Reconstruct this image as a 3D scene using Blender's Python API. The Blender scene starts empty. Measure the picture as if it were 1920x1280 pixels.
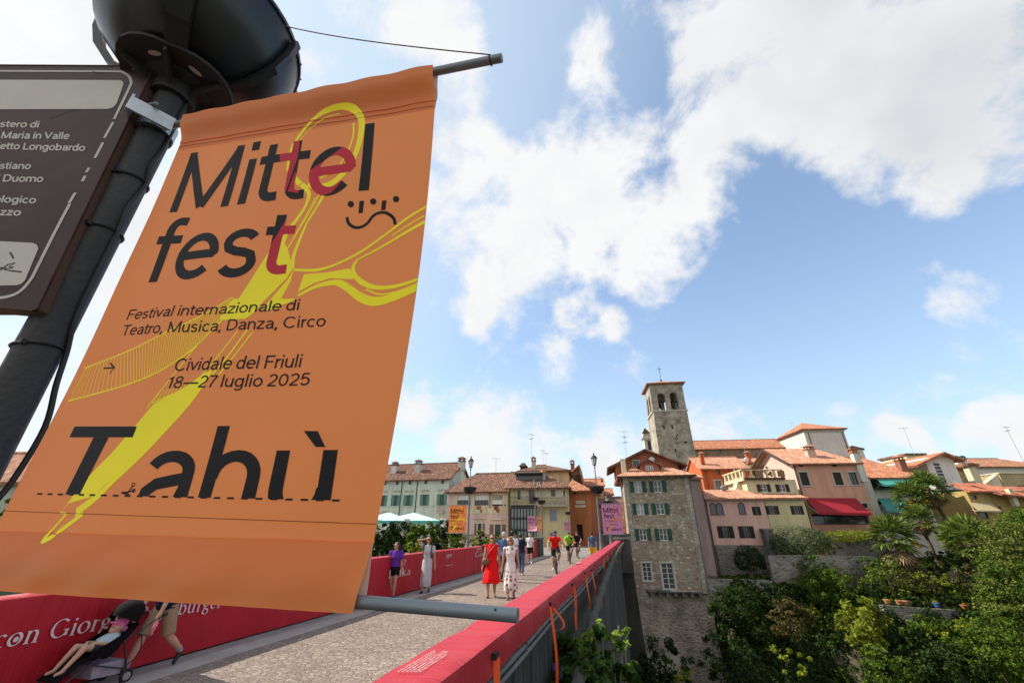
import bpy, bmesh, math, random
import numpy as np
from mathutils import Vector, Matrix, noise
random.seed(7); rng = np.random.default_rng(7)
scene = bpy.context.scene; col = scene.collection
R = math.radians
# ------------------------------------------------------------------ camera
CAM = np.array([0., 0., 1.8]); FPX = 760.; TH = math.atan(352/760.); PSI = R(15.419)
cd = bpy.data.cameras.new('camera'); cam = bpy.data.objects.new('camera', cd); col.objects.link(cam)
cd.sensor_fit = 'HORIZONTAL'; cd.sensor_width = 36; cd.lens = 36*FPX/1920.; cd.clip_start = .02; cd.clip_end = 8000
cam.location = CAM; cam.rotation_euler = (R(90)+TH, 0, PSI); scene.camera = cam
# ------------------------------------------------------------------ exposure, sun
scene.view_settings.view_transform = 'Standard'; scene.view_settings.look = 'None'
scene.view_settings.gamma = 1; scene.view_settings.use_curve_mapping = False
scene.view_settings.exposure = 0.85
SUN_EL = R(43); SUN_AZ = R(90+75+PSI*0+15.4-1.0)      # world angle of the direction towards the sun
sv = Vector((math.cos(SUN_EL)*math.cos(SUN_AZ), math.cos(SUN_EL)*math.sin(SUN_AZ), math.sin(SUN_EL)))
sl = bpy.data.lights.new('sun', 'SUN'); sun = bpy.data.objects.new('sun', sl); col.objects.link(sun)
sl.energy = 4.2; sl.angle = R(.55); sl.color = (1, .91, .77)
sun.location = (-40, 0, 60); sun.rotation_euler = sv.to_track_quat('Z', 'Y').to_euler()
# ------------------------------------------------------------------ pixel -> ray helpers (photo pixels, 1920 x 1280)
def ray0(px, py):
    u = (px-960)/FPX; v = (640-py)/FPX
    return np.array([u, math.cos(TH)-v*math.sin(TH), math.sin(TH)+v*math.cos(TH)])
cP, sP = math.cos(PSI), math.sin(PSI)
def ray(px, py):
    a = ray0(px, py); return np.array([a[0]*cP-a[1]*sP, a[0]*sP+a[1]*cP, a[2]])
def on_z(px, py, z): a = ray(px, py); return Vector(CAM+a*(z-CAM[2])/a[2])
def on_x(px, py, x): a = ray(px, py); return Vector(CAM+a*x/a[0])
def on_y(px, py, y): a = ray(px, py); return Vector(CAM+a*y/a[1])
def on_fwd(px, py, yc):
    a = ray0(px, py)*yc/ray0(px, py)[1]; return Vector((a[0]*cP-a[1]*sP, a[0]*sP+a[1]*cP, a[2]+CAM[2]))
def cw(xc, yc, z=0.): return Vector((xc*cP-yc*sP, xc*sP+yc*cP, z))      # camera-plan metres -> world
def proj(p):
    x = p[0]*cP+p[1]*sP; y = -p[0]*sP+p[1]*cP; z = p[2]-CAM[2]
    zc = y*math.cos(TH)+z*math.sin(TH); v = -y*math.sin(TH)+z*math.cos(TH)
    return 960+FPX*x/zc, 640-FPX*v/zc
# ------------------------------------------------------------------ world: Nishita sky with clouds
world = bpy.data.worlds.new('World'); scene.world = world; world.use_nodes = True
wt = world.node_tree; wt.nodes.clear()
def wn(t, **k):
    n = wt.nodes.new(t)
    for a, b in k.items(): setattr(n, a, b)
    return n
def wl(a, b): wt.links.new(a, b)
def wmath(op, a, b=None, c=None, clamp=False):
    n = wn('ShaderNodeMath', operation=op, use_clamp=clamp)
    for i, v in enumerate((a, b, c)):
        if v is None: continue
        if isinstance(v, (int, float)): n.inputs[i].default_value = v
        else: wl(v, n.inputs[i])
    return n.outputs[0]
sky = wn('ShaderNodeTexSky', sky_type='NISHITA', sun_disc=False)
sky.sun_elevation = SUN_EL; sky.sun_rotation = math.pi/2-SUN_AZ
sky.air_density = 1.0; sky.dust_density = 1.1; sky.ozone_density = 1.6; sky.altitude = 140
tc = wn('ShaderNodeTexCoord'); D = tc.outputs['Generated']
nd_ = wn('ShaderNodeTexNoise'); nd_.inputs['Scale'].default_value = 3.; nd_.inputs['Detail'].default_value = 4; wl(D, nd_.inputs['Vector'])
wd1 = wn('ShaderNodeVectorMath', operation='SUBTRACT'); wl(nd_.outputs['Color'], wd1.inputs[0]); wd1.inputs[1].default_value = (.5,.5,.5)
wd2 = wn('ShaderNodeVectorMath', operation='MULTIPLY_ADD'); wl(wd1.outputs[0], wd2.inputs[0]); wd2.inputs[1].default_value = (.34,.34,.34); wl(D, wd2.inputs[2])
wd3 = wn('ShaderNodeVectorMath', operation='NORMALIZE'); wl(wd2.outputs[0], wd3.inputs[0]); DW = wd3.outputs[0]
nz = wn('ShaderNodeTexNoise'); nz.inputs['Scale'].default_value = 6.; nz.inputs['Detail'].default_value = 14
nz.inputs['Roughness'].default_value = .63; nz.inputs['Distortion'].default_value = .2
wl(D, nz.inputs['Vector'])
nz2 = wn('ShaderNodeTexNoise'); nz2.inputs['Scale'].default_value = 2.2; nz2.inputs['Detail'].default_value = 5
mp = wn('ShaderNodeMapping'); mp.inputs['Location'].default_value = (3.1, 1.7, .4); wl(D, mp.inputs['Vector']); wl(mp.outputs[0], nz2.inputs['Vector'])
def cap(px, py, r, w):
    d = Vector(ray(px, py)).normalized(); e = Vector(ray(px+r*.7, py+r*.7)).normalized()
    dp = wn('ShaderNodeVectorMath', operation='DOT_PRODUCT'); wl(DW, dp.inputs[0]); dp.inputs[1].default_value = d
    mr = wn('ShaderNodeMapRange', interpolation_type='SMOOTHSTEP'); wl(dp.outputs['Value'], mr.inputs['Value'])
    mr.inputs['From Min'].default_value = d.dot(e); mr.inputs['From Max'].default_value = 1.
    mr.inputs['To Min'].default_value = 0; mr.inputs['To Max'].default_value = w
    return mr.outputs[0]
CLOUDS = [(1560,60,270,.5),(1800,90,230,.46),(1400,150,170,.45),(1620,240,170,.42),(1720,330,95,.42),(1850,240,120,.3),(1260,50,150,.3),(1330,20,120,.3),
 (1120,300,135,.42),(1090,170,85,.4),(1230,410,150,.44),(1050,420,130,.4),(1170,480,100,.32),(1360,330,120,.42),(1320,430,90,.25),
 (900,420,165,.5),(950,510,110,.36),(880,290,110,.36),(840,120,140,.5),(790,30,160,.44),(640,60,170,.45),(860,540,80,.25),
 (885,592,75,.6),(1125,606,70,.55),(1165,608,50,.4),(785,735,80,.5),(880,805,110,.42),(960,800,100,.4),(1140,800,110,.46),(1080,855,90,.4),(1380,810,140,.3),(1790,842,90,.55),(1890,845,90,.55),(1740,835,60,.4),(1230,770,70,.3),(1640,800,80,.25),
 (1640,495,45,.2),(1690,490,45,.17),(1760,550,70,.15),(1700,580,60,.13),(1205,550,50,.18),
 (100,60,330,.5),(330,430,220,.4),(120,760,230,.42),
 (1225,190,90,-.45),(990,120,125,-.42),(985,250,90,-.3),(1440,270,60,-.15),(1480,400,120,-.3),(880,330,55,-.2),(880,490,40,-.15),(1480,560,260,-.5),(1650,430,100,-.3),(1820,420,120,-.4),(1500,700,220,-.3)]
BEHIND = [(0,-1,.35,.9,.8),(-.8,-.7,.5,.8,.7),(.8,-.8,.45,.8,.8),(.1,-.5,.9,.7,.6),(0,-1,.05,.7,.5)]  # unseen white clouds added behind the camera as neutral fill light
acc = None
for x, y, z, r_, w in BEHIND:
    d = Vector((x,y,z)).normalized(); dp = wn('ShaderNodeVectorMath', operation='DOT_PRODUCT'); wl(DW, dp.inputs[0]); dp.inputs[1].default_value = d
    q = wn('ShaderNodeMapRange', interpolation_type='SMOOTHSTEP'); wl(dp.outputs['Value'], q.inputs['Value']); q.inputs['From Min'].default_value = math.cos(r_); q.inputs['From Max'].default_value = 1; q.inputs['To Max'].default_value = w; acc = q.outputs[0] if acc is None else wmath('ADD', acc, q.outputs[0])
for c in CLOUDS:
    o = cap(*c); acc = o if acc is None else wmath('ADD', acc, o)
nn = wmath('MULTIPLY_ADD', nz.outputs['Fac'], 2.9, -1.45)
m = wmath('ADD', acc, nn)
mr = wn('ShaderNodeMapRange', interpolation_type='SMOOTHSTEP'); wl(m, mr.inputs['Value'])
mr.inputs['From Min'].default_value = .0; mr.inputs['From Max'].default_value = .72
# the deep cloud at the upper right has a grey base; the others only faint shading
g1 = wmath('ADD', cap(1660,30,520,1.), cap(1900,150,300,.7)); g2 = wmath('MULTIPLY', g1, wmath('MULTIPLY_ADD', nz2.outputs['Fac'], 2.6, -.75, clamp=True))
shn = wn('ShaderNodeTexNoise'); shn.inputs['Scale'].default_value = 9.; shn.inputs['Detail'].default_value = 8; wl(mp.outputs[0], shn.inputs['Vector'])
sh = wmath('ADD', g2, wmath('MULTIPLY_ADD', shn.outputs['Fac'], 1.1, -.5, clamp=True), clamp=True)
cc = wn('ShaderNodeMix', data_type='RGBA'); wl(sh, cc.inputs['Factor'])
cc.inputs['A'].default_value = (5.3, 5.32, 5.35, 1); cc.inputs['B'].default_value = (3.9, 4.02, 4.2, 1)
# thin high haze lifts the blue towards the horizon and the sun
sx = wn('ShaderNodeSeparateXYZ'); wl(D, sx.inputs[0])
hz = wn('ShaderNodeMapRange', interpolation_type='SMOOTHSTEP'); wl(sx.outputs['Z'], hz.inputs['Value'])
hz.inputs['From Min'].default_value = .62; hz.inputs['From Max'].default_value = -.05; hz.inputs['To Min'].default_value = .15; hz.inputs['To Max'].default_value = .62
dl = wn('ShaderNodeVectorMath', operation='DOT_PRODUCT'); wl(D, dl.inputs[0]); dl.inputs[1].default_value = Vector((sv.x, sv.y, sv.z))
hl = wn('ShaderNodeMapRange', interpolation_type='SMOOTHSTEP'); wl(dl.outputs['Value'], hl.inputs['Value'])
hl.inputs['From Min'].default_value = .15; hl.inputs['From Max'].default_value = 1.; hl.inputs['To Max'].default_value = .85
hm = wmath('MAXIMUM', hz.outputs[0], hl.outputs[0])
smul = wn('ShaderNodeMix', data_type='RGBA', blend_type='MULTIPLY'); smul.inputs['Factor'].default_value = 1
wl(sky.outputs[0], smul.inputs['A']); smul.inputs['B'].default_value = (1.2, 1.33, 1.36, 1)
hb = wn('ShaderNodeMix', data_type='RGBA'); wl(hm, hb.inputs['Factor']); wl(smul.outputs['Result'], hb.inputs['A']); hb.inputs['B'].default_value = (4.0, 4.75, 5.4, 1)
fin = wn('ShaderNodeMix', data_type='RGBA'); wl(mr.outputs[0], fin.inputs['Factor']); wl(hb.outputs['Result'], fin.inputs['A']); wl(cc.outputs['Result'], fin.inputs['B'])
bg = wn('ShaderNodeBackground'); bg.inputs['Strength'].default_value = .1; wl(fin.outputs['Result'], bg.inputs['Color'])
wo = wn('ShaderNodeOutputWorld'); wl(bg.outputs[0], wo.inputs['Surface'])
# ------------------------------------------------------------------ object helpers
def tag(o, label=None, cat=None, group=None, kind=None):
    for k, v in (('label', label), ('category', cat), ('group', group), ('kind', kind)):
        if v: o[k] = v
    return o
def empty(name, loc=(0,0,0), rz=0., label=None, cat=None, group=None):
    o = bpy.data.objects.new(name, None); col.objects.link(o); o.location = loc; o.rotation_euler = (0, 0, rz)
    o.empty_display_size = .2
    return tag(o, label, cat, group)
def link(name, me, mat=None, parent=None, smooth=False):
    o = bpy.data.objects.new(name, me); col.objects.link(o)
    if mat:
        for m_ in (mat if isinstance(mat, (list, tuple)) else [mat]): me.materials.append(m_)
    if parent: o.parent = parent
    if smooth: me.polygons.foreach_set('use_smooth', [True]*len(me.polygons))
    return o
class Sides:
    def __init__(s, l): s.l = l
    def build(s, *a): return [m_.build(*a) for m_ in s.l]
class MB:
    """collects shapes for ONE mesh object"""
    def __init__(s): s.v = []; s.f = []; s.mi = []; s.cur = 0
    def add(s, vs, fs):
        b = len(s.v); s.v += [tuple(v) for v in vs]
        for f in fs: s.f.append(tuple(b+i for i in f)); s.mi.append(s.cur)
        return s
    def box(s, a, b):
        x0,y0,z0 = (min(a[i],b[i]) for i in range(3)); x1,y1,z1 = (max(a[i],b[i]) for i in range(3))
        return s.add([(x0,y0,z0),(x1,y0,z0),(x1,y1,z0),(x0,y1,z0),(x0,y0,z1),(x1,y0,z1),(x1,y1,z1),(x0,y1,z1)],
                     [(3,2,1,0),(4,5,6,7),(0,1,5,4),(1,2,6,5),(2,3,7,6),(3,0,4,7)])
    def hexa(s, bot, top):
        return s.add(list(bot)+list(top), [(3,2,1,0),(4,5,6,7),(0,1,5,4),(1,2,6,5),(2,3,7,6),(3,0,4,7)])
    def tube(s, pts, r, n=8, caps=True, flat=1.):
        pts = [Vector(p) for p in pts]; rs = r if isinstance(r, (list, tuple)) else [r]*len(pts)
        vs = []; fs = []; up = None
        for i, p in enumerate(pts):
            t = (pts[min(i+1, len(pts)-1)]-pts[max(i-1, 0)]).normalized()
            if up is None:
                up = Vector((0,0,1)) if abs(t.z) < .9 else Vector((0,1,0))
            a = t.cross(up)
            if a.length < 1e-6: a = t.orthogonal()
            a.normalize(); b = a.cross(t).normalized(); up = b
            for k in range(n):
                q = 2*math.pi*k/n; vs.append(p+a*math.cos(q)*rs[i]+b*math.sin(q)*rs[i]*flat)
        for i in range(len(pts)-1):
            for k in range(n): fs.append((i*n+k, i*n+(k+1)%n, (i+1)*n+(k+1)%n, (i+1)*n+k))
        if caps: fs.append(tuple(range(n-1, -1, -1))); fs.append(tuple((len(pts)-1)*n+k for k in range(n)))
        return s.add(vs, fs)
    def lathe(s, prof, c=(0,0,0), n=24, sx=1., sy=1.):
        vs = []; fs = []; m_ = len(prof)
        for r, z in prof:
            for k in range(n):
                q = 2*math.pi*k/n; vs.append((c[0]+r*sx*math.cos(q), c[1]+r*sy*math.sin(q), c[2]+z))
        for i in range(m_-1):
            for k in range(n): fs.append((i*n+k, i*n+(k+1)%n, (i+1)*n+(k+1)%n, (i+1)*n+k))
        if prof[0][0] > 1e-4: fs.append(tuple(range(n-1, -1, -1)))
        if prof[-1][0] > 1e-4: fs.append(tuple((m_-1)*n+k for k in range(n)))
        return s.add(vs, fs)
    def ball(s, c, r, n=12, m_=8):
        rx, ry, rz = r if isinstance(r, (list, tuple)) else (r, r, r)
        vs = [(c[0], c[1], c[2]-rz)]; fs = []
        for i in range(1, m_):
            a = -math.pi/2+math.pi*i/m_
            for k in range(n):
                q = 2*math.pi*k/n; vs.append((c[0]+rx*math.cos(a)*math.cos(q), c[1]+ry*math.cos(a)*math.sin(q), c[2]+rz*math.sin(a)))
        vs.append((c[0], c[1], c[2]+rz))
        for k in range(n): fs.append((0, 1+(k+1)%n, 1+k))
        for i in range(m_-2):
            for k in range(n): fs.append((1+i*n+k, 1+i*n+(k+1)%n, 1+(i+1)*n+(k+1)%n, 1+(i+1)*n+k))
        L = 1+(m_-2)*n
        for k in range(n): fs.append((L+k, L+(k+1)%n, len(vs)-1))
        return s.add(vs, fs)
    def slab(s, poly, t):
        """polygon (3-D points) thickened by vector t"""
        n = len(poly); P = [Vector(p) for p in poly]; t = Vector(t)
        return s.add(P+[p+t for p in P], [tuple(range(n-1,-1,-1)), tuple(range(n, 2*n))]+[(i, (i+1)%n, n+(i+1)%n, n+i) for i in range(n)])
    def mesh(s, name):
        me = bpy.data.meshes.new(name); me.from_pydata(s.v, [], s.f)
        if any(s.mi): me.polygons.foreach_set('material_index', s.mi)
        me.update(); return me
    def build(s, name, mat=None, parent=None, smooth=False, fix=True):
        me = s.mesh(name)
        if fix and len(s.f) < 60000:
            bm = bmesh.new(); bm.from_mesh(me); bmesh.ops.recalc_face_normals(bm, faces=bm.faces); bm.to_mesh(me); bm.free()
        o = link(name, me, mat, parent, smooth)
        if smooth and len(s.f) < 60000:
            try: me.set_sharp_from_angle(angle=R(40))
            except Exception: pass
        return o
def children(o): return [c for c in bpy.data.objects if c.parent == o]
def copy_tree(o, parent=None):
    c = o.copy(); col.objects.link(c)
    if parent: c.parent = parent
    for ch in list(o.children): copy_tree(ch, c)
    return c
# ------------------------------------------------------------------ materials
MATS = {}
def nodes(name):
    m_ = bpy.data.materials.new(name); m_.use_nodes = True; t = m_.node_tree
    return m_, t, t.nodes['Principled BSDF']
def tnode(t, k, **a):
    n = t.nodes.new(k)
    for i, j in a.items():
        if i in n.inputs: n.inputs[i].default_value = j
        else: setattr(n, i, j)
    return n
def ramp(t, fac, stops):
    r = t.nodes.new('ShaderNodeValToRGB'); e = r.color_ramp.elements
    while len(e) < len(stops): e.new(.5)
    for i, (p, c) in enumerate(stops): e[i].position = p; e[i].color = (*c[:3], 1)
    t.links.new(fac, r.inputs[0]); return r.outputs[0]
def bump(t, b, h, strength, dist=.02):
    n = tnode(t, 'ShaderNodeBump', Strength=strength, Distance=dist); t.links.new(h, n.inputs['Height']); t.links.new(n.outputs[0], b.inputs['Normal']); return n
def shade(c, k): return tuple(max(0, min(1, x*k)) for x in c[:3])
def mat(name, c, rough=.75, var=.18, scale=3., detail=6, metal=0., spec=.4, bmp=0., bscale=None, stretch=(1,1,1), coat=0., bdist=.02, c2=None):
    if name in MATS: return MATS[name]
    m_, t, b = nodes(name); tcn = t.nodes.new('ShaderNodeTexCoord')
    mpn = tnode(t, 'ShaderNodeMapping'); mpn.inputs['Scale'].default_value = stretch; t.links.new(tcn.outputs['Object'], mpn.inputs[0])
    n = tnode(t, 'ShaderNodeTexNoise', Scale=scale, Detail=detail, Roughness=.6); t.links.new(mpn.outputs[0], n.inputs['Vector'])
    lo = shade(c, 1-var) if c2 is None else c2
    t.links.new(ramp(t, n.outputs['Fac'], [(.3, lo), (.7, shade(c, 1+var*.6))]), b.inputs['Base Color'])
    b.inputs['Roughness'].default_value = rough; b.inputs['Metallic'].default_value = metal; b.inputs['Specular IOR Level'].default_value = spec
    b.inputs['Coat Weight'].default_value = coat
    if bmp:
        n2 = tnode(t, 'ShaderNodeTexNoise', Scale=bscale or scale*6, Detail=4); t.links.new(mpn.outputs[0], n2.inputs['Vector']); bump(t, b, n2.outputs['Fac'], bmp, bdist)
    MATS[name] = m_; return m_
def plaster(name, c, stain=.35):
    stain = min(.5, stain*1.7)
    """old render: large blotches, vertical rain streaks, fine grain"""
    if name in MATS: return MATS[name]
    m_, t, b = nodes(name); tcn = t.nodes.new('ShaderNodeTexCoord')
    def N(sc, st, det=5):
        mpn = tnode(t, 'ShaderNodeMapping'); mpn.inputs['Scale'].default_value = st; t.links.new(tcn.outputs['Object'], mpn.inputs[0])
        n = tnode(t, 'ShaderNodeTexNoise', Scale=sc, Detail=det, Roughness=.62); t.links.new(mpn.outputs[0], n.inputs['Vector']); return n.outputs['Fac']
    a = ramp(t, N(.45, (1,1,1)), [(.3, shade(c, 1-stain*.55)), (.68, shade(c, 1.06))])
    s_ = ramp(t, N(1.6, (1,1,.09)), [(.36, (1-stain*.7,)*3), (.6, (1,1,1))])
    g = ramp(t, N(9, (1,1,1)), [(.3, (.9,.9,.9)), (.7, (1,1,1))])
    mx = tnode(t, 'ShaderNodeMix', data_type='RGBA', blend_type='MULTIPLY'); mx.inputs['Factor'].default_value = 1; t.links.new(a, mx.inputs['A']); t.links.new(s_, mx.inputs['B'])
    m2 = tnode(t, 'ShaderNodeMix', data_type='RGBA', blend_type='MULTIPLY'); m2.inputs['Factor'].default_value = 1; t.links.new(mx.outputs['Result'], m2.inputs['A']); t.links.new(g, m2.inputs['B'])
    t.links.new(m2.outputs['Result'], b.inputs['Base Color']); b.inputs['Roughness'].default_value = .9; b.inputs['Specular IOR Level'].default_value = .2
    bump(t, b, N(14, (1,1,1)), .3, .02); MATS[name] = m_; return m_
def tiles(name, c, c2, lichen=(.09,.075,.06), amt=.5):
    if name in MATS: return MATS[name]
    m_, t, b = nodes(name); tcn = t.nodes.new('ShaderNodeTexCoord')
    mpn = tnode(t, 'ShaderNodeMapping'); mpn.inputs['Scale'].default_value = (1/.2, 1/.38, 1/.38); t.links.new(tcn.outputs['Object'], mpn.inputs[0])
    v = tnode(t, 'ShaderNodeTexVoronoi', feature='F1', Scale=1., Randomness=.75); t.links.new(mpn.outputs[0], v.inputs['Vector'])
    sep = t.nodes.new('ShaderNodeSeparateColor'); t.links.new(v.outputs['Color'], sep.inputs[0])
    base = ramp(t, sep.outputs[0], [(0, shade(c2, .8)), (.35, c2), (.7, c), (1, shade(c, 1.35))])
    n = tnode(t, 'ShaderNodeTexNoise', Scale=1.1, Detail=8, Roughness=.7); t.links.new(tcn.outputs['Object'], n.inputs['Vector'])
    k = ramp(t, n.outputs['Fac'], [(.42, (0,0,0)), (.72, (amt,)*3)])
    mx = tnode(t, 'ShaderNodeMix', data_type='RGBA'); t.links.new(k, mx.inputs['Factor']); t.links.new(base, mx.inputs['A']); mx.inputs['B'].default_value = (*lichen, 1)
    t.links.new(mx.outputs['Result'], b.inputs['Base Color']); b.inputs['Roughness'].default_value = .88; b.inputs['Specular IOR Level'].default_value = .2
    bump(t, b, v.outputs['Distance'], .35, .05); MATS[name] = m_; return m_
def rubble(name, cols, size=.32, mortar=(.33,.3,.25), mw=.07, bumpd=.06, stain=.4):
    if name in MATS: return MATS[name]
    m_, t, b = nodes(name); tcn = t.nodes.new('ShaderNodeTexCoord')
    nw = tnode(t, 'ShaderNodeTexNoise', Scale=2.5, Detail=2); t.links.new(tcn.outputs['Object'], nw.inputs['Vector'])
    ad = tnode(t, 'ShaderNodeVectorMath', operation='MULTIPLY_ADD'); t.links.new(nw.outputs['Color'], ad.inputs[0]); ad.inputs[1].default_value = (.22,.22,.22); t.links.new(tcn.outputs['Object'], ad.inputs[2])
    mpn = tnode(t, 'ShaderNodeMapping'); mpn.inputs['Scale'].default_value = (1/size, 1/size, 1.7/size); t.links.new(ad.outputs[0], mpn.inputs[0])
    v = tnode(t, 'ShaderNodeTexVoronoi', feature='F1', Scale=1.); t.links.new(mpn.outputs[0], v.inputs['Vector'])
    e = tnode(t, 'ShaderNodeTexVoronoi', feature='DISTANCE_TO_EDGE', Scale=1.); t.links.new(mpn.outputs[0], e.inputs['Vector'])
    sep = t.nodes.new('ShaderNodeSeparateColor'); t.links.new(v.outputs['Color'], sep.inputs[0])
    k = len(cols); base = ramp(t, sep.outputs[0], [(i/(k-1), c) for i, c in enumerate(cols)])
    fac = ramp(t, e.outputs['Distance'], [(mw*.4, (0,0,0)), (mw*1.3, (1,1,1))])
    mx = tnode(t, 'ShaderNodeMix', data_type='RGBA'); t.links.new(fac, mx.inputs['Factor']); mx.inputs['A'].default_value = (*mortar, 1); t.links.new(base, mx.inputs['B'])
    n = tnode(t, 'ShaderNodeTexNoise', Scale=.5, Detail=7, Roughness=.65); t.links.new(tcn.outputs['Object'], n.inputs['Vector'])
    s_ = ramp(t, n.outputs['Fac'], [(.32, (1-stain,)*3), (.62, (1.,1.,1.))])
    m2 = tnode(t, 'ShaderNodeMix', data_type='RGBA', blend_type='MULTIPLY'); m2.inputs['Factor'].default_value = 1; t.links.new(mx.outputs['Result'], m2.inputs['A']); t.links.new(s_, m2.inputs['B'])
    t.links.new(m2.outputs['Result'], b.inputs['Base Color']); b.inputs['Roughness'].default_value = .92; b.inputs['Specular IOR Level'].default_value = .2
    bump(t, b, fac, .8, bumpd); MATS[name] = m_; return m_
def leafmat(name, dark, light, trans=.35, tip=None):
    if name in MATS: return MATS[name]
    m_, t, b = nodes(name); g = t.nodes.new('ShaderNodeNewGeometry')
    st = [(0, dark), (.55, tuple((a+c_)/2 for a, c_ in zip(dark, light))), (.93, light)]
    if tip: st.append((1, tip))
    cr = ramp(t, g.outputs['Random Per Island'], st)
    t.links.new(cr, b.inputs['Base Color']); b.inputs['Roughness'].default_value = .6; b.inputs['Specular IOR Level'].default_value = .16
    tr = t.nodes.new('ShaderNodeBsdfTranslucent'); t.links.new(cr, tr.inputs['Color'])
    mx = t.nodes.new('ShaderNodeMixShader'); mx.inputs[0].default_value = trans
    t.links.new(b.outputs[0], mx.inputs[1]); t.links.new(tr.outputs[0], mx.inputs[2])
    t.links.new(mx.outputs[0], t.nodes['Material Output'].inputs['Surface']); MATS[name] = m_; return m_
GLASS = mat('window glass', (.035,.045,.055), .08, .3, .8, spec=.7)
WHITEP = mat('white window paint', (.62,.62,.6), .5, .1)
DARKM = mat('dark iron', (.02,.021,.023), .5, .2, 8)
# ------------------------------------------------------------------ leaves
def leaf_mesh(name, pts, nrm, size, aspect=.55, bend=.25, jit=.65):
    """pts, nrm: (n,3) arrays; every leaf is a folded quad of its own"""
    n = len(pts); a = rng.normal(size=(n,3)); nr = nrm+rng.normal(size=(n,3))*jit
    nr /= np.linalg.norm(nr, axis=1)[:,None]+1e-9
    t = np.cross(nr, a); t /= np.linalg.norm(t, axis=1)[:,None]+1e-9; s_ = np.cross(nr, t)
    L = (size*(.6+.8*rng.random(n)))[:,None] if np.ndim(size) == 0 else size[:,None]; W = L*aspect
    v = np.empty((n,4,3)); v[:,0] = pts-t*L*.5; v[:,1] = pts+s_*W*.5+nr*L*bend*.4; v[:,2] = pts+t*L*.5-nr*L*bend*.5; v[:,3] = pts-s_*W*.5+nr*L*bend*.4
    me = bpy.data.meshes.new(name); me.vertices.add(n*4); me.vertices.foreach_set('co', v.reshape(-1).astype(np.float32))
    me.loops.add(n*6); me.polygons.add(n*2)
    i = np.arange(n)[:,None]*4; lp = np.concatenate([i+0, i+1, i+2, i+0, i+2, i+3], axis=1).reshape(-1)
    me.loops.foreach_set('vertex_index', lp.astype(np.int32)); me.polygons.foreach_set('loop_start', (np.arange(n*2)*3).astype(np.int32))
    me.update(calc_edges=True); me.validate(); return me
def crown_points(blobs, n, hollow=.5, clump=None):
    """points through the volume of ellipsoid blobs ((x,y,z),(rx,ry,rz)), gathered in clumps so gaps show"""
    w = np.array([(b[1][0]*b[1][1]*b[1][2])**(2/3) for b in blobs]); w /= w.sum()
    k = clump or max(8, n//45); ci = rng.choice(len(blobs), k, p=w)
    d = rng.normal(size=(k,3)); d /= np.linalg.norm(d, axis=1)[:,None]
    rr = hollow+(1.05-hollow)*rng.random(k)**.6
    C = np.array([blobs[i][0] for i in ci], float); S = np.array([blobs[i][1] for i in ci], float)
    cc_ = C+d*S*rr[:,None]; cs = S.min(axis=1)*(.16+.2*rng.random(k))
    pi = rng.integers(0, k, n); e = rng.normal(size=(n,3)); e /= np.linalg.norm(e, axis=1)[:,None]
    p = cc_[pi]+e*(cs[pi]*rng.random(n)**.45)[:,None]*np.array([1.15,1.15,.8])
    nr = .7*d[pi]+.6*e+np.array([0,0,.35]); return p, nr
def plant(name, label, cat, base, blobs, n, size, lmat, group=None, trunk=None, tmat=None, hollow=.5, clump=None, aspect=.55):
    r = empty(name, base, 0, label, cat, group); p, nr = crown_points(blobs, n, hollow, clump)
    link('crown', leaf_mesh('crown', p, nr, size, aspect), lmat, r)
    if trunk:
        mb = MB()
        for pts, rs in trunk: mb.tube(pts, rs, 7)
        mb.build('trunk', tmat or mat('tree bark', (.11,.085,.06), .95, .4, 9, bmp=.6, stretch=(1,1,.3)), r, True)
    return r
# ------------------------------------------------------------------ setting: ground, deck
M_ground = mat('valley ground', (.1,.105,.06), .95, .4, .05)
mb = MB(); mb.add([(-3000,-3000,-20.6),(3000,-3000,-20.6),(3000,3000,-20.6),(-3000,3000,-20.6)], [(0,1,2,3)])
tag(mb.build('ground', M_ground), kind='structure')
mb = MB(); mb.add([(-60,9,-20.1),(80,3,-20.1),(90,24,-20.1),(-60,27,-20.1)], [(0,1,2,3)])
tag(mb.build('river', mat('river water', (.03,.09,.09), .08, .3, .3, bmp=.3, bscale=4)), kind='structure')
def cobble(name, cols, size, mortar):
    m_ = rubble(name, cols, size, mortar, .07, .008, .3); return m_
M_cob = cobble('porphyry setts', [(.18,.14,.115),(.28,.222,.185),(.22,.177,.152),(.32,.26,.22),(.25,.195,.16)], .09, (.15,.125,.105))
mb = MB(); mb.box((-6.72,-8,-.9),(-1.2,34,0)); tag(mb.build('bridge_road', M_cob), kind='structure')
M_kerb = mat('kerb stone', (.3,.28,.26), .85, .2, 2, bmp=.3, bscale=40)
mb = MB(); mb.box((-6.72,-8,-.9),(-6.3,34,.012)); tag(mb.build('gutter_strip', M_kerb), kind='structure')
mb = MB(); mb.box((-7.3,-8,-.9),(-6.72,34,.004)); tag(mb.build('pavement_strip', mat('grey paving', (.24,.22,.215), .9, .2, 3, bmp=.3, bscale=30)), kind='structure')
# town ground on the far bank: one plateau, with the cliff bank to the right
M_town = cobble('town paving', [(.2,.185,.17),(.27,.25,.23),(.24,.22,.2)], .3, (.17,.16,.15))
mb = MB(); mb.box((-90,34,-20),(-1.3,60,-.02)); mb.box((-90,60,-20),(13,190,-.021)); tag(mb.build('town_square', M_town), kind='structure')
mb = MB(); mb.box((-90,-40,-20),(-7.9,16,-1.6)); mb.box((-90,16,-20),(-7.9,33.9,-1.2)); tag(mb.build('left_bank', mat('rough garden grass', (.07,.095,.03), .95, .45, 1.4, 8, bmp=.6, bscale=30, c2=(.045,.045,.02))), kind='structure')
mb = MB(); mb.box((-9,-60,-20),(6,-8,-.01)); tag(mb.build('near_bank', M_town), kind='structure')
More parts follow.
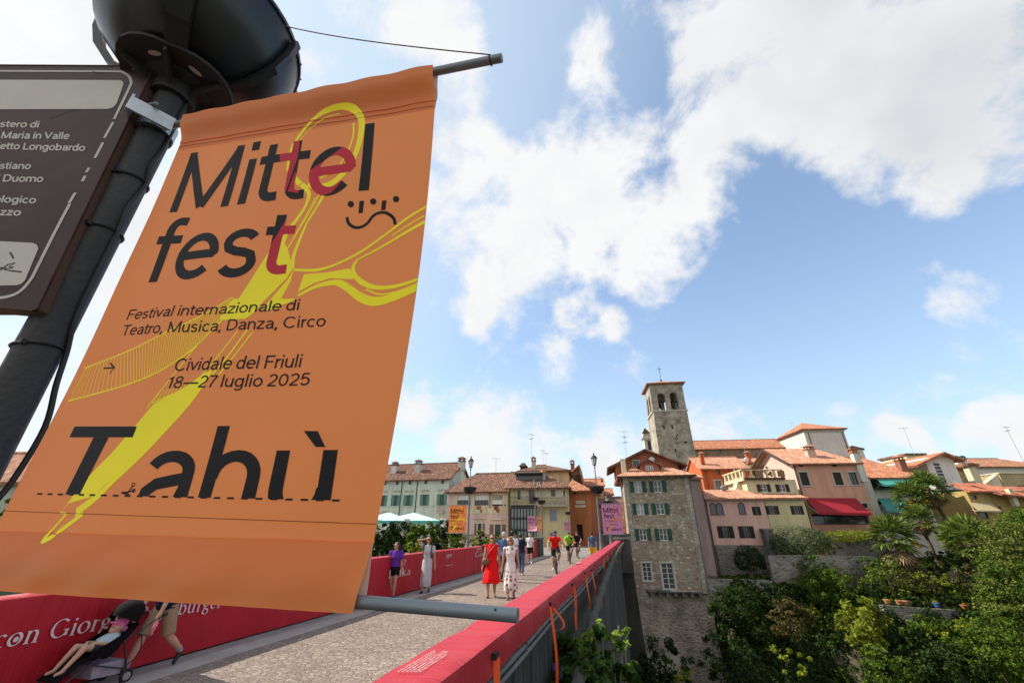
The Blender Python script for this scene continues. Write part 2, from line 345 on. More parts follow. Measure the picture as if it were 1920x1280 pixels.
# right bank: a height field in camera-plan metres
def smooth(a, b, x): t = min(1, max(0, (x-a)/(b-a))); return t*t*(3-2*t)
def prof(pts, y):
    for (y0, z0), (y1, z1) in zip(pts, pts[1:]):
        if y <= y1:
            t = min(1, max(0, (y-y0)/(y1-y0))); return z0+(z1-z0)*t
    return pts[-1][1]
PA = [(20,-20.4),(34,-18.5),(39,-13.5),(43,-7.5),(46,-4.6),(47.5,-3.2),(50.5,-3.0),(70,-2.6)]
PB = [(20,-20.4),(28,-17),(34,-12),(38.5,-7.4),(41.6,-5.3),(42,-4.6),(47.5,-4.3),(48.5,-1.9),(60,-1.4),(75,0)]
def bank_z(xc, yc, nz_=True):
    k = smooth(27, 31, xc); z = prof(PA, yc)*(1-k)+prof(PB, yc)*k
    if nz_ and yc < 46: z += .9*noise.noise(Vector((xc*.22, yc*.22, 3.)))*smooth(46, 43, yc)+.35*noise.noise(Vector((xc*.8, yc*.8, 1.)))*smooth(45, 43, yc)
    if yc < 50.5: z = -20.+(z+20.)*smooth(.41*yc, .41*yc+1.8, xc)
    return z
mb = MB(); nx, ny = 120, 90; xs = np.concatenate([np.linspace(9, 26, 60), np.linspace(26.8, 95, 60)]); ys = np.linspace(20, 110, ny)
ys = np.concatenate([np.linspace(20, 52, 70), np.linspace(53, 130, 20)])
vs = [cw(x, y, bank_z(x, y)) for y in ys for x in xs]
fs = [(j*nx+i, j*nx+i+1, (j+1)*nx+i+1, (j+1)*nx+i) for j in range(ny-1) for i in range(nx-1)]
mb.add(vs, fs)
tag(mb.build('cliff_bank', mat('mossy cliff', (.1,.085,.055), .95, .55, .9, 8, bmp=.7, bscale=5, c2=(.022,.03,.012)), None, True), kind='structure')
# ------------------------------------------------------------------ flat lettering and print helpers
# a small grotesque drawn as strokes (units: cap height 72)
def _arc(cx, cy, rx, ry, a0, a1, n=14): return [(cx+rx*math.cos(R(a0+(a1-a0)*k/n)), cy+ry*math.sin(R(a0+(a1-a0)*k/n))) for k in range(n+1)]
_H = 4.6                                                               # half stroke
_G = {
 'M': (86, [[(12,0),(12,72)], [(11,70),(43,4)], [(43,4),(75,70)], [(74,0),(74,72)]]),
 'F': (58, [[(13,0),(13,72)], [(13,67.4),(54,67.4)], [(13,37),(49,37)]]), 'T': (62, [[(31,0),(31,68)], [(4,67.4),(58,67.4)]]),
 'L': (54, [[(13,0),(13,72)], [(13,4.6),(52,4.6)]]), 'V': (66, [[(6,72),(33,3)], [(33,3),(60,72)]]), 'A': (68, [[(6,0),(34,70)], [(34,70),(62,0)], [(17,24),(51,24)]]),
 'C': (74, [_arc(39,36,29.5,31.6,42,318,26)]), 'G': (78, [_arc(39,36,29.5,31.6,42,330,26), [(68,22),(68,36),(44,36)]]), 'D': (72, [[(13,0),(13,72)], [(13,67.4)]+_arc(34,36,28,31.4,90,-90,20)+[(13,4.6)]]),
 'P': (62, [[(13,0),(13,72)], [(13,67.4)]+_arc(38,49.5,17,17.9,90,-90)+[(13,31.6)]]), 'K': (64, [[(13,0),(13,72)], [(13,26),(57,72)], [(29,42),(60,0)]]),
 'S': (64, [_arc(32,52,19.5,16,25,180,10)+[(14,44),(24,38),(34,36),(44,33),(51,26),(51.5,19)]+_arc(32,20,20.5,15.8,0,-155,10)]),
 'a': (54, [_arc(27,35,15.5,13,160,0,10)+[(42.5,14),(43,6),(47,0)], [(42,30),(30,27.5),(19,25),(12.5,19),(12,13),(16,6),(24,3.6),(33,5.5),(40,12),(42,20)]]),
 'b': (56, [[(11,0),(11,74)], _arc(29,26,17.5,22,180,-180,24)]), 'c': (51, [_arc(28,26,19,22,48,312,20)]), 'd': (56, [[(45,0),(45,74)], _arc(27,26,17.5,22,0,360,24)]),
 'e': (54, [[(9,27)]+[(47,27)]+_arc(28,26,19,22,3,180,14)+_arc(28,26,19,22,180,318,12)]), 'f': (32, [[(14,0),(14,58)]+_arc(24,58,10,12,180,85,8)+[(31,69)], [(2,48),(30,48)]]),
 'g': (56, [[(45,52),(45,-2)]+_arc(28,-2,17,14.5,0,-150,10), _arc(27,26,17.5,22,0,360,24)]), 'h': (55, [[(11,0),(11,74)], [(11,30)]+_arc(28,31,16,17,180,0,12)+[(44,0)]]),
 'i': (24, [[(12,0),(12,52)], [(12,62.5),(12,73)]]), 'l': (24, [[(12,0),(12,74)]]), 'm': (84, [[(11,0),(11,52)], [(11,32)]+_arc(26,33,15,15,175,0,10)+[(41,0)], [(41,32)]+_arc(57,33,16,15,175,0,10)+[(73,0)]]),
 'n': (55, [[(11,0),(11,52)], [(11,30)]+_arc(28,31,16,17,180,0,12)+[(44,0)]]), 'o': (56, [_arc(28,26,19,22,0,360,28)]), 'p': (56, [[(11,-20),(11,52)], _arc(29,26,17.5,22,180,-180,24)]),
 'r': (34, [[(11,0),(11,52)], [(11,28),(13,38),(20,45.5),(32,47)]]), 's': (49, [_arc(24,37,14,11,25,180,8)+[(12,31),(20,27.5),(28,26),(36,23),(38.5,15)]+_arc(24,14.5,14.5,11,0,-155,10)]),
 't': (32, [[(14,66),(14,13)]+_arc(23,13,9,9,180,268,6)+[(30,4.6)], [(2,48),(30,48)]]), 'u': (55, [[(11,52),(11,21)]+_arc(27,21,16,17,180,360,12)+[(44,22)], [(44,0),(44,52)]]),
 'v': (50, [[(5,52),(25,3)], [(25,3),(45,52)]]), 'z': (47, [[(6,48),(41,48)], [(41,47),(7,5)], [(6,4.4),(43,4.4)]]),
 '1': (40, [[(24,0),(24,72)], [(24,66),(16,59),(6,57)]]), '2': (56, [_arc(28,50,18,17.6,165,0,10)+[(44,40),(36,31),(22,18),(9,5)], [(7,4.6),(48,4.6)]]), '7': (52, [[(5,67.4),(47,67.4)], [(46,66),(33,46),(24,24),(20,0)]]),
 '8': (58, [_arc(29,53,16.5,14.5,0,360,20), _arc(29,20,19.5,16,0,360,22)]), '0': (60, [_arc(30,36,19.5,31.6,0,360,26)]), '5': (56, [[(46,67.4),(15,67.4)], [(16,66),(12,36)], [(12,36),(20,43),(29,45)]+_arc(28,24,19.5,20,75,-150,14)]), '9': (58, [_arc(29,49,19,18.5,0,360,20), [(48,49),(44,24),(34,9),(16,2)]]),
 ',': (26, [[(13,9),(12,0),(8,-12)]]), '.': (26, [[(13,0),(13,10)]]), '\u2014': (92, [[(4,28),(88,28)]]), ' ': (24, []), 'ù': (55, [[(11,52),(11,21)]+_arc(27,21,16,17,180,360,12)+[(44,22)], [(44,0),(44,52)], [(18,76),(30,60)]])}
_txt = {}
def text2d(s, w=9.2, track=-4.):
    """-> (vertices n x 3, faces): third column keeps overlapping strokes a hair apart"""
    k = (s, w, track)
    if k in _txt: return _txt[k]
    V = []; F = []; x = 0; z = 0; vis = 0
    for ch in s:
        a, st = _G[ch]
        for p in st:
            v, f = stroke2d([(x+q[0], q[1]) for q in p], w*(1.25 if ch in '.,' else 1)); b = len(V)
            z = (z+1) % 7; V += [(q[0], q[1], z*1.2e-5) for q in v]; F += [tuple(b+i for i in g) for g in f]
        x += a+track
    _txt[k] = (np.array(V, float), F); return _txt[k]
CAPH = 72.
def place_text(s, bl, br, tl, w=9.2, part=None):
    """affine: ink left/right of the line (or of its visible tail `part`) to bl/br, cap height to tl (2-D points)"""
    v, f = text2d(s, w); bl, br, tl = (np.array(q, float) for q in (bl, br, tl))
    x1 = v[:,0].max(); x0 = v[:,0].min()
    if part: u = text2d(part, w)[0]; x0 = x1-(u[:,0].max()-u[:,0].min())
    q = bl+np.outer((v[:,0]-x0)/(x1-x0), br-bl)+np.outer(v[:,1]/CAPH, tl-bl); return np.column_stack([q, v[:,2]]), f
def stroke2d(pts, w):
    """polyline with widths -> list of quads (one strip)"""
    P = np.array(pts, float); n = len(P); w = np.array(w if isinstance(w, (list, tuple)) else [w]*n, float)
    t = np.gradient(P, axis=0); t /= np.linalg.norm(t, axis=1)[:,None]+1e-9; nn_ = np.stack([-t[:,1], t[:,0]], 1)
    a = P+nn_*w[:,None]/2; b = P-nn_*w[:,None]/2
    return np.concatenate([a, b]), [(i, i+1, n+i+1, n+i) for i in range(n-1)]
def spline(pts, k=6):
    P = [Vector((*p, 0)) if len(p) == 2 else Vector(p) for p in pts]; out = []
    for i in range(len(P)-1):
        a, b, c, d = P[max(i-1,0)], P[i], P[i+1], P[min(i+2,len(P)-1)]
        for j in range(k):
            t = j/k; out.append(.5*((2*b)+(c-a)*t+(2*a-5*b+4*c-d)*t*t+(3*b-a-3*c+d)*t**3))
    out.append(P[-1]); return [tuple(p[:len(pts[0])]) for p in out]
def bm_from2d(items):
    bm = bmesh.new()
    for v, f in items:
        vs = [bm.verts.new((p[0], p[1], p[2] if len(p) > 2 else 0)) for p in v]
        for q in f:
            try: bm.faces.new([vs[i] for i in q])
            except ValueError: pass
    return bm
def poly2d(p): return (np.array(p, float), [tuple(range(len(p)))])
def cut_grid(bm, step):
    bmesh.ops.triangulate(bm, faces=bm.faces[:])
    xs = [v.co.x for v in bm.verts]; ys = [v.co.y for v in bm.verts]
    for ax, lo, hi in ((0, min(xs), max(xs)), (1, min(ys), max(ys))):
        k = math.ceil(lo/step)
        while k*step < hi:
            co = [0,0,0]; no = [0,0,0]; co[ax] = k*step; no[ax] = 1
            bmesh.ops.bisect_plane(bm, geom=bm.verts[:]+bm.edges[:]+bm.faces[:], plane_co=co, plane_no=no, dist=1e-7); k += 1
def bm_data(bm): 
    bm.verts.ensure_lookup_table(); bm.verts.index_update()
    d = (np.array([v.co[:] for v in bm.verts]).reshape(-1,3), [tuple(v.index for v in f.verts) for f in bm.faces]); return d
# ------------------------------------------------------------------ the near lamp post with the banner
LX = -1.35; _k = ray(183, 450); LY = LX*_k[1]/_k[0]; SC = LX/-1.2       # SC: this distance against the -1.2 m the numbers were read at
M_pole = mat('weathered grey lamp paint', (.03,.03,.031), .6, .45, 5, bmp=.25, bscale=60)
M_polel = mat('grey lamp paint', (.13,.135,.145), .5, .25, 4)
M_bowl = mat('black fibreglass', (.012,.013,.015), .32, .25, 3, spec=.5)
M_galv = mat('galvanised steel', (.42,.47,.5), .42, .25, 14, metal=.75, bmp=.1, bscale=80)
M_galvd = mat('dull galvanised tube', (.2,.235,.255), .5, .3, 10, metal=.45, bmp=.1, bscale=60, stretch=(.2,1,1))
M_lglass = mat('lantern glass', (.55,.57,.58), .15, .05)
def lamp_post(loc, label, bowl_z, top_z, near=False, r=.043):
    """loc = foot on the parapet; heights are above the foot"""
    t = empty('lamp_post', loc, 0, label, 'street lamp', 'lamp posts along the bridge'); P = M_pole if near else M_polel
    mb = MB(); mb.lathe([(.085,0),(.085,.05),(.07,.08),(.06,.3),(r*1.2,.34),(r*1.15,.5),(r,.55),(r,bowl_z+.06)], n=28); mb.build('pole', P, t, True)
    b = bowl_z; k = .31/.31
    mb = MB(); mb.lathe([(.05,b+.1),(.13,b+.1),(.2,b+.14),(.265,b+.22),(.298,b+.3),(.31,b+.38),(.318,b+.385),(.318,b+.4),(.3,b+.4),(.285,b+.3),(.25,b+.22),(.05,b+.13)], n=48)
    bo = mb.build('planter_bowl', M_bowl, t, True)
    if near:
        for a in (208, 20, 318):
            q = R(a); c_, s_ = math.cos(q), math.sin(q); m2 = MB(); pr = [(.14,.095),(.205,.13),(.272,.215),(.305,.3),(.318,.38)]
            for (r0,z0),(r1,z1) in zip(pr, pr[1:]):
                ww = .012 if a != 318 else .03
                def pt(rr, zz, d, o): return (c_*(rr+o)-s_*d, s_*(rr+o)+c_*d, b+zz-o*.5)
                m2.hexa([pt(r0,z0,-ww,0),pt(r0,z0,ww,0),pt(r1,z1,ww,0),pt(r1,z1,-ww,0)], [pt(r0,z0,-ww,.022),pt(r0,z0,ww,.022),pt(r1,z1,ww,.022),pt(r1,z1,-ww,.022)])
            m2.build('flange', M_bowl, bo)
        m2 = MB()
        for a in range(0, 360, 12):
            q = R(a); m2.ball((.319*math.cos(q), .319*math.sin(q), b+.392), .005, 6, 4)
        m2.build('rim_bolt', M_galv, bo)
        m2 = MB(); M_plate = mat('black carrier plate', (.02,.018,.017), .7, .4, 12)
        m2.lathe([(.045,b+.0),(.06,b+.0),(.06,b+.05),(.09,b+.06),(.1,b+.085),(.045,b+.085)], n=24)
        out = [(.155*math.cos(R(a))*(1.+.12*abs(math.cos(R(2*a)))), .155*math.sin(R(a))*(1.+.12*abs(math.cos(R(2*a)))), b+.07) for a in range(0,360,12)]
        m2.slab(out, (0,0,.012))
        for a in (10, 70, 130, 190, 250, 310):
            q = R(a); c_, s_ = math.cos(q), math.sin(q)
            m2.hexa([(c_*.05-s_*.004,s_*.05+c_*.004,b+.01),(c_*.05+s_*.004,s_*.05-c_*.004,b+.01),(c_*.15+s_*.004,s_*.15-c_*.004,b+.05),(c_*.15-s_*.004,s_*.15+c_*.004,b+.05)],
                    [(c_*.05-s_*.004,s_*.05+c_*.004,b+.075),(c_*.05+s_*.004,s_*.05-c_*.004,b+.075),(c_*.15+s_*.004,s_*.15-c_*.004,b+.075),(c_*.15-s_*.004,s_*.15+c_*.004,b+.075)])
        cp = m2.build('carrier_plate', M_plate, t)
        m2 = MB()
        for a in (225, 290, 345, 160):
            q = R(a); c_, s_ = math.cos(q), math.sin(q); e = [(.115+.008*math.cos(w)+0, .02*math.sin(w)) for w in np.linspace(0, 2*math.pi, 14)[:-1]]
            m2.slab([(c_*x-s_*y, s_*x+c_*y, b+.0685) for x, y in e], (0,0,.004))
        m2.build('slot_light', mat('pale slot daylight', (.5,.42,.36), .6, .1), cp)  # pale insets painted as daylight showing through the plate's slots
    mb = MB(); mb.lathe([(.03,b+.1),(.028,b+.6),(.022,b+1.),(.022,top_z-.62),(.035,top_z-.6),(.035,top_z-.56),(.02,top_z-.54),(.045,top_z-.5)], n=14); mb.build('upper_pole', P, t, True)
    la = empty('lantern', (0,0,top_z-.5)); la.parent = t
    mb = MB()
    for k_ in range(6):
        q = R(60*k_+15); mb.tube([(.065*math.cos(q),.065*math.sin(q),0),(.125*math.cos(q),.125*math.sin(q),.3)], .009, 5)
    mb.lathe([(.075,-.01),(.075,.015),(.02,.015)], n=6); mb.build('lantern_frame', DARKM, la)
    mb = MB(); mb.lathe([(.062,.01),(.118,.298)], n=6); mb.build('lantern_glass', M_lglass, la)
    mb = MB(); mb.lathe([(.15,.3),(.15,.315),(.1,.38),(.045,.43),(.02,.45),(.018,.47),(.035,.49),(.035,.505),(.012,.53),(.001,.545)], n=12); mb.build('lantern_hood', DARKM, la, True)
    return t
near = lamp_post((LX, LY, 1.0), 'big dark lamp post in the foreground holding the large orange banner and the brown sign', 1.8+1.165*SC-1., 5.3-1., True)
near.name = 'lamp_post'
def pw(px, py, dy=0.):                                                  # a photo point on the vertical plane through the post, along the banner
    return on_y(px, py, LY+dy)
def lp(v): return Vector(v)-Vector((LX, LY, 1.0))                        # world -> post
zc_ = lambda p: (-p[0]*sP+p[1]*cP)*math.cos(TH)+(p[2]-1.8)*math.sin(TH)
tip = pw(941, 109); cl = pw(300, 240); bt = pw(971, 1153); bp = pw(675, 1128)
rb = 12.5/FPX*zc_(bt); rt = 8./FPX*zc_(tip)
mb = MB(); mb.tube([lp(cl), lp(tip)], rt, 16); ar = mb.build('banner_arm', M_galvd, near, True)
slope = (bt.z-bp.z)/(bt.x-bp.x)
b0 = Vector((LX+.03, LY, bt.z+(LX-bt.x)*slope)); mb = MB(); mb.tube([lp(b0), lp(bt)], rb, 20); ar2 = mb.build('banner_arm', M_galvd, near, True)
mb = MB(); h = pw(932, 1142); ax = Vector((0,-1,0)); mb.tube([lp(h+Vector((0,-rb*.80,rb*.12))), lp(h+Vector((0,-rb*.98,rb*.12)))], rb*.16, 10); mb.build('bolt_hole', DARKM, ar2)
mb = MB(); cz = cl.z; a0 = R(-38)
for dz, zz in ((.0, .028),):
    mb.lathe([(.046,cz-1-.03),(.05,cz-1-.03),(.05,cz-1+.02),(.046,cz-1+.02)], n=24)
c_, s_ = math.cos(a0), math.sin(a0)
def cp_(x, y, z): return (x*c_-y*s_, x*s_+y*c_, z)
mb.hexa([cp_(-.07,-.062,cz-1.035), cp_(.08,-.062,cz-1.035), cp_(.08,-.056,cz-1.035), cp_(-.07,-.056,cz-1.035)], [cp_(-.07,-.062,cz-.975), cp_(.08,-.062,cz-.975), cp_(.08,-.056,cz-.975), cp_(-.07,-.056,cz-.975)])
mb.hexa([cp_(.074,-.056,cz-1.035), cp_(.08,-.056,cz-1.035), cp_(.08,.05,cz-1.05), cp_(.074,.05,cz-1.05)], [cp_(.074,-.056,cz-.985), cp_(.08,-.056,cz-.985), cp_(.08,.05,cz-1.0), cp_(.074,.05,cz-1.0)])
mb.build('clamp', M_galv, near)
mb = MB(); mb.tube([lp(pw(262,200,-.06)), lp(pw(294,194,-.06))], .005, 8); mb.build('bolt', M_galvd, near, True)
# zip ties and the cable down the post
mb = MB(); zs = [pw(*p).z for p in ((272,262),(232,345),(190,438),(88,652))]
for z in zs:
    m2 = MB(); n_ = 28; P = [(.0455*math.cos(2*math.pi*k/n_), .0455*math.sin(2*math.pi*k/n_), z-1+.006*math.sin(2*math.pi*k/n_+1)) for k in range(n_+1)]
    m2.tube(P, .0035, 6, False); q = R(-62); m2.box((.046*math.cos(q)-.004, .046*math.sin(q)-.006, z-1-.006), (.046*math.cos(q)+.006, .046*math.sin(q)+.004, z-1+.006)); m2.build('zip_tie', mat('black nylon', (.012,.012,.013), .4, .1), near)
cab = []
for z, a, r_ in ((3.5,20,.047),(zs[0]+.0,22,.047),(zs[0]-.12,12,.047),(zs[1],24,.047),(zs[1]-.1,8,.047),(zs[2],14,.047),(zs[2]-.25,18,.047),(zs[3],44,.049),(zs[3]-.08,52,.056),(zs[3]-.18,56,.07),(zs[3]-.3,52,.062),(zs[3]-.42,36,.05),(1.3,20,.047),(1.0,10,.047)):
    cab.append((r_*math.cos(R(a)), r_*math.sin(R(a)), z-1))
mb = MB(); mb.tube(spline(cab, 5), .0062, 8); mb.build('cable', mat('black rubber cable', (.011,.011,.012), .45, .1), near, True)
w0 = pw(525, 47); w1 = pw(920, 103); mb = MB(); pts = []
for k in range(41):
    t = k/40; p = w0.lerp(w1, t); p.z -= .022*4*t*(1-t)*(1-.4*t); pts.append(lp(p))
mb.tube(pts, .0016, 6); pts2 = [(p[0]+.0012*math.cos(i*2.2), p[1], p[2]+.0012*math.sin(i*2.2)) for i, p in enumerate([Vector(a).lerp(Vector(b), j/4) for a, b in zip(pts, pts[1:]) for j in range(4)])]
mb.tube(pts2, .0012, 5); n_ = 12
mb.tube([(lp(w1)[0], lp(w1)[1]+rt*1.1*math.cos(2*math.pi*k/n_), lp(pw(922,113))[2]+rt*1.1*math.sin(2*math.pi*k/n_)) for k in range(n_+1)], .0018, 6)
mb.build('stay_wire', mat('rusty wire', (.12,.07,.05), .8, .4, 40), near)
# banner surface -------------------------------------------------------------------------
TL = pw(356, 227); TR = pw(819, 138); BR = pw(675, 1146); lft = pw(0, 962)
BLx = TL.x+(lft.x-TL.x)*(TL.z-BR.z)/(TL.z-lft.z); BL = Vector((BLx, LY, BR.z+.004))
BW = (TR-TL).length; BH = (TR-BR).length
def ban(s, t, off=0.):
    p = TL.lerp(TR, s).lerp(BL.lerp(BR, s), t)
    dy = .034*max(0, math.sin(math.pi*min(t, 1)))**.9*(.35+.75*s)*SC/1.1
    dy += .0016*math.sin(9*s+3*t)*math.sin(math.pi*t)+.0022*noise.noise(Vector((s*7, t*3, 2.)))+.0013*noise.noise(Vector((s*22, t*6, 5.)))*smooth(.75, .95, t)
    dy += .0022*math.sin(s*31+5*math.sin(t*7))*smooth(.925, .96, t)*smooth(1.02, .97, t)+.0016*math.sin(s*38+3*t)*smooth(.13, .03, t)+.003*math.sin(6*(s+.55*t)*math.pi)*math.sin(math.pi*t)**2*(1-s)
    dy -= rb*1.75*smooth(.922, .985, t)+rt*2.0*smooth(.07, .02, t)
    if t > .9275: dy -= .0022
    if t < .078: dy -= .0018
    return Vector((p.x, p.y+dy-off, p.z))
def ban_inv(px, py):
    s, t = .5, .5
    for _ in range(12):
        a = np.array(proj(ban(s, t))); e = 1e-3
        J = np.stack([(np.array(proj(ban(s+e, t)))-a)/e, (np.array(proj(ban(s, t+e)))-a)/e], 1)
        d = np.linalg.solve(J, np.array([px, py])-a); s += d[0]; t += d[1]
    return np.array([s*BW, t*BH])
def inv_list(pts): return [ban_inv(*p) for p in pts]
C2 = lambda x, y: (240+x*.375, 100+y*.375)
C3 = lambda x, y: (x*.375, 560+y*.375)
def M_vinyl(name, c):
    if name in MATS: return MATS[name]
    m_ = mat(name, c, .42, .06, 2.2, spec=.45, bmp=.12, bscale=9, bdist=.01); t = m_.node_tree; b = t.nodes['Principled BSDF']
    tr = t.nodes.new('ShaderNodeBsdfTranslucent'); tr.inputs['Color'].default_value = (*c, 1); mx = t.nodes.new('ShaderNodeMixShader'); mx.inputs[0].default_value = .45
    t.links.new(b.outputs[0], mx.inputs[1]); t.links.new(tr.outputs[0], mx.inputs[2]); t.links.new(mx.outputs[0], t.nodes['Material Output'].inputs['Surface']); return m_
M_or = M_vinyl('orange vinyl', (.95,.295,.075)); M_pk = M_vinyl('pink vinyl', (.62,.25,.42)); M_ink = mat('black print', (.012,.011,.013), .5, .1, spec=.12)
M_red = mat('red print', (.5,.006,.03), .45, .08, spec=.2); M_yel = mat('yellow print', (.95,.82,.015), .45, .08, spec=.2); M_orp = mat('orange print', (.7,.24,.05), .42, .08)
banner = empty('festival_banner', (LX, LY, 1.8), 0, 'huge orange festival banner with yellow scissors print hanging from the near lamp post', 'banner', 'festival banners on the lamp posts')
o_ = Vector((LX, LY, 1.8)); mb = MB(); NS, NT = 110, 170
ts = sorted(set([k/NT for k in range(NT+1)]+[.0779,.0781,.9274,.9276])); n_s = NS+1
vs = [ban(i/NS, t)-o_ for t in ts for i in range(n_s)]; fs = [(j*n_s+i, j*n_s+i+1, (j+1)*n_s+i+1, (j+1)*n_s+i) for j in range(len(ts)-1) for i in range(NS)]
mb.add(vs, fs); cloth = mb.build('banner_cloth', M_or, banner, True)
for t0, t1, rr in ((.925, 1., rb), (0., .1, rt)):
    q = [k/8 for k in range(9)]; mb = MB()                              # back of the two hems
    vs = [ban(s, t0+(t1-t0)*u)+Vector((0, (2.2*rr+.004)*(smooth(0,.85,u) if t0 > .5 else smooth(1,.15,u))+.0015, 0))-o_ for u in q for s in (0,.25,.5,.75,1)]
    mb.add(vs, [(j*5+i, j*5+i+1, (j+1)*5+i+1, (j+1)*5+i) for j in range(8) for i in range(4)])
    mb.build('hem_back', mat('pale vinyl back', (.6,.6,.57), .5, .06), banner, True)
mb = MB()
def seam(a, b, w=.0011, n=40):
    A = ban_inv(*a); B = ban_inv(*b); L = [A+(B-A)*k/n for k in range(n+1)]
    P = [ban(min(1, max(0, q[0]/BW)), q[1]/BH, .0004)-o_ for q in L]; mb.tube(P, w*.5, 4)
for q_ in (((250, 289), (812, 199)), (C3(0,1058), C3(1890,1125))): mb = MB(); seam(*q_); mb.build('seam', mat('orange stitching', (.25,.08,.03), .7, .2), banner)
# print: everything as 2-D shapes in banner metres, then wrapped on the cloth
INK = []; RED = []; YEL = []
def btext(s, bl, br, tl, f=C2, off=9.2): INK.append(place_text(s, ban_inv(*f(*bl)), ban_inv(*f(*br)), ban_inv(*f(*tl)), off)); return INK[-1]
big = [btext('Mittel', (205,797), (1205,685), (315,500), C2, 9.6), btext('fest', (72,1147), (790,1100), (186,838), C2, 9.6)]
btext('Festival internazionale di', (632,106), (1492,57), (653,55), C3, 9.); btext('Teatro, Musica, Danza, Circo', (604,186), (1627,138), (624,132), C3, 9.)
btext('Cividale del Friuli', (868,362), (1502,342), (889,299), C3, 9.); btext('18—27 luglio 2025', (832,448), (1545,432), (853,388), C3, 9.)
INK.append(poly2d(inv_list([C3(*p) for p in ((375,638),(686,638),(665,692),(349,692))]))); INK.append(poly2d(inv_list([C3(*p) for p in ((470,692),(545,692),(400,977),(328,977))])))
ahu = place_text('ahu', ban_inv(*C3(655,1085)), ban_inv(*C3(1640,1105)), ban_inv(*C3(801,652)), 9.8)
bm = bm_from2d([ahu]); bmesh.ops.triangulate(bm, faces=bm.faces[:])     # the word is cut off along the dashed line
dA = ban_inv(*C3(188,974)); dB = ban_inv(*C3(1740,1008)); dn = np.array([-(dB-dA)[1], (dB-dA)[0]])
bmesh.ops.bisect_plane(bm, geom=bm.verts[:]+bm.edges[:]+bm.faces[:], plane_co=(*dA, 0), plane_no=(*dn, 0), clear_outer=True, dist=1e-7); INK.append(bm_data(bm)); bm.free()
INK.append(poly2d(inv_list([C3(*p) for p in ((1520,660),(1590,661),(1628,741),(1579,740))])))
nd = 24
for k in range(nd):
    a = dA+(dB-dA)*(k/nd); b = dA+(dB-dA)*((k+.48)/nd); INK.append(stroke2d([a, b], .0034*BW/.95))
for c, r_ in (((1115,755),16),((1227,742),16),((1341,730),16)): INK.append(poly2d(inv_list([C2(c[0]+r_*math.cos(q), c[1]+r_*math.sin(q)) for q in np.linspace(0, 2*math.pi, 17)[:-1]])))
INK.append(poly2d(inv_list([C2(*p) for p in ((1158,740),(1181,737),(1175,798),(1153,801))]))); INK.append(poly2d(inv_list([C2(*p) for p in ((1271,738),(1293,735),(1288,783),(1266,786))])))
u_ = 1/ np.linalg.norm(ban_inv(*C2(1101,800))-ban_inv(*C2(1100,800)))   # crop pixels per banner metre there
INK.append(stroke2d(inv_list([C2(*p) for p in spline([(1095,820),(1105,852),(1135,871),(1170,868),(1200,848),(1222,818),(1250,800),(1285,797),(1315,812),(1332,832),(1336,857)], 4)]), 14/u_))
for pp in (((520,347),(573,345)), ((552,321),(575,345),(551,371))): INK.append(stroke2d(inv_list([C3(*p) for p in pp]), 6/u_))
for pp in (((608,968),(640,966),(668,932)), ((625,978),(650,962),(672,958)), ((612,970),(640,972),(645,980))): INK.append(stroke2d(inv_list([C3(*p) for p in pp]), 5/u_))
for c in ((669,928),(670,958)): INK.append(stroke2d(inv_list([C3(c[0]+8*math.cos(q), c[1]+8*math.sin(q)) for q in np.linspace(0, 2*math.pi, 11)]), 3/u_))
def ys(pts, w, f=C2, k=5): YEL.append(stroke2d(inv_list([f(*p) for p in (spline(pts, k) if len(pts) > 2 else pts)]), [x/u_ for x in w] if isinstance(w, (list,tuple)) else w/u_))
def yp(pts, f=C2): YEL.append(poly2d(inv_list([f(*p) for p in pts])))
def wv(n, *w): return list(np.interp(np.linspace(0, 1, n), np.linspace(0, 1, len(w)), w))
ring = [(862,655),(815,600),(808,540),(830,460),(890,370),(970,300),(1060,268),(1130,280),(1168,335),(1160,430),(1130,520),(1085,590),(1020,650),(950,668),(900,655)]
ys(ring, wv(71, 26,26,20,18,20,24,26,40,34,30,28,30,34,30,24))
ys([(838,480),(860,440),(910,380),(985,325),(1060,303)], 5); ys([(1128,350),(1125,420),(1095,500),(1040,580),(960,625)], 9); ys([(795,590),(800,530),(822,450)], 5)
ys([(868,655),(905,700),(890,760),(845,830),(800,890),(770,950)], wv(26, 26,20,16,18,22,30)); ys([(1000,672),(950,760),(895,850),(860,930),(830,1010),(822,1075)], wv(26, 26,12,10,14,18,20))
ys([(960,700),(905,800),(850,890),(800,975)], 8); ys([(940,720),(880,830),(830,920)], 5)
yp([(700,1000),(770,930),(800,975),(824,1080),(790,1130),(640,1280),(520,1280)]); yp([(830,1080),(812,1145),(735,1280),(670,1280),(800,1130)])
ys([(1495,765),(1400,822),(1290,905),(1160,995),(1040,1055),(940,1084),(825,1082)], wv(31, 10,12,10,12,10,14,10)); ys([(1485,842),(1390,895),(1300,950),(1200,1005),(1140,1035)], wv(21, 16,12,10,8,6)); ys([(1482,812),(1400,860),(1320,912)], 6)
ys([(1150,1030),(1128,1065),(1132,1105),(1175,1148),(1250,1172),(1350,1162),(1455,1128)], wv(31, 8,16,18,22,18,14,12))
ys([(850,1212),(930,1170),(1010,1148),(1060,1150),(1110,1180),(1160,1218),(1230,1240),(1320,1222),(1452,1168)], wv(41, 10,16,22,28,30,34,38,34,26))
yp([(880,1105),(1000,1095),(1110,1075),(1130,1130),(1010,1125),(930,1150),(850,1195)]); ys([(1190,1180),(1260,1205),(1350,1190),(1450,1150)], 7)
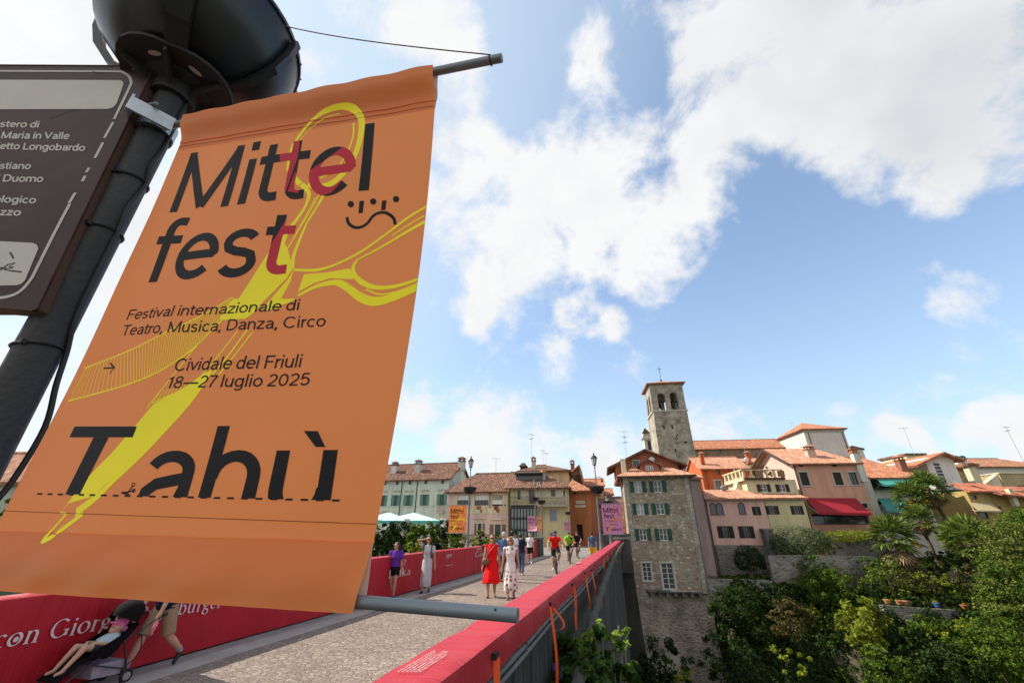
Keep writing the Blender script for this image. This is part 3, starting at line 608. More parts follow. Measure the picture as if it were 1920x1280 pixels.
# lower blade and the tip, in the second crop
yp([(1165,0),(1330,0),(1280,62),(1230,100),(1105,108),(1100,95)], C3); yp([(1390,0),(1490,0),(1380,45),(1330,62)], C3)
ys([(1190,160),(1080,300),(960,440),(830,600)], 6, C3); ys([(1240,150),(1130,300),(1060,380)], 8, C3); ys([(1265,165),(1160,300),(1090,385)], 6, C3); ys([(1000,215),(900,340),(735,545)], 5, C3)
yp([(945,430),(1003,385),(1062,352),(1000,455),(880,590),(700,780),(520,935),(475,985),(345,1022),(308,1068),(400,935),(560,770),(690,620),(765,530)], C3)
ys([(1062,360),(960,505),(830,650),(700,785),(560,915),(490,985),(380,1068)], wv(31, 6,16,18,20,22,24,30), C3)
ys([(1090,300),(985,240),(900,300)][1:], 6, C3)
for k in range(9): ys([(765+k*20, 522-k*6), (800+k*19, 468-k*7)], 3.2, C3, 1)
ys([(760,524),(860,478),(950,445)], 5, C3)
ys([(335,1073),(270,1145),(216,1208),(262,1188),(340,1130),(415,1074)], wv(26, 9,9,16,16,16,16), C3); ys([(300,1066),(335,1073)], 6, C3, 1)
# the hatched upper blade
up = spline([(425,347),(640,262),(850,158),(1000,88),(1165,-8)], 8); lo = spline([(340,512),(640,428),(820,350),(975,240),(1110,108)], 8)
ys(up, wv(len(up), 6,6), C3, 1); ys(lo, wv(len(lo), 6,6), C3, 1)
for k in range(58):
    t = (k+.5)/58; i = t*(len(up)-1); a, b = int(i), i-int(i); A = np.array(up[a])*(1-b)+np.array(up[min(a+1, len(up)-1)])*b; B = np.array(lo[a])*(1-b)+np.array(lo[min(a+1, len(lo)-1)])*b
    YEL.append(stroke2d(inv_list([C3(*A), C3(*B)]), 2.9/u_))
# letters turn red where the scissors' handle crosses them
def split_red(txt, polys):
    bm = bm_from2d([txt]); bmesh.ops.triangulate(bm, faces=bm.faces[:]); P = [[Vector((*q, 0)) for q in inv_list([C2(*p) for p in pl])] for pl in polys]
    for pl in P:
        for a, b in zip(pl, pl[1:]+pl[:1]):
            d = b-a; bmesh.ops.bisect_plane(bm, geom=bm.verts[:]+bm.edges[:]+bm.faces[:], plane_co=a, plane_no=(-d.y, d.x, 0), dist=1e-7)
    def inside(c, pl):
        s = [((b-a).x*(c-a).y-(b-a).y*(c-a).x) for a, b in zip(pl, pl[1:]+pl[:1])]; return all(x >= 0 for x in s) or all(x <= 0 for x in s)
    red = [f for f in bm.faces if any(inside(f.calc_center_median(), pl) for pl in P)]; rs = set(red)
    v = np.array([w.co[:] for w in bm.verts]); bm.verts.index_update()
    r = (v, [tuple(w.index for w in f.verts) for f in red]); k = (v, [tuple(w.index for w in f.verts) for f in bm.faces if f not in rs]); bm.free(); return k, r
i_ = [k for k, q in enumerate(INK) if q is big[0]][0]
INK[i_], r1 = split_red(big[0], [[(760,400),(890,400),(848,525),(838,590),(790,700),(760,700)], [(838,590),(862,650),(850,700),(800,690)], [(1095,455),(1160,480),(1135,570),(1020,695),(950,722),(890,670),(890,600)]])
i_ = [k for k, q in enumerate(INK) if q is big[1]][0]
INK[i_], r2 = split_red(big[1], [[(795,825),(860,820),(830,1130),(660,1130),(690,1000)]])
RED += [r1, r2]
def fine(items, step=.055):
    items = [(v if v.shape[1] == 3 else np.column_stack([v, np.full(len(v), (i % 9)*1e-5)]), f) for i, (v, f) in enumerate(items)]
    bm = bm_from2d(items); cut_grid(bm, step*BW); d = bm_data(bm); bm.free(); return d
PR = dict(yellow=fine(YEL, .2), ink=fine(INK, .2), red=fine(RED, .2)); PF = dict(yellow=fine(YEL, .019), ink=fine(INK, .019), red=fine(RED, .019))
def clipb(q): return min(1, max(0, q[0]/BW)), min(1, max(0, q[1]/BH))
def wrap(name, d, m_, off):
    mb = MB(); mb.add([ban(*clipb(q), off+q[2])-o_ for q in d[0]], d[1]); return mb.build(name, m_, banner, False, False)
wrap('scissors_print', PF['yellow'], M_yel, .0004); wrap('lettering', PF['ink'], M_ink, .0007); wrap('red_lettering', PF['red'], M_red, .0007)
# small copies of the same print for the lamp posts further on
def small_banner(loc, w, h, clothm, printm, label, dr=1, curl=0.):
    """hangs in the plane y = loc.y from the post, dr = +1 to the right, -1 to the left"""
    t = empty('festival_banner', loc, 0, label, 'banner', 'festival banners on the lamp posts'); x0 = 0 if dr > 0 else -w
    def sp(s, tt, off=0): return (x0+s*w, .03*math.sin(math.pi*tt)*s-off-curl*max(0, tt-.35)**2*s*.9, -tt*h+curl*.12*max(0, tt-.4)*s)
    mb = MB(); vs = [sp(i/6, j/8) for j in range(9) for i in range(7)]; mb.add(vs, [(j*7+i, j*7+i+1, (j+1)*7+i+1, (j+1)*7+i) for j in range(8) for i in range(6)]); mb.build('banner_cloth', clothm, t, True)
    for nm, k, m_, off in (('scissors_print','yellow',printm,.005),('lettering','ink',M_ink,.009),('red_lettering','red',M_red,.009)):
        mb = MB(); mb.add([sp(*clipb(q), off+q[2]*20) for q in PR[k][0]], PR[k][1]); mb.build(nm, m_, t, False, False)
    return t
# ------------------------------------------------------------------ brown direction sign
SY = R(16); sn = np.array([math.sin(SY), -math.cos(SY), 0]); st_ = np.array([math.cos(SY), math.sin(SY), 0]); s0 = np.array([LX, LY, 0])+sn*.062
def sg(px, py):
    q = ray(px, py); k = ((s0-CAM)@sn)/(sn@q); p = CAM+q*k; return np.array([(p-s0)@st_, p[2]])
C7 = lambda x, y: (x/2.613, 110+y/2.613)
M_brown = mat('brown sign enamel', (.055,.027,.027), .5, .3, 4, spec=.22, c2=(.035,.018,.018)); M_sw = mat('sign white foil', (.5,.47,.42), .5, .1, 6)
M_rust = mat('rusty sign edge', (.05,.035,.03), .8, .5, 30, c2=(.1,.04,.02))
sign = empty('direction_sign', Vector(s0)+Vector((0,0,0)), SY, 'brown tourist direction sign with white italic place names beside the near lamp post', 'sign')
def s3(q, d): return (q[0], -d, q[1])
tr_, br_ = sg(279,124), sg(62,583); lf = np.array([-.95, 0.])
out = [sg(0,122)+(sg(0,122)-sg(275,124))*1.1, sg(0,122), sg(268,123.5), sg(279,126), sg(283,134), sg(282,142)]+[sg(282+(74-282)*k/6, 142+(570-142)*k/6) for k in range(1,6)]+[sg(74,570), sg(70,579), sg(60,583), sg(0,578)]
out.append(sg(0,578)+(out[0]-sg(0,122))*np.array([1,.9]))
mb = MB(); mb.slab([s3(q, 0) for q in out], (0,.004,0)); pn = mb.build('panel', M_brown, sign)
mb = MB(); n_ = len(out); cen = np.mean(out, axis=0)
inn = [q+(cen-q)/np.linalg.norm(cen-q)*.004 for q in out]
for i in range(n_):
    j = (i+1) % n_; mb.hexa([s3(out[i], .002), s3(out[j], .002), s3(inn[j], .002), s3(inn[i], .002)], [s3(out[i], -.034), s3(out[j], -.034), s3(inn[j], -.034), s3(inn[i], -.034)])
mb.build('rim', M_rust, sign)
W = []
up_ = np.linalg.norm(sg(101,300)-sg(100,300))/2.613
for pp in ([(-60,62),(0,62),(300,63),(560,64),(605,70),(632,88),(642,112),(636,140),(560,298)], [(556,312),(512,390)], [(506,412),(466,488)], [(438,535),(424,558)], [(418,575),(405,602)], [(370,658),(340,708)], [(343,712),(265,860),(180,1030),(150,1085),(105,1135),(60,1160),(0,1172),(-60,1176)]):
    W.append(stroke2d([sg(*C7(*p)) for p in (spline(pp, 4) if len(pp) > 2 else pp)], 14*up_))
W.append(poly2d([sg(*C7(*p)) for p in ((-60,104),(0,105),(590,107),(603,114),(606,128),(572,222),(556,240),(530,248),(0,250),(-60,250))]))
W.append(poly2d([sg(*C7(*p)) for p in ((-60,893),(0,895),(160,903),(182,912),(189,932),(125,1085),(108,1102),(85,1110),(0,1112),(-60,1112))]))
def stext(s, part, x0, x1, y0, y1, cap): W.append(place_text(s, sg(*C7(x0,y0)), sg(*C7(x1,y1)), sg(*C7(x0+10,y0-cap)), 13., part))
stext('Monastero di', 'stero di', -2, 190, 336, 339, 31); stext('S. Maria in Valle', 'Maria in Valle', 5, 341, 392, 396, 33); stext('Tempietto Longobardo', 'etto Longobardo', -2, 417, 444, 454, 33)
stext('Museo Cristiano', 'stiano', -3, 151, 541, 543, 33); stext('del Duomo', 'Duomo', 13, 211, 603, 606, 34); stext('Archeologico', 'logico', 6, 176, 706, 710, 34); stext('Palazzo', 'zzo', -3, 102, 768, 770, 34)
mb = MB()
for v, f in W: mb.add([s3(q, .0008+(q[2] if len(q) > 2 else 0)) for q in v], f)
mb.build('lettering', M_sw, sign, False, False)
mb = MB()
for pp in ([(50,950),(60,962),(68,980)], [(0,1040),(40,1010),(78,1000),(45,1022),(70,1022),(22,1036),(60,1040),(108,1046)], [(0,1024),(35,1030)]): 
    v, f = stroke2d([sg(*C7(*p)) for p in pp], 7*up_); mb.add([s3(q, .0013) for q in v], f)
for pp in ([(455,65),(480,70),(520,70)], [(240,296),(330,262),(380,252)], [(370,252),(398,250)]):
    v, f = stroke2d([sg(*C7(*p)) for p in pp], 4*up_); mb.add([s3(q, .0013) for q in v], f)
mb.build('scratch_mark', mat('sign dark mark', (.03,.022,.02), .6, .2), sign, False, False)
# ------------------------------------------------------------------ bridge: walls, covers, pipe, straps, end pillars
def fabric(name, c):
    m_ = mat(name, c, .5, .1, 1.4, spec=.3); t = m_.node_tree; b = t.nodes['Principled BSDF']; tcn = t.nodes.new('ShaderNodeTexCoord')
    mpn = tnode(t, 'ShaderNodeMapping'); mpn.inputs['Scale'].default_value = (1.,5.,.6); t.links.new(tcn.outputs['Object'], mpn.inputs[0])
    n = tnode(t, 'ShaderNodeTexNoise', Scale=2.2, Detail=4, Distortion=.6); t.links.new(mpn.outputs[0], n.inputs['Vector']); bump(t, b, n.outputs['Fac'], .55, .04); b.inputs['Sheen Weight'].default_value = .18; b.inputs['Sheen Roughness'].default_value = .4; b.inputs['Sheen Tint'].default_value = (1,.35,.4,1); return m_
M_redf = fabric('red fabric', (.38,.007,.016)); M_wht = mat('white print on fabric', (.62,.55,.55), .6, .1)
M_conc = mat('streaked concrete', (.055,.05,.041), .92, .45, 2.6, 8, bmp=.5, bscale=14, stretch=(1,3.5,.18), c2=(.007,.007,.006))
M_conc2 = mat('grey old stone', (.17,.165,.155), .92, .4, 1.5, 8, bmp=.5, bscale=12, c2=(.06,.058,.05))
bridge = empty('stone_bridge', (0,0,0), 0, 'old stone road bridge with streaked grey side walls crossing the gorge', 'bridge')
def yz_wall(mb, x0, x1, top, ys_, bot):
    """wall between planes x0,x1 with a bottom edge bot(y)"""
    for a, b in zip(ys_, ys_[1:]):
        mb.hexa([(x0,a,bot(a)),(x1,a,bot(a)),(x1,b,bot(b)),(x0,b,bot(b))], [(x0,a,top),(x1,a,top),(x1,b,top),(x0,b,top)])
YS = [-8+k*1.0 for k in range(43)]
arch = lambda y: -19 if (y < 3 or y > 31.5) else -19+16.5*math.sqrt(max(0, 1-((y-17)/14.6)**2))
mb = MB(); yz_wall(mb, -1.36, -1.15, 1.04, YS, lambda y: .3); mb.build('parapet_wall', M_conc, bridge)
mb = MB(); yz_wall(mb, -7.46, -7.2, 1.03, YS, lambda y: -.9); mb.build('parapet_wall', M_conc, bridge)
mb = MB(); yz_wall(mb, -7.2, -1.2, -.92, YS, lambda y: min(arch(y), -1.6)); M_shade = mat('shade darkened stone', (.05,.047,.04), .95, .6, 1.2, 8, bmp=.6, bscale=8, stretch=(1,1,.3), c2=(.012,.012,.01)); mb.build('arch', M_shade, bridge); mb = MB(); yz_wall(mb, -1.355, -1.155, .3, YS, lambda y: -.92); mb.build('parapet_base', M_shade, bridge)  # shade below the moulding is painted in as a darker stone colour
cor = [(-.9,33,.93),(-.9,23.1,.87),(-.9,17.3,.78),(-.88,13,.66),(-.85,9.6,.53),(-.82,7.6,.44),(-.78,5.5,.3),(-.74,3,.05)]
mb = MB(); cs = spline(cor, 9); mb.tube(cs, [.08+.018*noise.noise(Vector((p[1]*1.7,2,1)))+.012*math.sin(p[1]*4.3) for p in cs], 12); mb.build('stone_moulding', mat('mossy moulding stone', (.065,.06,.048), .95, .5, 4, 8, bmp=1., bscale=12, bdist=.05, c2=(.04,.04,.03)), bridge, True)
M_pil = mat('dark bridge pier stone', (.085,.08,.074), .92, .4, 1.3, 8, bmp=.6, bscale=8, c2=(.03,.029,.026), stretch=(1,1,.5))
def pillar(loc, label):
    t = empty('end_pillar', loc, 0, label, 'pillar', 'stone pillars at the end of the bridge'); mb = MB(); mb.box((-.5,-.5,-.9),(.5,.5,1.12)); mb.box((-.42,-.53,.1),(.42,-.5,.95)); mb.build('shaft', M_pil, t)
    mb = MB(); mb.box((-.6,-.6,1.12),(.6,.6,1.26)); mb.build('cap', M_conc2, t); return t
pillar((-1.0,33.3,0), 'dark stone pillar ending the right parapet beside the stone house'); pillar((-7.4,33.3,0), 'dark stone pillar ending the left parapet behind the walkers')
ab = MB(); ab.hexa([(-1.4,33.81,-19),(.5,33.81,-19),(-.1,49,-19),(-1.4,49,-19)], [(-1.4,33.81,-.03),(-.5,33.81,-.03),(-.9,49,-.03),(-1.4,49,-.03)]); ab.build('abutment', M_shade, bridge)
# red covers
def cover(name, label, prof_, y0, y1, amp, n=230):
    """prof_: list of (x,z,fold) across; swept along y with gathered folds"""
    mb = MB(); m_ = len(prof_); vs = []
    for j in range(n+1):
        y = y0+(y1-y0)*j/n
        for i, (x, z, fo) in enumerate(prof_):
            f = noise.noise(Vector((i*.35, y*2.1, 4.)))*.6+noise.noise(Vector((i*.5+9, y*5.3, 1.)))*.45
            dx, dz = fo; vs.append((x+dx*amp*f, y+amp*.6*noise.noise(Vector((i, y, 7.))), z+dz*amp*f))
    mb.add(vs, [(j*m_+i, j*m_+i+1, (j+1)*m_+i+1, (j+1)*m_+i) for j in range(n) for i in range(m_-1)])
    t = empty(name, (0,0,0), 0, label, 'parapet cover', 'red fabric covers on the parapets'); mb.build('fabric', M_redf, t, True); return t
rp = [(-1.44,.02,(1,0)),(-1.43,.5,(1,0)),(-1.43,.9,(1,0)),(-1.425,1.06,(.3,.3)),(-1.4,1.085,(0,.6)),(-1.32,1.083,(0,1)),(-1.2,1.08,(0,1)),(-1.11,1.08,(0,.8)),(-1.075,1.07,(.3,.4)),(-1.065,1.04,(.6,.1)),(-1.062,.99,(1,0)),(-1.066,.93,(1,0)),(-1.07,.88,(1,.4))]
cr_ = cover('parapet_cover', 'long red fabric cover strapped over the right parapet', rp, .75, 32.7, .03, 420)
lpf = [(-7.5,.5,(1,0)),(-7.49,1.0,(.5,0)),(-7.47,1.07,(0,.3)),(-7.3,1.085,(0,.6)),(-7.14,1.08,(0,.5)),(-7.11,1.06,(.5,.2)),(-7.1,.95,(1,0)),(-7.095,.7,(1.6,0)),(-7.09,.45,(1.8,0)),(-7.08,.2,(1.6,0)),(-7.06,.03,(1.,0))]
cl_ = cover('parapet_cover', 'tall red fabric cover with white lettering along the left parapet', lpf, -4, 20.5, .032, 320)
c3_ = cover('parapet_cover', 'far red fabric cover on the left parapet behind the walkers', [(x, z, f) for x, z, f in lpf], 21.0, 32.7, .02, 120)
# white serif lettering on the left cover: strokes of a broad nib, with serifs
def nib(p, hx=5.2, hy=1.5, ang=18):
    """outline strip of a nib with half-widths hx (across) turned by ang"""
    a = R(ang); v = np.array([hx*math.cos(a), hx*math.sin(a)]); P = np.array(p, float); n = len(P)
    t = np.gradient(P, axis=0); t /= np.linalg.norm(t, axis=1)[:,None]+1e-9; nr = np.stack([-t[:,1], t[:,0]], 1); w = np.maximum(hy, np.abs(nr@v))
    return np.concatenate([P+nr*w[:,None], P-nr*w[:,None]]), [(i, i+1, n+i+1, n+i) for i in range(n-1)]
def sf(x, y, w=9): return [(x-w, y), (x+w, y)]
_S = {'c': (44, [_arc(24,24,17,22,45,310,18)]), 'o': (52, [_arc(26,24,19,22,0,360,24)]), 'n': (58, [[(15,2),(15,46)], [(15,34)]+_arc(30,31,13,14,160,0,8)+[(43,2)], sf(15,1), sf(43,1), [(8,44),(15,46)]]),
 'G': (78, [_arc(40,36,29,34,45,320,24), [(66,6),(66,28)], sf(64,29,11)]), 'i': (28, [[(14,2),(14,46)], sf(14,1), [(7,44),(14,46)], [(14,58),(14,66)]]), 'r': (40, [[(14,2),(14,46)], sf(14,1), [(7,44),(14,46)], [(14,32),(22,42),(34,43)]]),
 'g': (50, [_arc(22,32,13,13,0,360,18), [(33,42),(45,45)], [(14,20),(12,12),(22,8),(36,4),(40,-6)]+_arc(24,-8,16,10,0,-180,8)+[(9,-2),(14,6)]]),
 'P': (58, [[(16,2),(16,70)], sf(16,1), sf(14,71,8), [(16,70)]+_arc(30,53,20,17,90,-90,14)+[(16,36)]]), 'e': (46, [[(8,27),(39,27)]+_arc(24,24,16.5,22,8,315,20)]),
 's': (40, [_arc(20,35,11,10,30,180,7)+[(10,29),(20,25),(30,20),(31,13)]+_arc(20,12,11.5,10,0,-150,8)]), 'b': (54, [[(13,2),(13,72)], [(6,70),(13,72)], _arc(28,24,17,22,160,-160,20)]), 'u': (58, [[(13,46),(13,18)]+_arc(27,16,14,14,180,350,8), [(42,46),(42,2)], [(6,45),(13,46)], [(35,45),(42,46)], [(42,2),(50,2)]]),
 'K': (66, [[(16,2),(16,70)], sf(16,1), sf(16,71), [(18,34),(52,70)], sf(52,71), [(26,42),(54,2)], sf(54,1)]), 'a': (46, [_arc(22,34,12,11,165,0,7)+[(34,2)], [(34,28),(20,24),(10,16),(10,8),(16,2),(26,4),(34,12)], [(34,3),(42,2)]]),
 'f': (32, [[(14,2),(14,58)]+_arc(23,60,9,11,180,40,6), sf(14,1), [(4,45),(28,45)]]), 'k': (54, [[(13,2),(13,72)], sf(13,1), [(6,70),(13,72)], [(15,22),(40,46)], sf(40,45,7), [(22,28),(42,2)], sf(43,1,8)]),
 'd': (54, [[(41,2),(41,72)], [(34,70),(41,72)], _arc(25,24,17,22,20,340,20), [(41,2),(49,2)]]), ' ': (26, []),
 '1': (34, [[(17,2),(17,66)], sf(17,1), [(8,58),(17,66)]]), '8': (46, [_arc(23,51,12,14,0,360,14), _arc(23,18,15,16,0,360,16)]), '9': (46, [_arc(23,46,14,19,0,360,16), [(37,46),(34,20),(14,2)]]), '2': (46, [_arc(22,48,14,17,170,-10,9)+[(34,36),(8,4)], [(8,3),(40,3)]]), '7': (44, [[(6,66),(40,66)], [(40,66),(24,30),(18,2)]])}
def serif(s):
    V = []; F = []; x = 0; z = 0
    for ch in s:
        a, st = _S[ch]
        for p in st:
            v, f = nib([(x+q[0], q[1]) for q in p]); b = len(V); z = (z+1) % 6; V += [(q[0], q[1], z*1e-4) for q in v]; F += [tuple(b+i for i in g) for g in f]
        x += a
    return np.array(V), F, x
def on_cover(s, ya, yb, z0, cap_, par, name='lettering'):
    """words on the inner face of the left cover, read from the road: first letter at y = ya"""
    v, f, w = serif(s); mb = MB(); mb.add([(-7.062-.008*min(1, max(0, (z0+q[1]/72*cap_)/1.))+q[2], ya+(yb-ya)*q[0]/w, z0+q[1]/72*cap_) for q in v], f); return mb.build(name, M_wht, par, False, False)
pa = on_x(10, 1201, -7.08); pb = on_x(417, 1128, -7.08); y_ = lambda px, py: on_x(px, py, -7.08)
cap_ = (on_x(104, 1150, -7.08).z-on_x(104, 1183, -7.08).z)
ya = pa.y-.0; yb = pb.y; zb = on_x(104, 1185, -7.08).z
_w = serif('con Giorgio Pressburger')[2]; _w1 = serif('con')[2]-52-58
on_cover('con Giorgio Pressburger', ya-(yb-ya)*44/_w, yb, .58, .2, cl_)
mb = MB(); q0 = (ya-(yb-ya)*44/_w)+(yb-ya+(yb-ya)*44/_w)*(44+26)/_w; n_ = 16; k_ = (yb-ya)/_w
mb.slab([(-7.055, q0+9*k_*math.cos(2*math.pi*i/n_), .58+.2*24/72+.026*math.sin(2*math.pi*i/n_)) for i in range(n_)], (.003,0,0)); mb.build('target_dot', M_wht, cl_)
a = on_x(746, 1066, -7.08); b = on_x(770, 1062, -7.08); on_cover('Kafka', a.y-.55, b.y, .5, .21, cl_); on_cover('12', on_x(751, 1047, -7.08).y, on_x(762, 1046, -7.08).y, .8, .16, cl_)
a = on_x(836, 1042, -7.08); b = on_x(847, 1041, -7.08); on_cover('1897', a.y, b.y, .8, .14, cl_)
mb = MB(); mb.box((-7.062, on_x(835,1054,-7.08).y, .545), (-7.058, on_x(848,1053,-7.08).y, .56)); mb.build('underline', M_wht, cl_)
a = on_x(890, 1040, -7.08); b = on_x(912, 1036, -7.08); on_cover('Guerra d', a.y, b.y+1.6, .66, .22, cl_); on_cover('1897', a.y+.2, a.y+.9, .93, .1, cl_)
# small print on top of the right cover: too small to read, just broken marks
mb = MB(); A = on_z(742, 1262, 1.09); e1 = on_z(812, 1221, 1.09)-A; e2 = on_z(790, 1262, 1.09)-A
for ln in range(6):
    u = .02
    while u < 1-.1*((ln*37) % 3):
        w_ = .03+.05*random.random()
        for k in range(3):
            p = A+e1*(u+w_*k/3)+e2*(ln/6.+.02); q = A+e1*(u+w_*(k+.75)/3)+e2*(ln/6.+.02); h = e2*(.045 if random.random() < .7 else .075); mb.add([tuple(p+Vector((0,0,.006))), tuple(q+Vector((0,0,.006))), tuple(q+h+Vector((0,0,.006))), tuple(p+h+Vector((0,0,.006)))], [(0,1,2,3)])
        u += w_+.02
mb.build('small_print', M_wht, cr_, False, False)
mb = MB(); p = on_z(1086, 1055, 1.095); mb.box((p.x-.06, p.y-.2, 1.097), (p.x+.03, p.y+.2, 1.1)); mb.build('pale_patch', mat('pink print patch', (.55,.2,.22), .6), cr_)
# pipe along the outside
mb = MB(); P = [(-1.1, y, .84+.012*math.sin(y*1.3)) for y in np.arange(-3, 33, .5)]
mb.tube(P, .026, 8); mb.tube([(x+.02, y, z-.052) for x, y, z in P], .018, 8)
for y in np.arange(1.2, 32, 1.6): mb.box((-1.15, y, .76), (-1.068, y+.03, .875))
tag(mb.build('conduit_pipe', mat('old grey conduit', (.13,.135,.13), .6, .35, 6, metal=.2), None, True), 'grey conduit pipe clipped along the outside of the right parapet', 'pipe')
# orange ratchet straps
M_or2 = mat('orange webbing', (.85,.1,.01), .6, .12, 8); M_blu = mat('blue strap label', (.03,.05,.25), .5)
def strap(y, zt, zb, label, w=.028, loop=False, out=.0, y2=None):
    x = -1.045; t = empty('ratchet_strap', (0,0,0), 0, label, 'strap', 'orange straps hanging from the red cover'); n = 14; mb = MB(); L = []
    ye = y if y2 is None else y2
    for k in range(n+1):
        u = k/n; L.append((x+out*math.sin(u*2.6)+.012*math.sin(5*u+y), y+(ye-y)*u+.012*math.sin(4*u+2*y), zt+(zb-zt)*u, R(58)+R(28)*math.sin(3*u+y)))
    def band(L, mb):
        vs = []
        for px_, py_, pz_, tw in L: c_, s_ = math.cos(tw)*w/2, math.sin(tw)*w/2; vs += [(px_-s_, py_-c_, pz_), (px_+s_, py_+c_, pz_), (px_+s_+.002, py_+c_, pz_), (px_-s_+.002, py_-c_, pz_)]
        for i in range(len(L)-1):
            for k in range(4): mb.f.append(tuple(len(mb.v)+j for j in (i*4+k, i*4+(k+1)%4, (i+1)*4+(k+1)%4, (i+1)*4+k))); mb.mi.append(0)
        mb.v += vs
    band(L, mb)
    if loop: band([(x+.02+.1*math.sin(math.pi*k/10), y+.11*math.sin(math.pi*k/10*1.0)+.02, zt-.03-.22*math.sin(math.pi*k/10*.5)-.02*math.sin(math.pi*k/10), .6) for k in range(11)], mb)
    mb.build('webbing', M_or2, t)
    if zt-zb > .5:
        m2 = MB(); z = zt-.55*(zt-zb); yy = y+(ye-y)*.55; m2.box((x-.004, yy-w*.5, z-.03), (x+.02, yy+w*.5, z+.03)); m2.build('blue_label', M_blu, t)
    m2 = MB(); m2.box((x-.03, y-w*.6, zt-.01), (x+.006, y+w*.6, zt+.03)); m2.build('buckle', DARKM, t); return t
ST = [(3.38,.98,-.2,'nearest orange strap, short and wide, running off the bottom of the picture',.05,False,None),(5.5,1.0,-.05,'orange strap with a bulging loop at its top, second from the near end',.03,True,None),
 (7.4,1.0,.42,'long orange strap with a dark blue label, third from the near end',.036,False,None),(9.3,1.0,.42,'orange strap hanging just behind the long blue-labelled one',.034,False,None),
 (10.6,.95,.42,'thin orange strap between the blue-labelled strap and the slanting strap',.03,False,None),(11.4,1.0,-.1,'longest thin orange strap slanting across the pipe down to the stone moulding',.03,False,13.2),
 (14.2,1.0,.45,'thin orange strap midway along the far half of the parapet',.04,False,None)]
for y, zt, zb_, lb, w_, lo_, y2_ in ST: strap(y, zt, zb_, lb, w_, lo_, .03, y2_)
FAR = ['orange strap ninth of the row, near the far end','thin short orange strap tenth of the row, close to the far pillar','orange strap eleventh of the row, close to the far pillar','orange strap twelfth of the row, just before the far pillar','last orange strap beside the far pillar']
for k, y in enumerate((16.6,19.2,22.4,26.,30.)): strap(y, 1.0, .42+.1*(k % 2), FAR[k] if k else 'orange strap eighth of the row, where the parapet narrows in the distance', .05)
# lamp posts and banners further along
lr = lamp_post((-1.42,18.9,1.05), 'grey lamp post on the right parapet with a camera arm and a pink banner', 2.82-.0-.8, 3.83)
mb = MB(); z = 3.85-1.05; mb.tube([(0,0,z),(.18,0,z+.03),(.26,0,z-.02)], .012, 6); mb.tube([(.26,0,z-.02),(.26,0,z-.1)], .02, 6); mb.ball((.26,0,z-.14), .055, 10, 6); mb.build('security_camera', DARKM, lr, True)
small_banner((-1.28,18.9,2.78), .82, 1.17, M_pk, M_orp, 'pink festival banner with orange scissors on the right lamp post')
ll = lamp_post((-7.3,19.,1.05), 'grey lamp post on the left parapet with an orange banner', 2.95-.8, 3.95)
small_banner((-7.42,19.,2.82), .85, 1.18, M_or, M_yel, 'small orange festival banner on the left lamp post', -1)
for post, dr in ((lr, 1), (ll, -1)):
    b_ = .1 if dr > 0 else -.1
    mb = MB(); z1 = 2.79-1.05+(0 if dr > 0 else .04); mb.tube([(0,0,z1),(dr*1.1,0,z1)], .014, 7); mb.build('banner_arm', M_galvd, post); mb = MB(); mb.tube([(0,0,z1-1.18),(dr*1.05,0,z1-1.18)], .016, 7); mb.build('banner_arm', M_galvd, post)
f1 = on_y(1005, 1006, 36.5); f2 = on_y(1017, 1008, 35.); f3 = on_y(1067, 1003, 44)
l1 = lamp_post((f1.x, 36.5, 0.), 'distant lamp post left of the cyclists carrying a half folded pink banner', 3.5, 5.3, r=.05); l1.scale = (1.1,)*3
l2 = lamp_post((f2.x, 35., 0.), 'distant dark lamp post right of the half folded pink banner', 3.2, 5.0, r=.05); l2.scale = (1.1,)*3
l3 = lamp_post((f3.x, 44., 0.), 'farthest lamp post in front of the orange house with a small pink banner', 3.0, 5.3, r=.045)
for (a, b, c, d), y, cm, pm, lb, cu in (((989,967,1008,996),36.5,M_pk,M_orp,'small pink festival banner with a folded corner on a distant lamp post',.9),((1009,969,1016,996),35.05,M_or,M_yel,'narrow strip of orange banner beside the folded pink one',0),((1057,977,1069,995),44.,M_pk,M_orp,'smallest pink festival banner on the farthest lamp post',0),((1161,942,1173,998),27.,M_or,M_yel,'orange festival banner peeping out behind the pink one near the stone house',0)):
    p0 = on_y(a, b, y); p1 = on_y(c, d, y); small_banner(p0, p1.x-p0.x, p0.z-p1.z, cm, pm, lb, 1, cu)
p = on_y(1160, 1000, 27.); l4 = lamp_post((-1.45,27.,1.05), 'lamp post half hidden behind the pink banner near the stone house', 1.9, 2.7, r=.045)
# ------------------------------------------------------------------ buildings
class F:
    """vertical facade plane: through the horizon point px at forward depth yc, running at world angle deg"""
    def __init__(s, px, yc, deg, zb=0.):
        p = on_fwd(px, 992, yc); s.o = Vector((p.x, p.y, zb)); s.a = R(deg); s.u = np.array([math.cos(s.a), math.sin(s.a), 0]); s.n = np.array([-math.sin(s.a), math.cos(s.a), 0])
    def uz(s, px, py, back=0.):
        q = ray(px, py); o = np.array(s.o)+s.n*back; k = ((o-CAM)@s.n)/(q@s.n); p = CAM+q*k; return (p-o)@s.u, p[2]-s.o.z
    def rect(s, x0, y0, x1, y1, back=0.):
        ym = (y0+y1)/2; xm = (x0+x1)/2; return s.uz(x0, ym, back)[0], s.uz(x1, ym, back)[0], s.uz(xm, y1, back)[1], s.uz(xm, y0, back)[1]
def house(name, label, f, cat='house', group=None): return empty(name, f.o, f.a, label, cat, group)
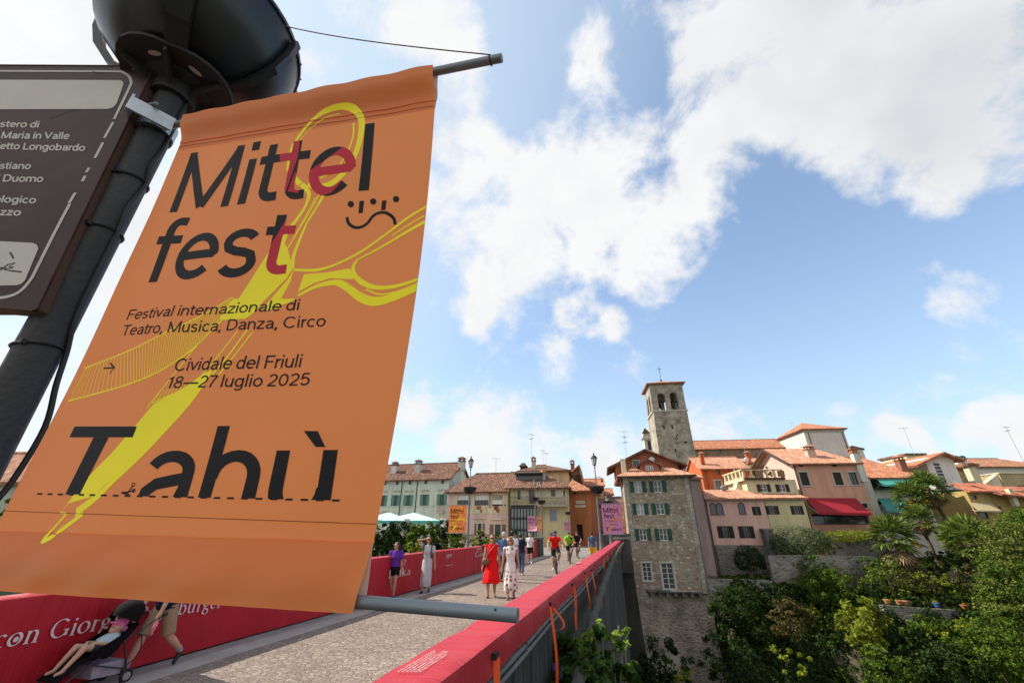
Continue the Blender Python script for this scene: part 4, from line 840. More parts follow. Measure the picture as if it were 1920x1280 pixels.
def walls(par, u0, u1, z0, z1, depth, m_, holes=(), y=0., name='wall', rec=.2, arch=()):
    mb = MB(); H = [h for h in holes if u0+.02 < h[0] < h[1] < u1-.02]
    us = sorted(set([u0, u1]+[round(h[k], 4) for h in H for k in (0,1)])); zs_ = sorted(set([z0, z1]+[round(h[k], 4) for h in H for k in (2,3)]))
    for a, b in zip(us, us[1:]):
        for c, d in zip(zs_, zs_[1:]):
            if any(h[0]-1e-3 <= a and b <= h[1]+1e-3 and h[2]-1e-3 <= c and d <= h[3]+1e-3 for h in H): continue
            mb.add([(a,y,c),(b,y,c),(b,y,d),(a,y,d)], [(0,1,2,3)])
    for a, b, c, d in H:
        q = y+rec; mb.add([(a,y,c),(b,y,c),(b,q,c),(a,q,c)], [(3,2,1,0)]); mb.add([(a,y,d),(b,y,d),(b,q,d),(a,q,d)], [(0,1,2,3)])
        mb.add([(a,y,c),(a,q,c),(a,q,d),(a,y,d)], [(0,1,2,3)]); mb.add([(b,y,c),(b,q,c),(b,q,d),(b,y,d)], [(3,2,1,0)])
    Y = y+depth
    mb.add([(u0,y,z0),(u0,Y,z0),(u0,Y,z1),(u0,y,z1)], [(3,2,1,0)]); mb.add([(u1,y,z0),(u1,Y,z0),(u1,Y,z1),(u1,y,z1)], [(0,1,2,3)])
    mb.add([(u0,Y,z0),(u1,Y,z0),(u1,Y,z1),(u0,Y,z1)], [(3,2,1,0)]); mb.add([(u0,y,z1),(u1,y,z1),(u1,Y,z1),(u0,Y,z1)], [(0,1,2,3)])
    return mb.build(name, m_, par, False, False)
M_frame = {}
def window(par, h, y=0., fm=None, nx=2, nz=2, rec=.12, glass=None, sill=None, fw=.07, name='window'):
    u0, u1, z0, z1 = h; fm = fm or WHITEP; q = y+rec; mb = MB()
    mb.box((u0,q,z0),(u0+fw,q+.06,z1)); mb.box((u1-fw,q,z0),(u1,q+.06,z1)); mb.box((u0+fw,q+.002,z0),(u1-fw,q+.058,z0+fw)); mb.box((u0+fw,q+.002,z1-fw),(u1-fw,q+.058,z1))
    for k in range(1, nx): x = u0+(u1-u0)*k/nx; mb.box((x-fw*.55,q+.004,z0+fw),(x+fw*.55,q+.055,z1-fw))
    for k in range(1, nz): z = z0+(z1-z0)*k/nz; mb.box((u0+fw,q+.008,z-fw*.3),(u1-fw,q+.05,z+fw*.3))
    w = mb.build(name, fm, par); m2 = MB(); m2.box((u0+fw*.8,q+.025,z0+fw*.8),(u1-fw*.8,q+.04,z1-fw*.8)); m2.build('pane', glass or GLASS, w)
    if sill: m3 = MB(); m3.box((u0-.1,y-.09,z0-.09),(u1+.1,y+.02,z0-.002)); m3.build('sill', sill, w)
    return w
def shutter(par, h, m_, y=0., sl=12):
    u0, u1, z0, z1 = h; mb = MB(); mb.box((u0,y-.035,z0),(u1,y-.006,z1))
    for k in range(sl): z = z0+.08+(z1-z0-.16)*k/sl; mb.hexa([(u0+.05,y-.036,z),(u1-.05,y-.036,z),(u1-.05,y-.0355,z),(u0+.05,y-.0355,z)], [(u0+.05,y-.05,z+.06),(u1-.05,y-.05,z+.06),(u1-.05,y-.034,z+.07),(u0+.05,y-.034,z+.07)])
    mb.box((u0,y-.055,z0),(u0+.05,y-.034,z1)); mb.box((u1-.05,y-.055,z0),(u1,y-.034,z1)); return mb.build('shutter', m_, par)
def surround(par, h, m_, y=0., w=.14, d=.05, name='window_surround', bottom=True):
    u0, u1, z0, z1 = h; mb = MB(); mb.box((u0-w,y-d,z0),(u0,y+.01,z1)); mb.box((u1,y-d,z0),(u1+w,y+.01,z1)); mb.box((u0-w-.04,y-d-.03,z1),(u1+w+.04,y+.01,z1+w))
    if bottom: mb.box((u0-w-.04,y-d-.03,z0-w*.8),(u1+w+.04,y+.01,z0))
    return mb.build(name, m_, par)
def roof_plane(mb, P, th=.16, step=.24, amp=.045, sub=4):
    """P: convex planar polygon (local points), first edge = eave from left to right; pan-tile ribs run up the slope"""
    P = [Vector(p) for p in P]; e = (P[1]-P[0]); s_ = e.normalized(); n = Vector((0,0,0))
    for i in range(len(P)): n += (P[i]-P[0]).cross(P[(i+1) % len(P)]-P[0])
    n.normalize()
    if n.z < 0: n = -n
    v_ = n.cross(s_).normalized()
    if v_.dot(P[2]-P[0]) < 0: v_ = -v_
    Q = [((p-P[0]).dot(s_), (p-P[0]).dot(v_)) for p in P]; a = min(q[0] for q in Q); b = max(q[0] for q in Q); N = max(2, int((b-a)/step*sub)); rows = []
    for i in range(N+1):
        x = a+(b-a)*i/N; x = min(max(x, a+1e-4), b-1e-4); vv = []
        for (x0, y0), (x1, y1) in zip(Q, Q[1:]+Q[:1]):
            if (x0-x)*(x1-x) <= 0 and abs(x1-x0) > 1e-9: vv.append(y0+(y1-y0)*(x-x0)/(x1-x0))
        lo, hi = (min(vv), max(vv)) if vv else (0, 0); hgt = amp*abs(math.sin(math.pi*i/sub)) if sub > 1 else 0
        rows.append([P[0]+s_*x+v_*lo+n*(hgt), P[0]+s_*x+v_*hi+n*(hgt)])
    b0 = len(mb.v)
    for r_ in rows: mb.v += [tuple(r_[0]), tuple(r_[1])]
    for i in range(N): mb.f.append((b0+2*i, b0+2*i+2, b0+2*i+3, b0+2*i+1)); mb.mi.append(0)
    mb.slab([p-n*.012 for p in P], -n*th)
def ridge_caps(mb, a, b, r=.12): mb.tube([a, b], r, 6)
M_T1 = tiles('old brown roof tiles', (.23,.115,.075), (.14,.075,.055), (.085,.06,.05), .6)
M_T2 = tiles('orange clay roof tiles', (.42,.185,.105), (.33,.135,.08), (.22,.13,.09), .35)  # brighter orange tile colours than the old brown set
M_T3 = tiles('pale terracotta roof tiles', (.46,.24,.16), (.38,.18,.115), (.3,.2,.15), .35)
M_WOOD = mat('dark eave timber', (.055,.04,.032), .8, .3, 6)
def gable_roof(par, u0, u1, ze, yr, zr, depth, m_, oh=.5, os_=.3, y=0., name='roof', hipL=0., hipR=0., th=.16):
    """ridge parallel to the facade at depth yr; optional hips"""
    k = (zr-ze)/(yr-y); kb = (zr-ze)/max(.1, (y+depth-yr)); zf = ze-k*oh; zb_ = ze-kb*oh; a, b = u0-os_, u1+os_; mb = MB()
    rl, rr = a+hipL, b-hipR
    roof_plane(mb, [(a,y-oh,zf),(b,y-oh,zf),(rr,yr,zr),(rl,yr,zr)], th); roof_plane(mb, [(b,y+depth+oh,zb_),(a,y+depth+oh,zb_),(rl,yr,zr),(rr,yr,zr)], th)
    if hipL: roof_plane(mb, [(a,y+depth+oh,zb_),(a,y-oh,zf),(rl,yr,zr)], th)
    if hipR: roof_plane(mb, [(b,y-oh,zf),(b,y+depth+oh,zb_),(rr,yr,zr)], th)
    ridge_caps(mb, (rl,yr,zr+.04), (rr,yr,zr+.04)); r = mb.build(name, m_, par)
    if not hipL or not hipR:                                            # gable ends
        mb = Sides([])
        for side, on in ((u0, not hipL), (u1, not hipR)):
            if on: mb.l.append(MB()); mb.l[-1].slab([(side,y,ze-.02),(side,y+depth,ze-.02),(side,yr,zr-.2)], (.12 if side == u0 else -.12,0,0))
        g = mb
        return r, g
    return r, None
def chimney(roof, c, w, h, m_, cap=None, d=None):
    """c: base centre (local)"""
    d = d or w; x, y, z = c; mb = MB(); mb.box((x-w/2,y-d/2,z),(x+w/2,y+d/2,z+h)); ch = mb.build('chimney', m_, roof); mb = MB()
    mb.box((x-w*.62,y-d*.62,z+h),(x+w*.62,y+d*.62,z+h+.12))
    for sx in (-1,1):
        for sy in (-1,1): mb.box((x+sx*w*.36-.07,y+sy*d*.36-.07,z+h+.12),(x+sx*w*.36+.07,y+sy*d*.36+.07,z+h+.42))
    mb.hexa([(x-w*.7,y-d*.7,z+h+.42),(x+w*.7,y-d*.7,z+h+.42),(x+w*.7,y+d*.7,z+h+.42),(x-w*.7,y+d*.7,z+h+.42)], [(x-w*.2,y-d*.2,z+h+.72),(x+w*.2,y-d*.2,z+h+.72),(x+w*.2,y+d*.2,z+h+.72),(x-w*.2,y+d*.2,z+h+.72)])
    mb.build('chimney_cap', cap or M_T2, ch); return ch
def antenna(par, c, h, n=2, rz=.3, r=.022):
    mb = MB(); x, y, z = c; mb.tube([(x,y,z),(x,y,z+h)], r, 5)
    for k in range(n):
        zz = z+h-.1-.7*k; L = 1.3-.3*k; cx, sx_ = math.cos(rz+k), math.sin(rz+k); mb.tube([(x-cx*L*.5,y-sx_*L*.5,zz),(x+cx*L*.5,y+sx_*L*.5,zz)], r*.7, 4)
        for j in range(6):
            q = -.5+j/5.; mb.tube([(x+cx*L*q-sx_*.25,y+sx_*L*q+cx*.25,zz),(x+cx*L*q+sx_*.25,y+sx_*L*q-cx*.25,zz)], r*.5, 4)
    return mb.build('antenna', mat('thin antenna metal', (.3,.3,.3), .5, .1, metal=.5), par)
def downpipe(par, pts, r=.05, m_=None): mb = MB(); mb.tube(pts, r, 6); return mb.build('downpipe', m_ or mat('brown downpipe', (.07,.05,.045), .6, .2), par)
def crop(x0, y0, sc): return lambda x, y: (x0+x/sc, y0+y/sc)
A6 = crop(690,820,7.1125); A7 = crop(900,820,6.7385); B1 = crop(1120,690,5.818); B2 = crop(1120,820,4.2667); B3 = crop(1280,780,7.11); B4 = crop(1380,770,5.567); B5 = crop(1600,780,5.334); B6 = crop(1300,940,3.764)
def RC(f, C, x0, y0, x1, y1, back=0.): a, b = C(x0, y0), C(x1, y1); return f.rect(*a, *b, back)
M_green = mat('green shutters', (.09,.25,.17), .6, .15, 4); M_dgreen = mat('dark green shutters', (.02,.075,.055), .6, .2, 4); M_brn = mat('brown shutters', (.19,.13,.12), .65, .2, 4); M_dbrn = mat('dark brown shutters', (.03,.02,.018), .6, .2, 4)
M_stonetrim = mat('pale stone trim', (.42,.4,.35), .85, .15, 4); M_cream = plaster('cream trim render', (.66,.6,.43), .2)
# ---- 1 pale green house
f = F(800, 62, 3.); M = plaster('pale green render', (.6,.68,.58), .16); h = house('green_house', 'pale mint green house with green shutters, brown tiled roof and white chimneys at the left', f)
u0 = f.uz(640, 905)[0]; u1 = f.uz(*A6(1075,700))[0]; ze = f.uz(*A6(700,535))[1]; hl = []
wins = [(340,765,390,910),(508,765,565,910),(727,758,780,908),(955,752,1015,905)]; att = [(372,570,412,628),(540,566,582,625),(752,560,795,618),(978,552,1020,612)]
for x0, y0, x1, y1 in wins+att: hl.append(RC(f, A6, x0, y0, x1, y1))
low = [RC(f, A6, 475,1105,540,1260), RC(f, A6, 905,1095,970,1200)]; hl += low
for k in (1,2,3): d = (hl[1][0]-hl[0][0]); hl.append((hl[0][0]-d*k, hl[0][1]-d*k, hl[0][2], hl[0][3])); hl.append((hl[4][0]-d*k, hl[4][1]-d*k, hl[4][2], hl[4][3]))
walls(h, u0, u1, -.3, ze, 9.5, M, hl)
for i, w in enumerate(hl):
    tall = w[3]-w[2] > 1.2
    window(h, w, fm=mat('dark green window frame', (.03,.06,.05), .5) if tall else DARKM, nx=2 if tall else 1, nz=3 if tall else 1)
    if tall and i != 9:
        sw = (w[1]-w[0])*.62; shutter(h, (w[0]-sw, w[0], w[2], w[3]), M_green); shutter(h, (w[1], w[1]+sw, w[2], w[3]), M_green)
        if i < 4 or i > 9: m2 = MB(); m2.box((w[0]-.35,-.16,w[3]+.5),(w[1]+.35,.01,w[3]+.62)); m2.box((w[0]-.2,-.1,w[3]+.36),(w[0]-.05,.01,w[3]+.5)); m2.box((w[1]+.05,-.1,w[3]+.36),(w[1]+.2,.01,w[3]+.5)); m2.build('lintel', M_stonetrim, h)
mb = MB(); zz = f.uz(*A6(600,915))[1]; mb.box((u0,-.06,zz-.07),(u1,.005,zz+.07)); mb.build('string_course', plaster('pale green moulding', (.52,.6,.5), .2), h)
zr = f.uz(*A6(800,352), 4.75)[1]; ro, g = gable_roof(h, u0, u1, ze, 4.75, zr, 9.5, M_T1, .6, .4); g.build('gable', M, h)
for px, w_ in (((352,450),.75),((668,450),.85),((1250,390),.9)):
    yb = 2.0 if px[0] < 1000 else 3.6; u, z = f.uz(*A6(*px), yb); tz = f.uz(*A6(px[0], 318 if px[0] < 600 else (295 if px[0] < 1000 else 258)), yb)[1]; chimney(ro, (u, yb, z-.6), w_, tz-z-.1, plaster('white chimney render', (.68,.66,.6), .2), M_T1)
for a in ((465,550,428,1040),(668,540,628,1030)): downpipe(h, [(f.uz(*A6(a[0],a[1]))[0],-.08,ze),(f.uz(*A6(a[0],a[1]))[0],-.08,0)], .06, DARKM)
w = RC(f, A6, 945,915,1030,1000); mb = MB(); mb.box((w[0],-.9,w[2]-.1),(w[1],0,w[2]+.12)); 
for k in range(7): x = w[0]+(w[1]-w[0])*(k+.5)/7; mb.lathe([(.05,w[2]+.12),(.09,w[2]+.35),(.05,w[2]+.75)], (x,-.8,0), 8)
mb.box((w[0],-.9,w[2]+.75),(w[1],-.7,w[2]+.88)); mb.build('balcony', M_stonetrim, h); mb = MB(); w = RC(f, A6, 130,985,330,1100); mb.tube([(w[0]+(w[1]-w[0])*.5+ (w[1]-w[0])*.5*math.cos(R(a)), -.03, w[2]+ (w[3]-w[2])*math.sin(R(a))) for a in range(0,181,12)], .12, 6); mb.build('door_arch', M_stonetrim, h)
# ---- 2 pale lilac-pink house
f = F(900, 57, 6.); M = plaster('pale lilac pink render', (.66,.49,.46), .14); h = house('lilac_house', 'pale lilac pink house with white roller blinds and cream window surrounds', f)
u0 = f.uz(*A6(1070,800))[0]; u1 = f.uz(*A7(355,800))[0]; ze = f.uz(*A6(1300,690))[1]; top = [RC(f, A6, 1195,770,1372,900), RC(f, A6, 1422,768,1610,902), (0,)*4, RC(f, A7, 152,725,328,862)]
top[2] = RC(f, A6, 1650,768,1800,902); lowp = [RC(f, A6, 1465,1145,1510,1290), RC(f, A7, 188,1095,262,1215)]; hl = top+lowp
walls(h, u0, u1, -.3, ze, 9., M, hl)
for w in top:
    window(h, w, fm=DARKM, nx=4, nz=1); mb = MB(); zs1 = w[2]+(w[3]-w[2])*(.52 if w is not top[3] else .14); mb.box((w[0]+.02,.05,zs1),(w[1]-.02,.1,w[3]-.01)); mb.build('roller_blind', mat('white roller blind', (.62,.64,.62), .6, .05), h)
mb = MB(); zz0, zz1 = f.uz(*A6(1500,1015))[1], f.uz(*A6(1500,940))[1]; mb.box((u0+1.2,-.05,zz0),(u1-.15,.004,zz1))
for w in top: mb.box((w[0]-.42,-.06,zz1),(w[0],.004,w[3]+.15)); mb.box((w[1],-.06,zz1),(w[1]+.2,.004,w[3]+.15))
mb.build('cream_band', M_cream, h); mb = MB()
for w in top: mb.box((w[0]-.42,-.1,w[3]+.15),(w[0]-.02,.003,w[3]+.4)); mb.ball(((w[0]+w[1])/2,-.05,(zz0+zz1)/2), (.16,.06,.22), 8, 6); mb.box((w[0]+.35,-.12,w[2]-.5),(w[0]+.85,.003,w[2]-.08))
mb.build('terracotta_ornament', mat('terracotta ornament', (.3,.1,.06), .8, .2), h)
for w in lowp:
    window(h, w, fm=DARKM, nx=2, nz=3); surround(h, w, M_cream, w=.16); sw = (w[1]-w[0])*.65
    for q in ((w[0]-sw-.17, w[0]-.17), (w[1]+.17, w[1]+sw+.17)): shutter(h, (q[0], q[1], w[2], w[3]), M_brn)
    mb = MB(); mb.box((w[0]-.5,-.2,w[3]+.55),(w[1]+.5,.01,w[3]+.7)); mb.build('lintel', M_cream, h)
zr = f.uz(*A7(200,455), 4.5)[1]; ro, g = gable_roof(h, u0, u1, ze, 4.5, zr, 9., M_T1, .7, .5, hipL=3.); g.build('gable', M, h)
antenna(ro, (f.uz(*A7(200,440), 5)[0], 5, zr-.3), 2.6, 1); mb = MB(); p = f.uz(*A7(0,1225)); q = f.uz(*A7(130,1290)); mb.box((u0,-3.2,-.3),(u1,-3.,1.5))
tag(link('terrace_fence', (lambda m_: (m_.box((u0+3,-3.,1.2),(u1,-2.95,1.26)), [m_.box((u0+3+k*.14,-3.,.3),(u0+3.05+k*.14,-2.97,1.2)) for k in range(int((u1-u0-3)/.14))], m_.mesh('terrace_fence'))[-1])(MB()), M_WOOD), 'dark slatted terrace fence in front of the lilac pink house', 'fence').matrix_world = Matrix.Translation(f.o) @ Matrix.Rotation(f.a, 4, 'Z')
# ---- 3 yellow house with the balcony
f = F(1010, 53, 7.); M = plaster('pale yellow render', (.66,.58,.33), .18); h = house('yellow_house', 'pale yellow house with stone balustrade, dark steel and glass bay and ribbon dormer', f)
u0 = f.uz(*A7(365,800))[0]; u1 = f.uz(*A7(1120,800))[0]; ze = f.uz(*A7(750,598))[1]
top = [RC(f, A7, 475,670,510,782), RC(f, A7, 622,665,690,832), RC(f, A7, 902,660,950,760), RC(f, A7, 1055,665,1075,740)]; lw = [RC(f, A7, 888,918,962,1048), RC(f, A7, 892,1205,955,1300)]
walls(h, u0, u1, -.3, ze, 8., M, top+lw)
for w in top: window(h, w, fm=DARKM, nx=1, nz=1)
for w in lw: window(h, w, fm=mat('blue grey frame', (.25,.28,.3), .5), nx=1, nz=1, glass=mat('pale curtain glass', (.22,.3,.36), .15, .1)); surround(h, w, M_stonetrim, w=.14)
for a, b in ((515,615),(695,735),(770,895),(955,1050)): w = RC(f, A7, a,650,b,745 if a > 600 else 785); mb = MB(); mb.box((w[0],-.04,w[2]),(w[1],.003,w[3])); mb.build('cream_panel', M_cream, h)
w = RC(f, A7, 738,752,1105,850); mb = MB(); mb.box((w[0],-1.3,w[2]-.25),(w[1],0,w[2]))
nb = 15
for k in range(nb): x = w[0]+(w[1]-w[0])*(k+.5)/nb; mb.lathe([(.06,w[2]),(.1,w[2]+.2),(.045,w[2]+.5),(.06,w[3]-.15)], (x,-1.2,0), 8)
mb.box((w[0],-1.32,w[3]-.15),(w[1],-1.05,w[3])); mb.box((w[0],-1.33,w[2]),(w[0]+.25,-1.04,w[3]+.05)); mb.box((w[1]-.25,-1.33,w[2]),(w[1],-1.04,w[3]+.05)); mb.build('balustrade', mat('weathered balustrade stone', (.36,.31,.24), .9, .4, 3), h)
w = RC(f, A7, 412,858,722,1300); mb = MB(); y1 = -1.4; mb.box((w[0],y1,w[3]-.35),(w[1],0,w[3]))
for k in range(9): x = w[0]+(w[1]-w[0])*k/8; mb.box((x-.06,y1,w[2]-.5),(x+.06,y1+.12,w[3]-.35))
for z in (.3,.62): zz = w[2]+(w[3]-w[2])*z; mb.box((w[0],y1-.03,zz-.1),(w[1],y1+.1,zz+.1))
for k in range(5): mb.box((w[0]+k*.02,y1-.02,w[3]+.15+k*.15),(w[1],y1,w[3]+.18+k*.15))
for k in range(12): x = w[0]+(w[1]-w[0])*k/11; mb.box((x-.012,y1-.03,w[3]),(x+.012,y1-.01,w[3]+.9))
mb.box((w[0],y1-.04,w[3]+.88),(w[1],y1,w[3]+.94)); gb = mb.build('glazed_bay', DARKM, h); mb = MB(); mb.box((w[0]+.05,y1+.13,w[2]-.5),(w[1]-.05,y1+.16,w[3]-.4)); mb.build('pane', mat('bay curtain glass', (.25,.32,.3), .12, .35, .8, stretch=(3,1,.3)), gb)
zr = f.uz(*A7(600,440), 4.)[1]; ro, g = gable_roof(h, u0, u1, ze, 4., zr, 8., M_T1, .8, .4, hipR=3.6); g.build('gable', M, h)
w = RC(f, A7, 458,462,782,540, 1.4); mb = MB(); mb.box((w[0],1.4,w[2]-.3),(w[1],4,w[3])); mb.hexa([(w[0]-.15,1.,w[3]),(w[1]+.15,1.,w[3]),(w[1]+.15,4,w[3]),(w[0]-.15,4,w[3])], [(w[0]-.15,1.,w[3]+.15),(w[1]+.15,1.,w[3]+.15),(w[1]+.15,4.4,w[3]+.7),(w[0]-.15,4.4,w[3]+.7)]); dm = mb.build('dormer', M_WOOD, ro); mb = MB(); w = RC(f, A7, 462,488,778,530, 1.38); mb.box((w[0],1.38,w[2]),(w[1],1.396,w[3])); mb.build('pane', GLASS, dm)
w = RC(f, A7, 780,440,832,560, 1.6); mb = MB(); mb.tube([((w[0]+w[1])/2,1.6,w[2]-.3),((w[0]+w[1])/2,1.6,w[3])], (w[1]-w[0])*.48, 12); cch = mb.build('chimney', mat('grey chimney flue', (.33,.31,.29), .8, .2), ro, True); mb = MB(); c = ((w[0]+w[1])/2,1.6,0); mb.lathe([(.3,w[3]),(.36,w[3]),(.36,w[3]+.28),(.2,w[3]+.3)], c, 12); mb.build('chimney_cap', mat('copper orange cap', (.5,.23,.05), .5, .2), cch, True)
downpipe(h, [(u0+.1,-.08,ze),(u0+.1,-.08,0)], .07, DARKM)
# ---- 4 taller yellow house behind
f = F(1010, 63, 6.); h = house('yellow_house', 'taller yellow house rising behind the balcony house with roof lantern and antennas', f); u0 = f.uz(*A7(500,450))[0]; u1 = f.uz(*A7(1118,450))[0]; ze = f.uz(*A7(800,408))[1]; w = RC(f, A7, 1010,1,1050,2)
M = plaster('warm yellow render', (.62,.5,.28), .2); walls(h, u0, u1, 0, ze, 9, M); zr = f.uz(*A7(850,352), 4.5)[1]; ro, g = gable_roof(h, u0, u1, ze, 4.5, zr, 9, M_T1, .6, .4, hipL=2.5, hipR=4)
u, z = f.uz(*A7(680,385), 1.5); chimney(ro, (u,1.5,z-.8), .6, 1.8, M_cream, M_T1)
w = RC(f, A7, 492,318,592,378, 2.2); mb = MB(); mb.box((w[0]+.2,2.2,w[2]-.8),(w[1]-.2,4,w[3]-.5)); mb.hexa([(w[0],1.9,w[3]-.5),(w[1],1.9,w[3]-.5),(w[1],4.3,w[3]-.5),(w[0],4.3,w[3]-.5)], [((w[0]+w[1])/2-.2,2.9,w[3]+.1),((w[0]+w[1])/2+.2,2.9,w[3]+.1),((w[0]+w[1])/2+.2,3.3,w[3]+.1),((w[0]+w[1])/2-.2,3.3,w[3]+.1)]); mb.build('roof_lantern', M_WOOD, ro)
for px, hh, n_ in ((655,5.2,2),(797,2.6,1),(838,2.2,1)): u, z = f.uz(*A7(px,345), 3.5); antenna(ro, (u,3.5,z-.3), hh, n_, 1.)
# ---- 5 orange house with the two plaques
f = F(1090, 57, -3.); h = house('orange_house', 'burnt orange corner house with two pale plaques and an overhanging roof', f); M = plaster('burnt orange render', (.48,.19,.09), .2); u0 = f.uz(*A7(1128,800))[0]; u1 = f.uz(*A7(1392,800))[0]; ze = f.uz(*A7(1250,645))[1]
w = RC(f, A7, 1175,660,1218,710); dr = RC(f, A7, 1225,1095,1300,1300); walls(h, u0, u1, -.3, ze, 7.5, M, [w, dr]); window(h, w, fm=DARKM, nx=1, nz=1); window(h, dr, fm=DARKM, nx=1, nz=2, rec=.3, glass=mat('dark doorway', (.015,.012,.01), .8))
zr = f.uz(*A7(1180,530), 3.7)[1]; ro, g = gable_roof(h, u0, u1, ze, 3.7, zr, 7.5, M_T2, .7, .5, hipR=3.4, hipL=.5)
for a in ((1212,797,1325,835),(1203,850,1338,882)): w = RC(f, A7, *a); mb = MB(); mb.box((w[0],-.08,w[2]),(w[1],-.002,w[3])); pq = mb.build('plaque', mat('pale plaque', (.55,.45,.38), .7, .1), h); mb = MB(); [mb.box((w[0]+.15+k*.24,-.087,w[2]+.16),(w[0]+.15+k*.24+.15,-.081,w[3]-.16)) for k in range(int((w[1]-w[0]-.3)/.24))]; mb.build('faded_lettering', mat('faded lettering', (.4,.28,.22), .7), pq)
# ---- 6 steep brown gable and 7 ochre street row
f = F(1075, 68, 4.); h = house('brown_house', 'narrow brown house with steep dark verge behind the burnt orange house', f); u0 = f.uz(*A7(1140,480))[0]; u1 = f.uz(*A7(1285,480))[0]; ze = f.uz(*A7(1200,470))[1]; M = plaster('brown ochre render', (.3,.2,.12), .3); walls(h, u0, u1, 0, ze, 9, M)
zr = f.uz(*A7(1230,368), 2)[1]; mb = MB(); um = f.uz(*A7(1255,370))[0]; roof_plane(mb, [(u0-.4,9,ze),(u0-.4,-.4,ze),(um,-.4,zr),(um,9,zr)]); roof_plane(mb, [(u1+.5,-.4,ze-3.2),(u1+.5,9,ze-3.2),(um,9,zr),(um,-.4,zr)]); ro = mb.build('roof', M_T2, h); mb = MB(); mb.slab([(u0,0,ze),(u1,0,ze-2.5),(u1,0,ze),(um,0,zr-.15)], (0,.2,0)); mb.build('gable', M, h)
u, z = f.uz(*A7(1172,400), 2); chimney(ro, (u,2,z-.4), .6, 1.2, plaster('brick chimney', (.3,.13,.09), .2), M_T1)
for px, yc_, e, rr, lb in (((1300,1520),74,600,528,'ochre house with a low tiled roof behind the street lamp'),((1525,1625),80,715,648,'far ochre house at the end of the street')):
    f = F(A7(sum(px)/2,0)[0], yc_, 5.); h = house('ochre_house', lb, f); u0 = f.uz(*A7(px[0],700))[0]; u1 = f.uz(*A7(px[1]+40,700))[0]; ze = f.uz(*A7(px[0],e))[1]; wl_ = [RC(f, A7, px[0]+(px[1]-px[0])*k+10, e+60, px[0]+(px[1]-px[0])*k+32, e+150) for k in (.1,.4,.7)]
    walls(h, u0, u1, 0, ze, 8, plaster('ochre render', (.6,.4,.17), .2), wl_); zr = f.uz(*A7(px[0],rr), 4)[1]; ro, g = gable_roof(h, u0, u1, ze, 4, zr, 8, M_T2, .5, .4); g.build('gable', M_cream, h)
    for w in wl_: window(h, w, fm=DARKM, nx=1, nz=2); sw = (w[1]-w[0])*.5; shutter(h, (w[1], w[1]+sw, w[2], w[3]), M_stonetrim)
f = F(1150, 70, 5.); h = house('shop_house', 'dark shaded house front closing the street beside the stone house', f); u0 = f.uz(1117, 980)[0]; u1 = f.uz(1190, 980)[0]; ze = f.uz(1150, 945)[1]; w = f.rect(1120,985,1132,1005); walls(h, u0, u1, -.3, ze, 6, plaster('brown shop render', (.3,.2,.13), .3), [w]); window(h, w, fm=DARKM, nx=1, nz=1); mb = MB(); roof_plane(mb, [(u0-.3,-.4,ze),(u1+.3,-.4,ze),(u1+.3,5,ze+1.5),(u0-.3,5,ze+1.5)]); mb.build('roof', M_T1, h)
f = F(1150, 42, 5.); wl_ = f.rect(1118,1000,1182,1012); mb = MB(); mb.box((wl_[0],0,-.2),(wl_[1],.4,wl_[3])); o = mb.build('low_wall', M_pil); o.location = f.o; o.rotation_euler = (0,0,f.a); tag(o, 'low grey wall across the square behind the right lamp post', 'wall')
# ---- 8 stone house at the bridge end
f = F(1240, 48, 4., -19.); h = house('stone_house', 'tall rubble stone house with green shutters rising from the gorge beside the bridge end', f)
M_st = rubble('rubble stone', [(.2,.15,.11),(.44,.385,.3),(.3,.23,.165),(.55,.5,.41),(.27,.19,.135),(.37,.315,.245),(.38,.22,.155)], .36, (.35,.305,.24), .07, .05, .25)
u0 = f.uz(1176, 960)[0]; u1 = f.uz(1301, 960)[0]; ze = f.uz(1230, 888)[1]; zl = f.uz(1240, 1110)[1]
rows = [[(295,350,355,440),(452,345,515,438)],[(315,525,373,618),(472,523,537,615)],[(337,728,395,822),(497,727,560,823)]]; hl = [RC(f, B2, *q) for r_ in rows for q in r_]; tall = [RC(f, B2, 362,1000,432,1145), RC(f, B2, 520,1003,615,1212)]
walls(h, u0, u1, zl, ze, 9., M_st, hl+tall)
for i, w in enumerate(hl): window(h, w, nx=2, nz=2, fm=WHITEP, glass=mat('pale grey window glass', (.3,.33,.35), .1, .3) if i in (0,2) else GLASS); sw = (w[1]-w[0])*.56; shutter(h, (w[0]-sw-.02, w[0]-.02, w[2], w[3]), M_dgreen); shutter(h, (w[1]+.02, w[1]+sw+.02, w[2], w[3]), M_dgreen); surround(h, w, M_stonetrim, w=.06, d=.02)  # two of the windows get a pale grey base colour
for w, nz_ in zip(tall, (4,5)): window(h, w, nx=2, nz=nz_, fm=WHITEP); surround(h, w, mat('white stone surround', (.5,.48,.44), .8), w=.13, d=.03)
M_rock = rubble('lower masonry and rock', [(.3,.24,.18),(.44,.38,.3),(.36,.28,.215),(.5,.44,.355),(.24,.18,.14)], .5, (.42,.37,.3), .2, .06, .6)
mb = MB(); n_ = 14; vs = []
for j in range(25):
    z = zl*j/24
    for i in range(n_+1):
        u = u0-.1+(u1-u0+.2)*i/n_; k = 1-z/zl; vs.append((u+(u-(u0+u1)/2)*.05*k, -.15-.9*k-.45*noise.noise(Vector((u*.5, z*.4, 2.)))-.2*noise.noise(Vector((u*1.6, z*1.3, 8.))), z))
fs = [(j*(n_+1)+i, j*(n_+1)+i+1, (j+1)*(n_+1)+i+1, (j+1)*(n_+1)+i) for j in range(24) for i in range(n_)]; mb.add(vs, fs)
L = len(mb.v)
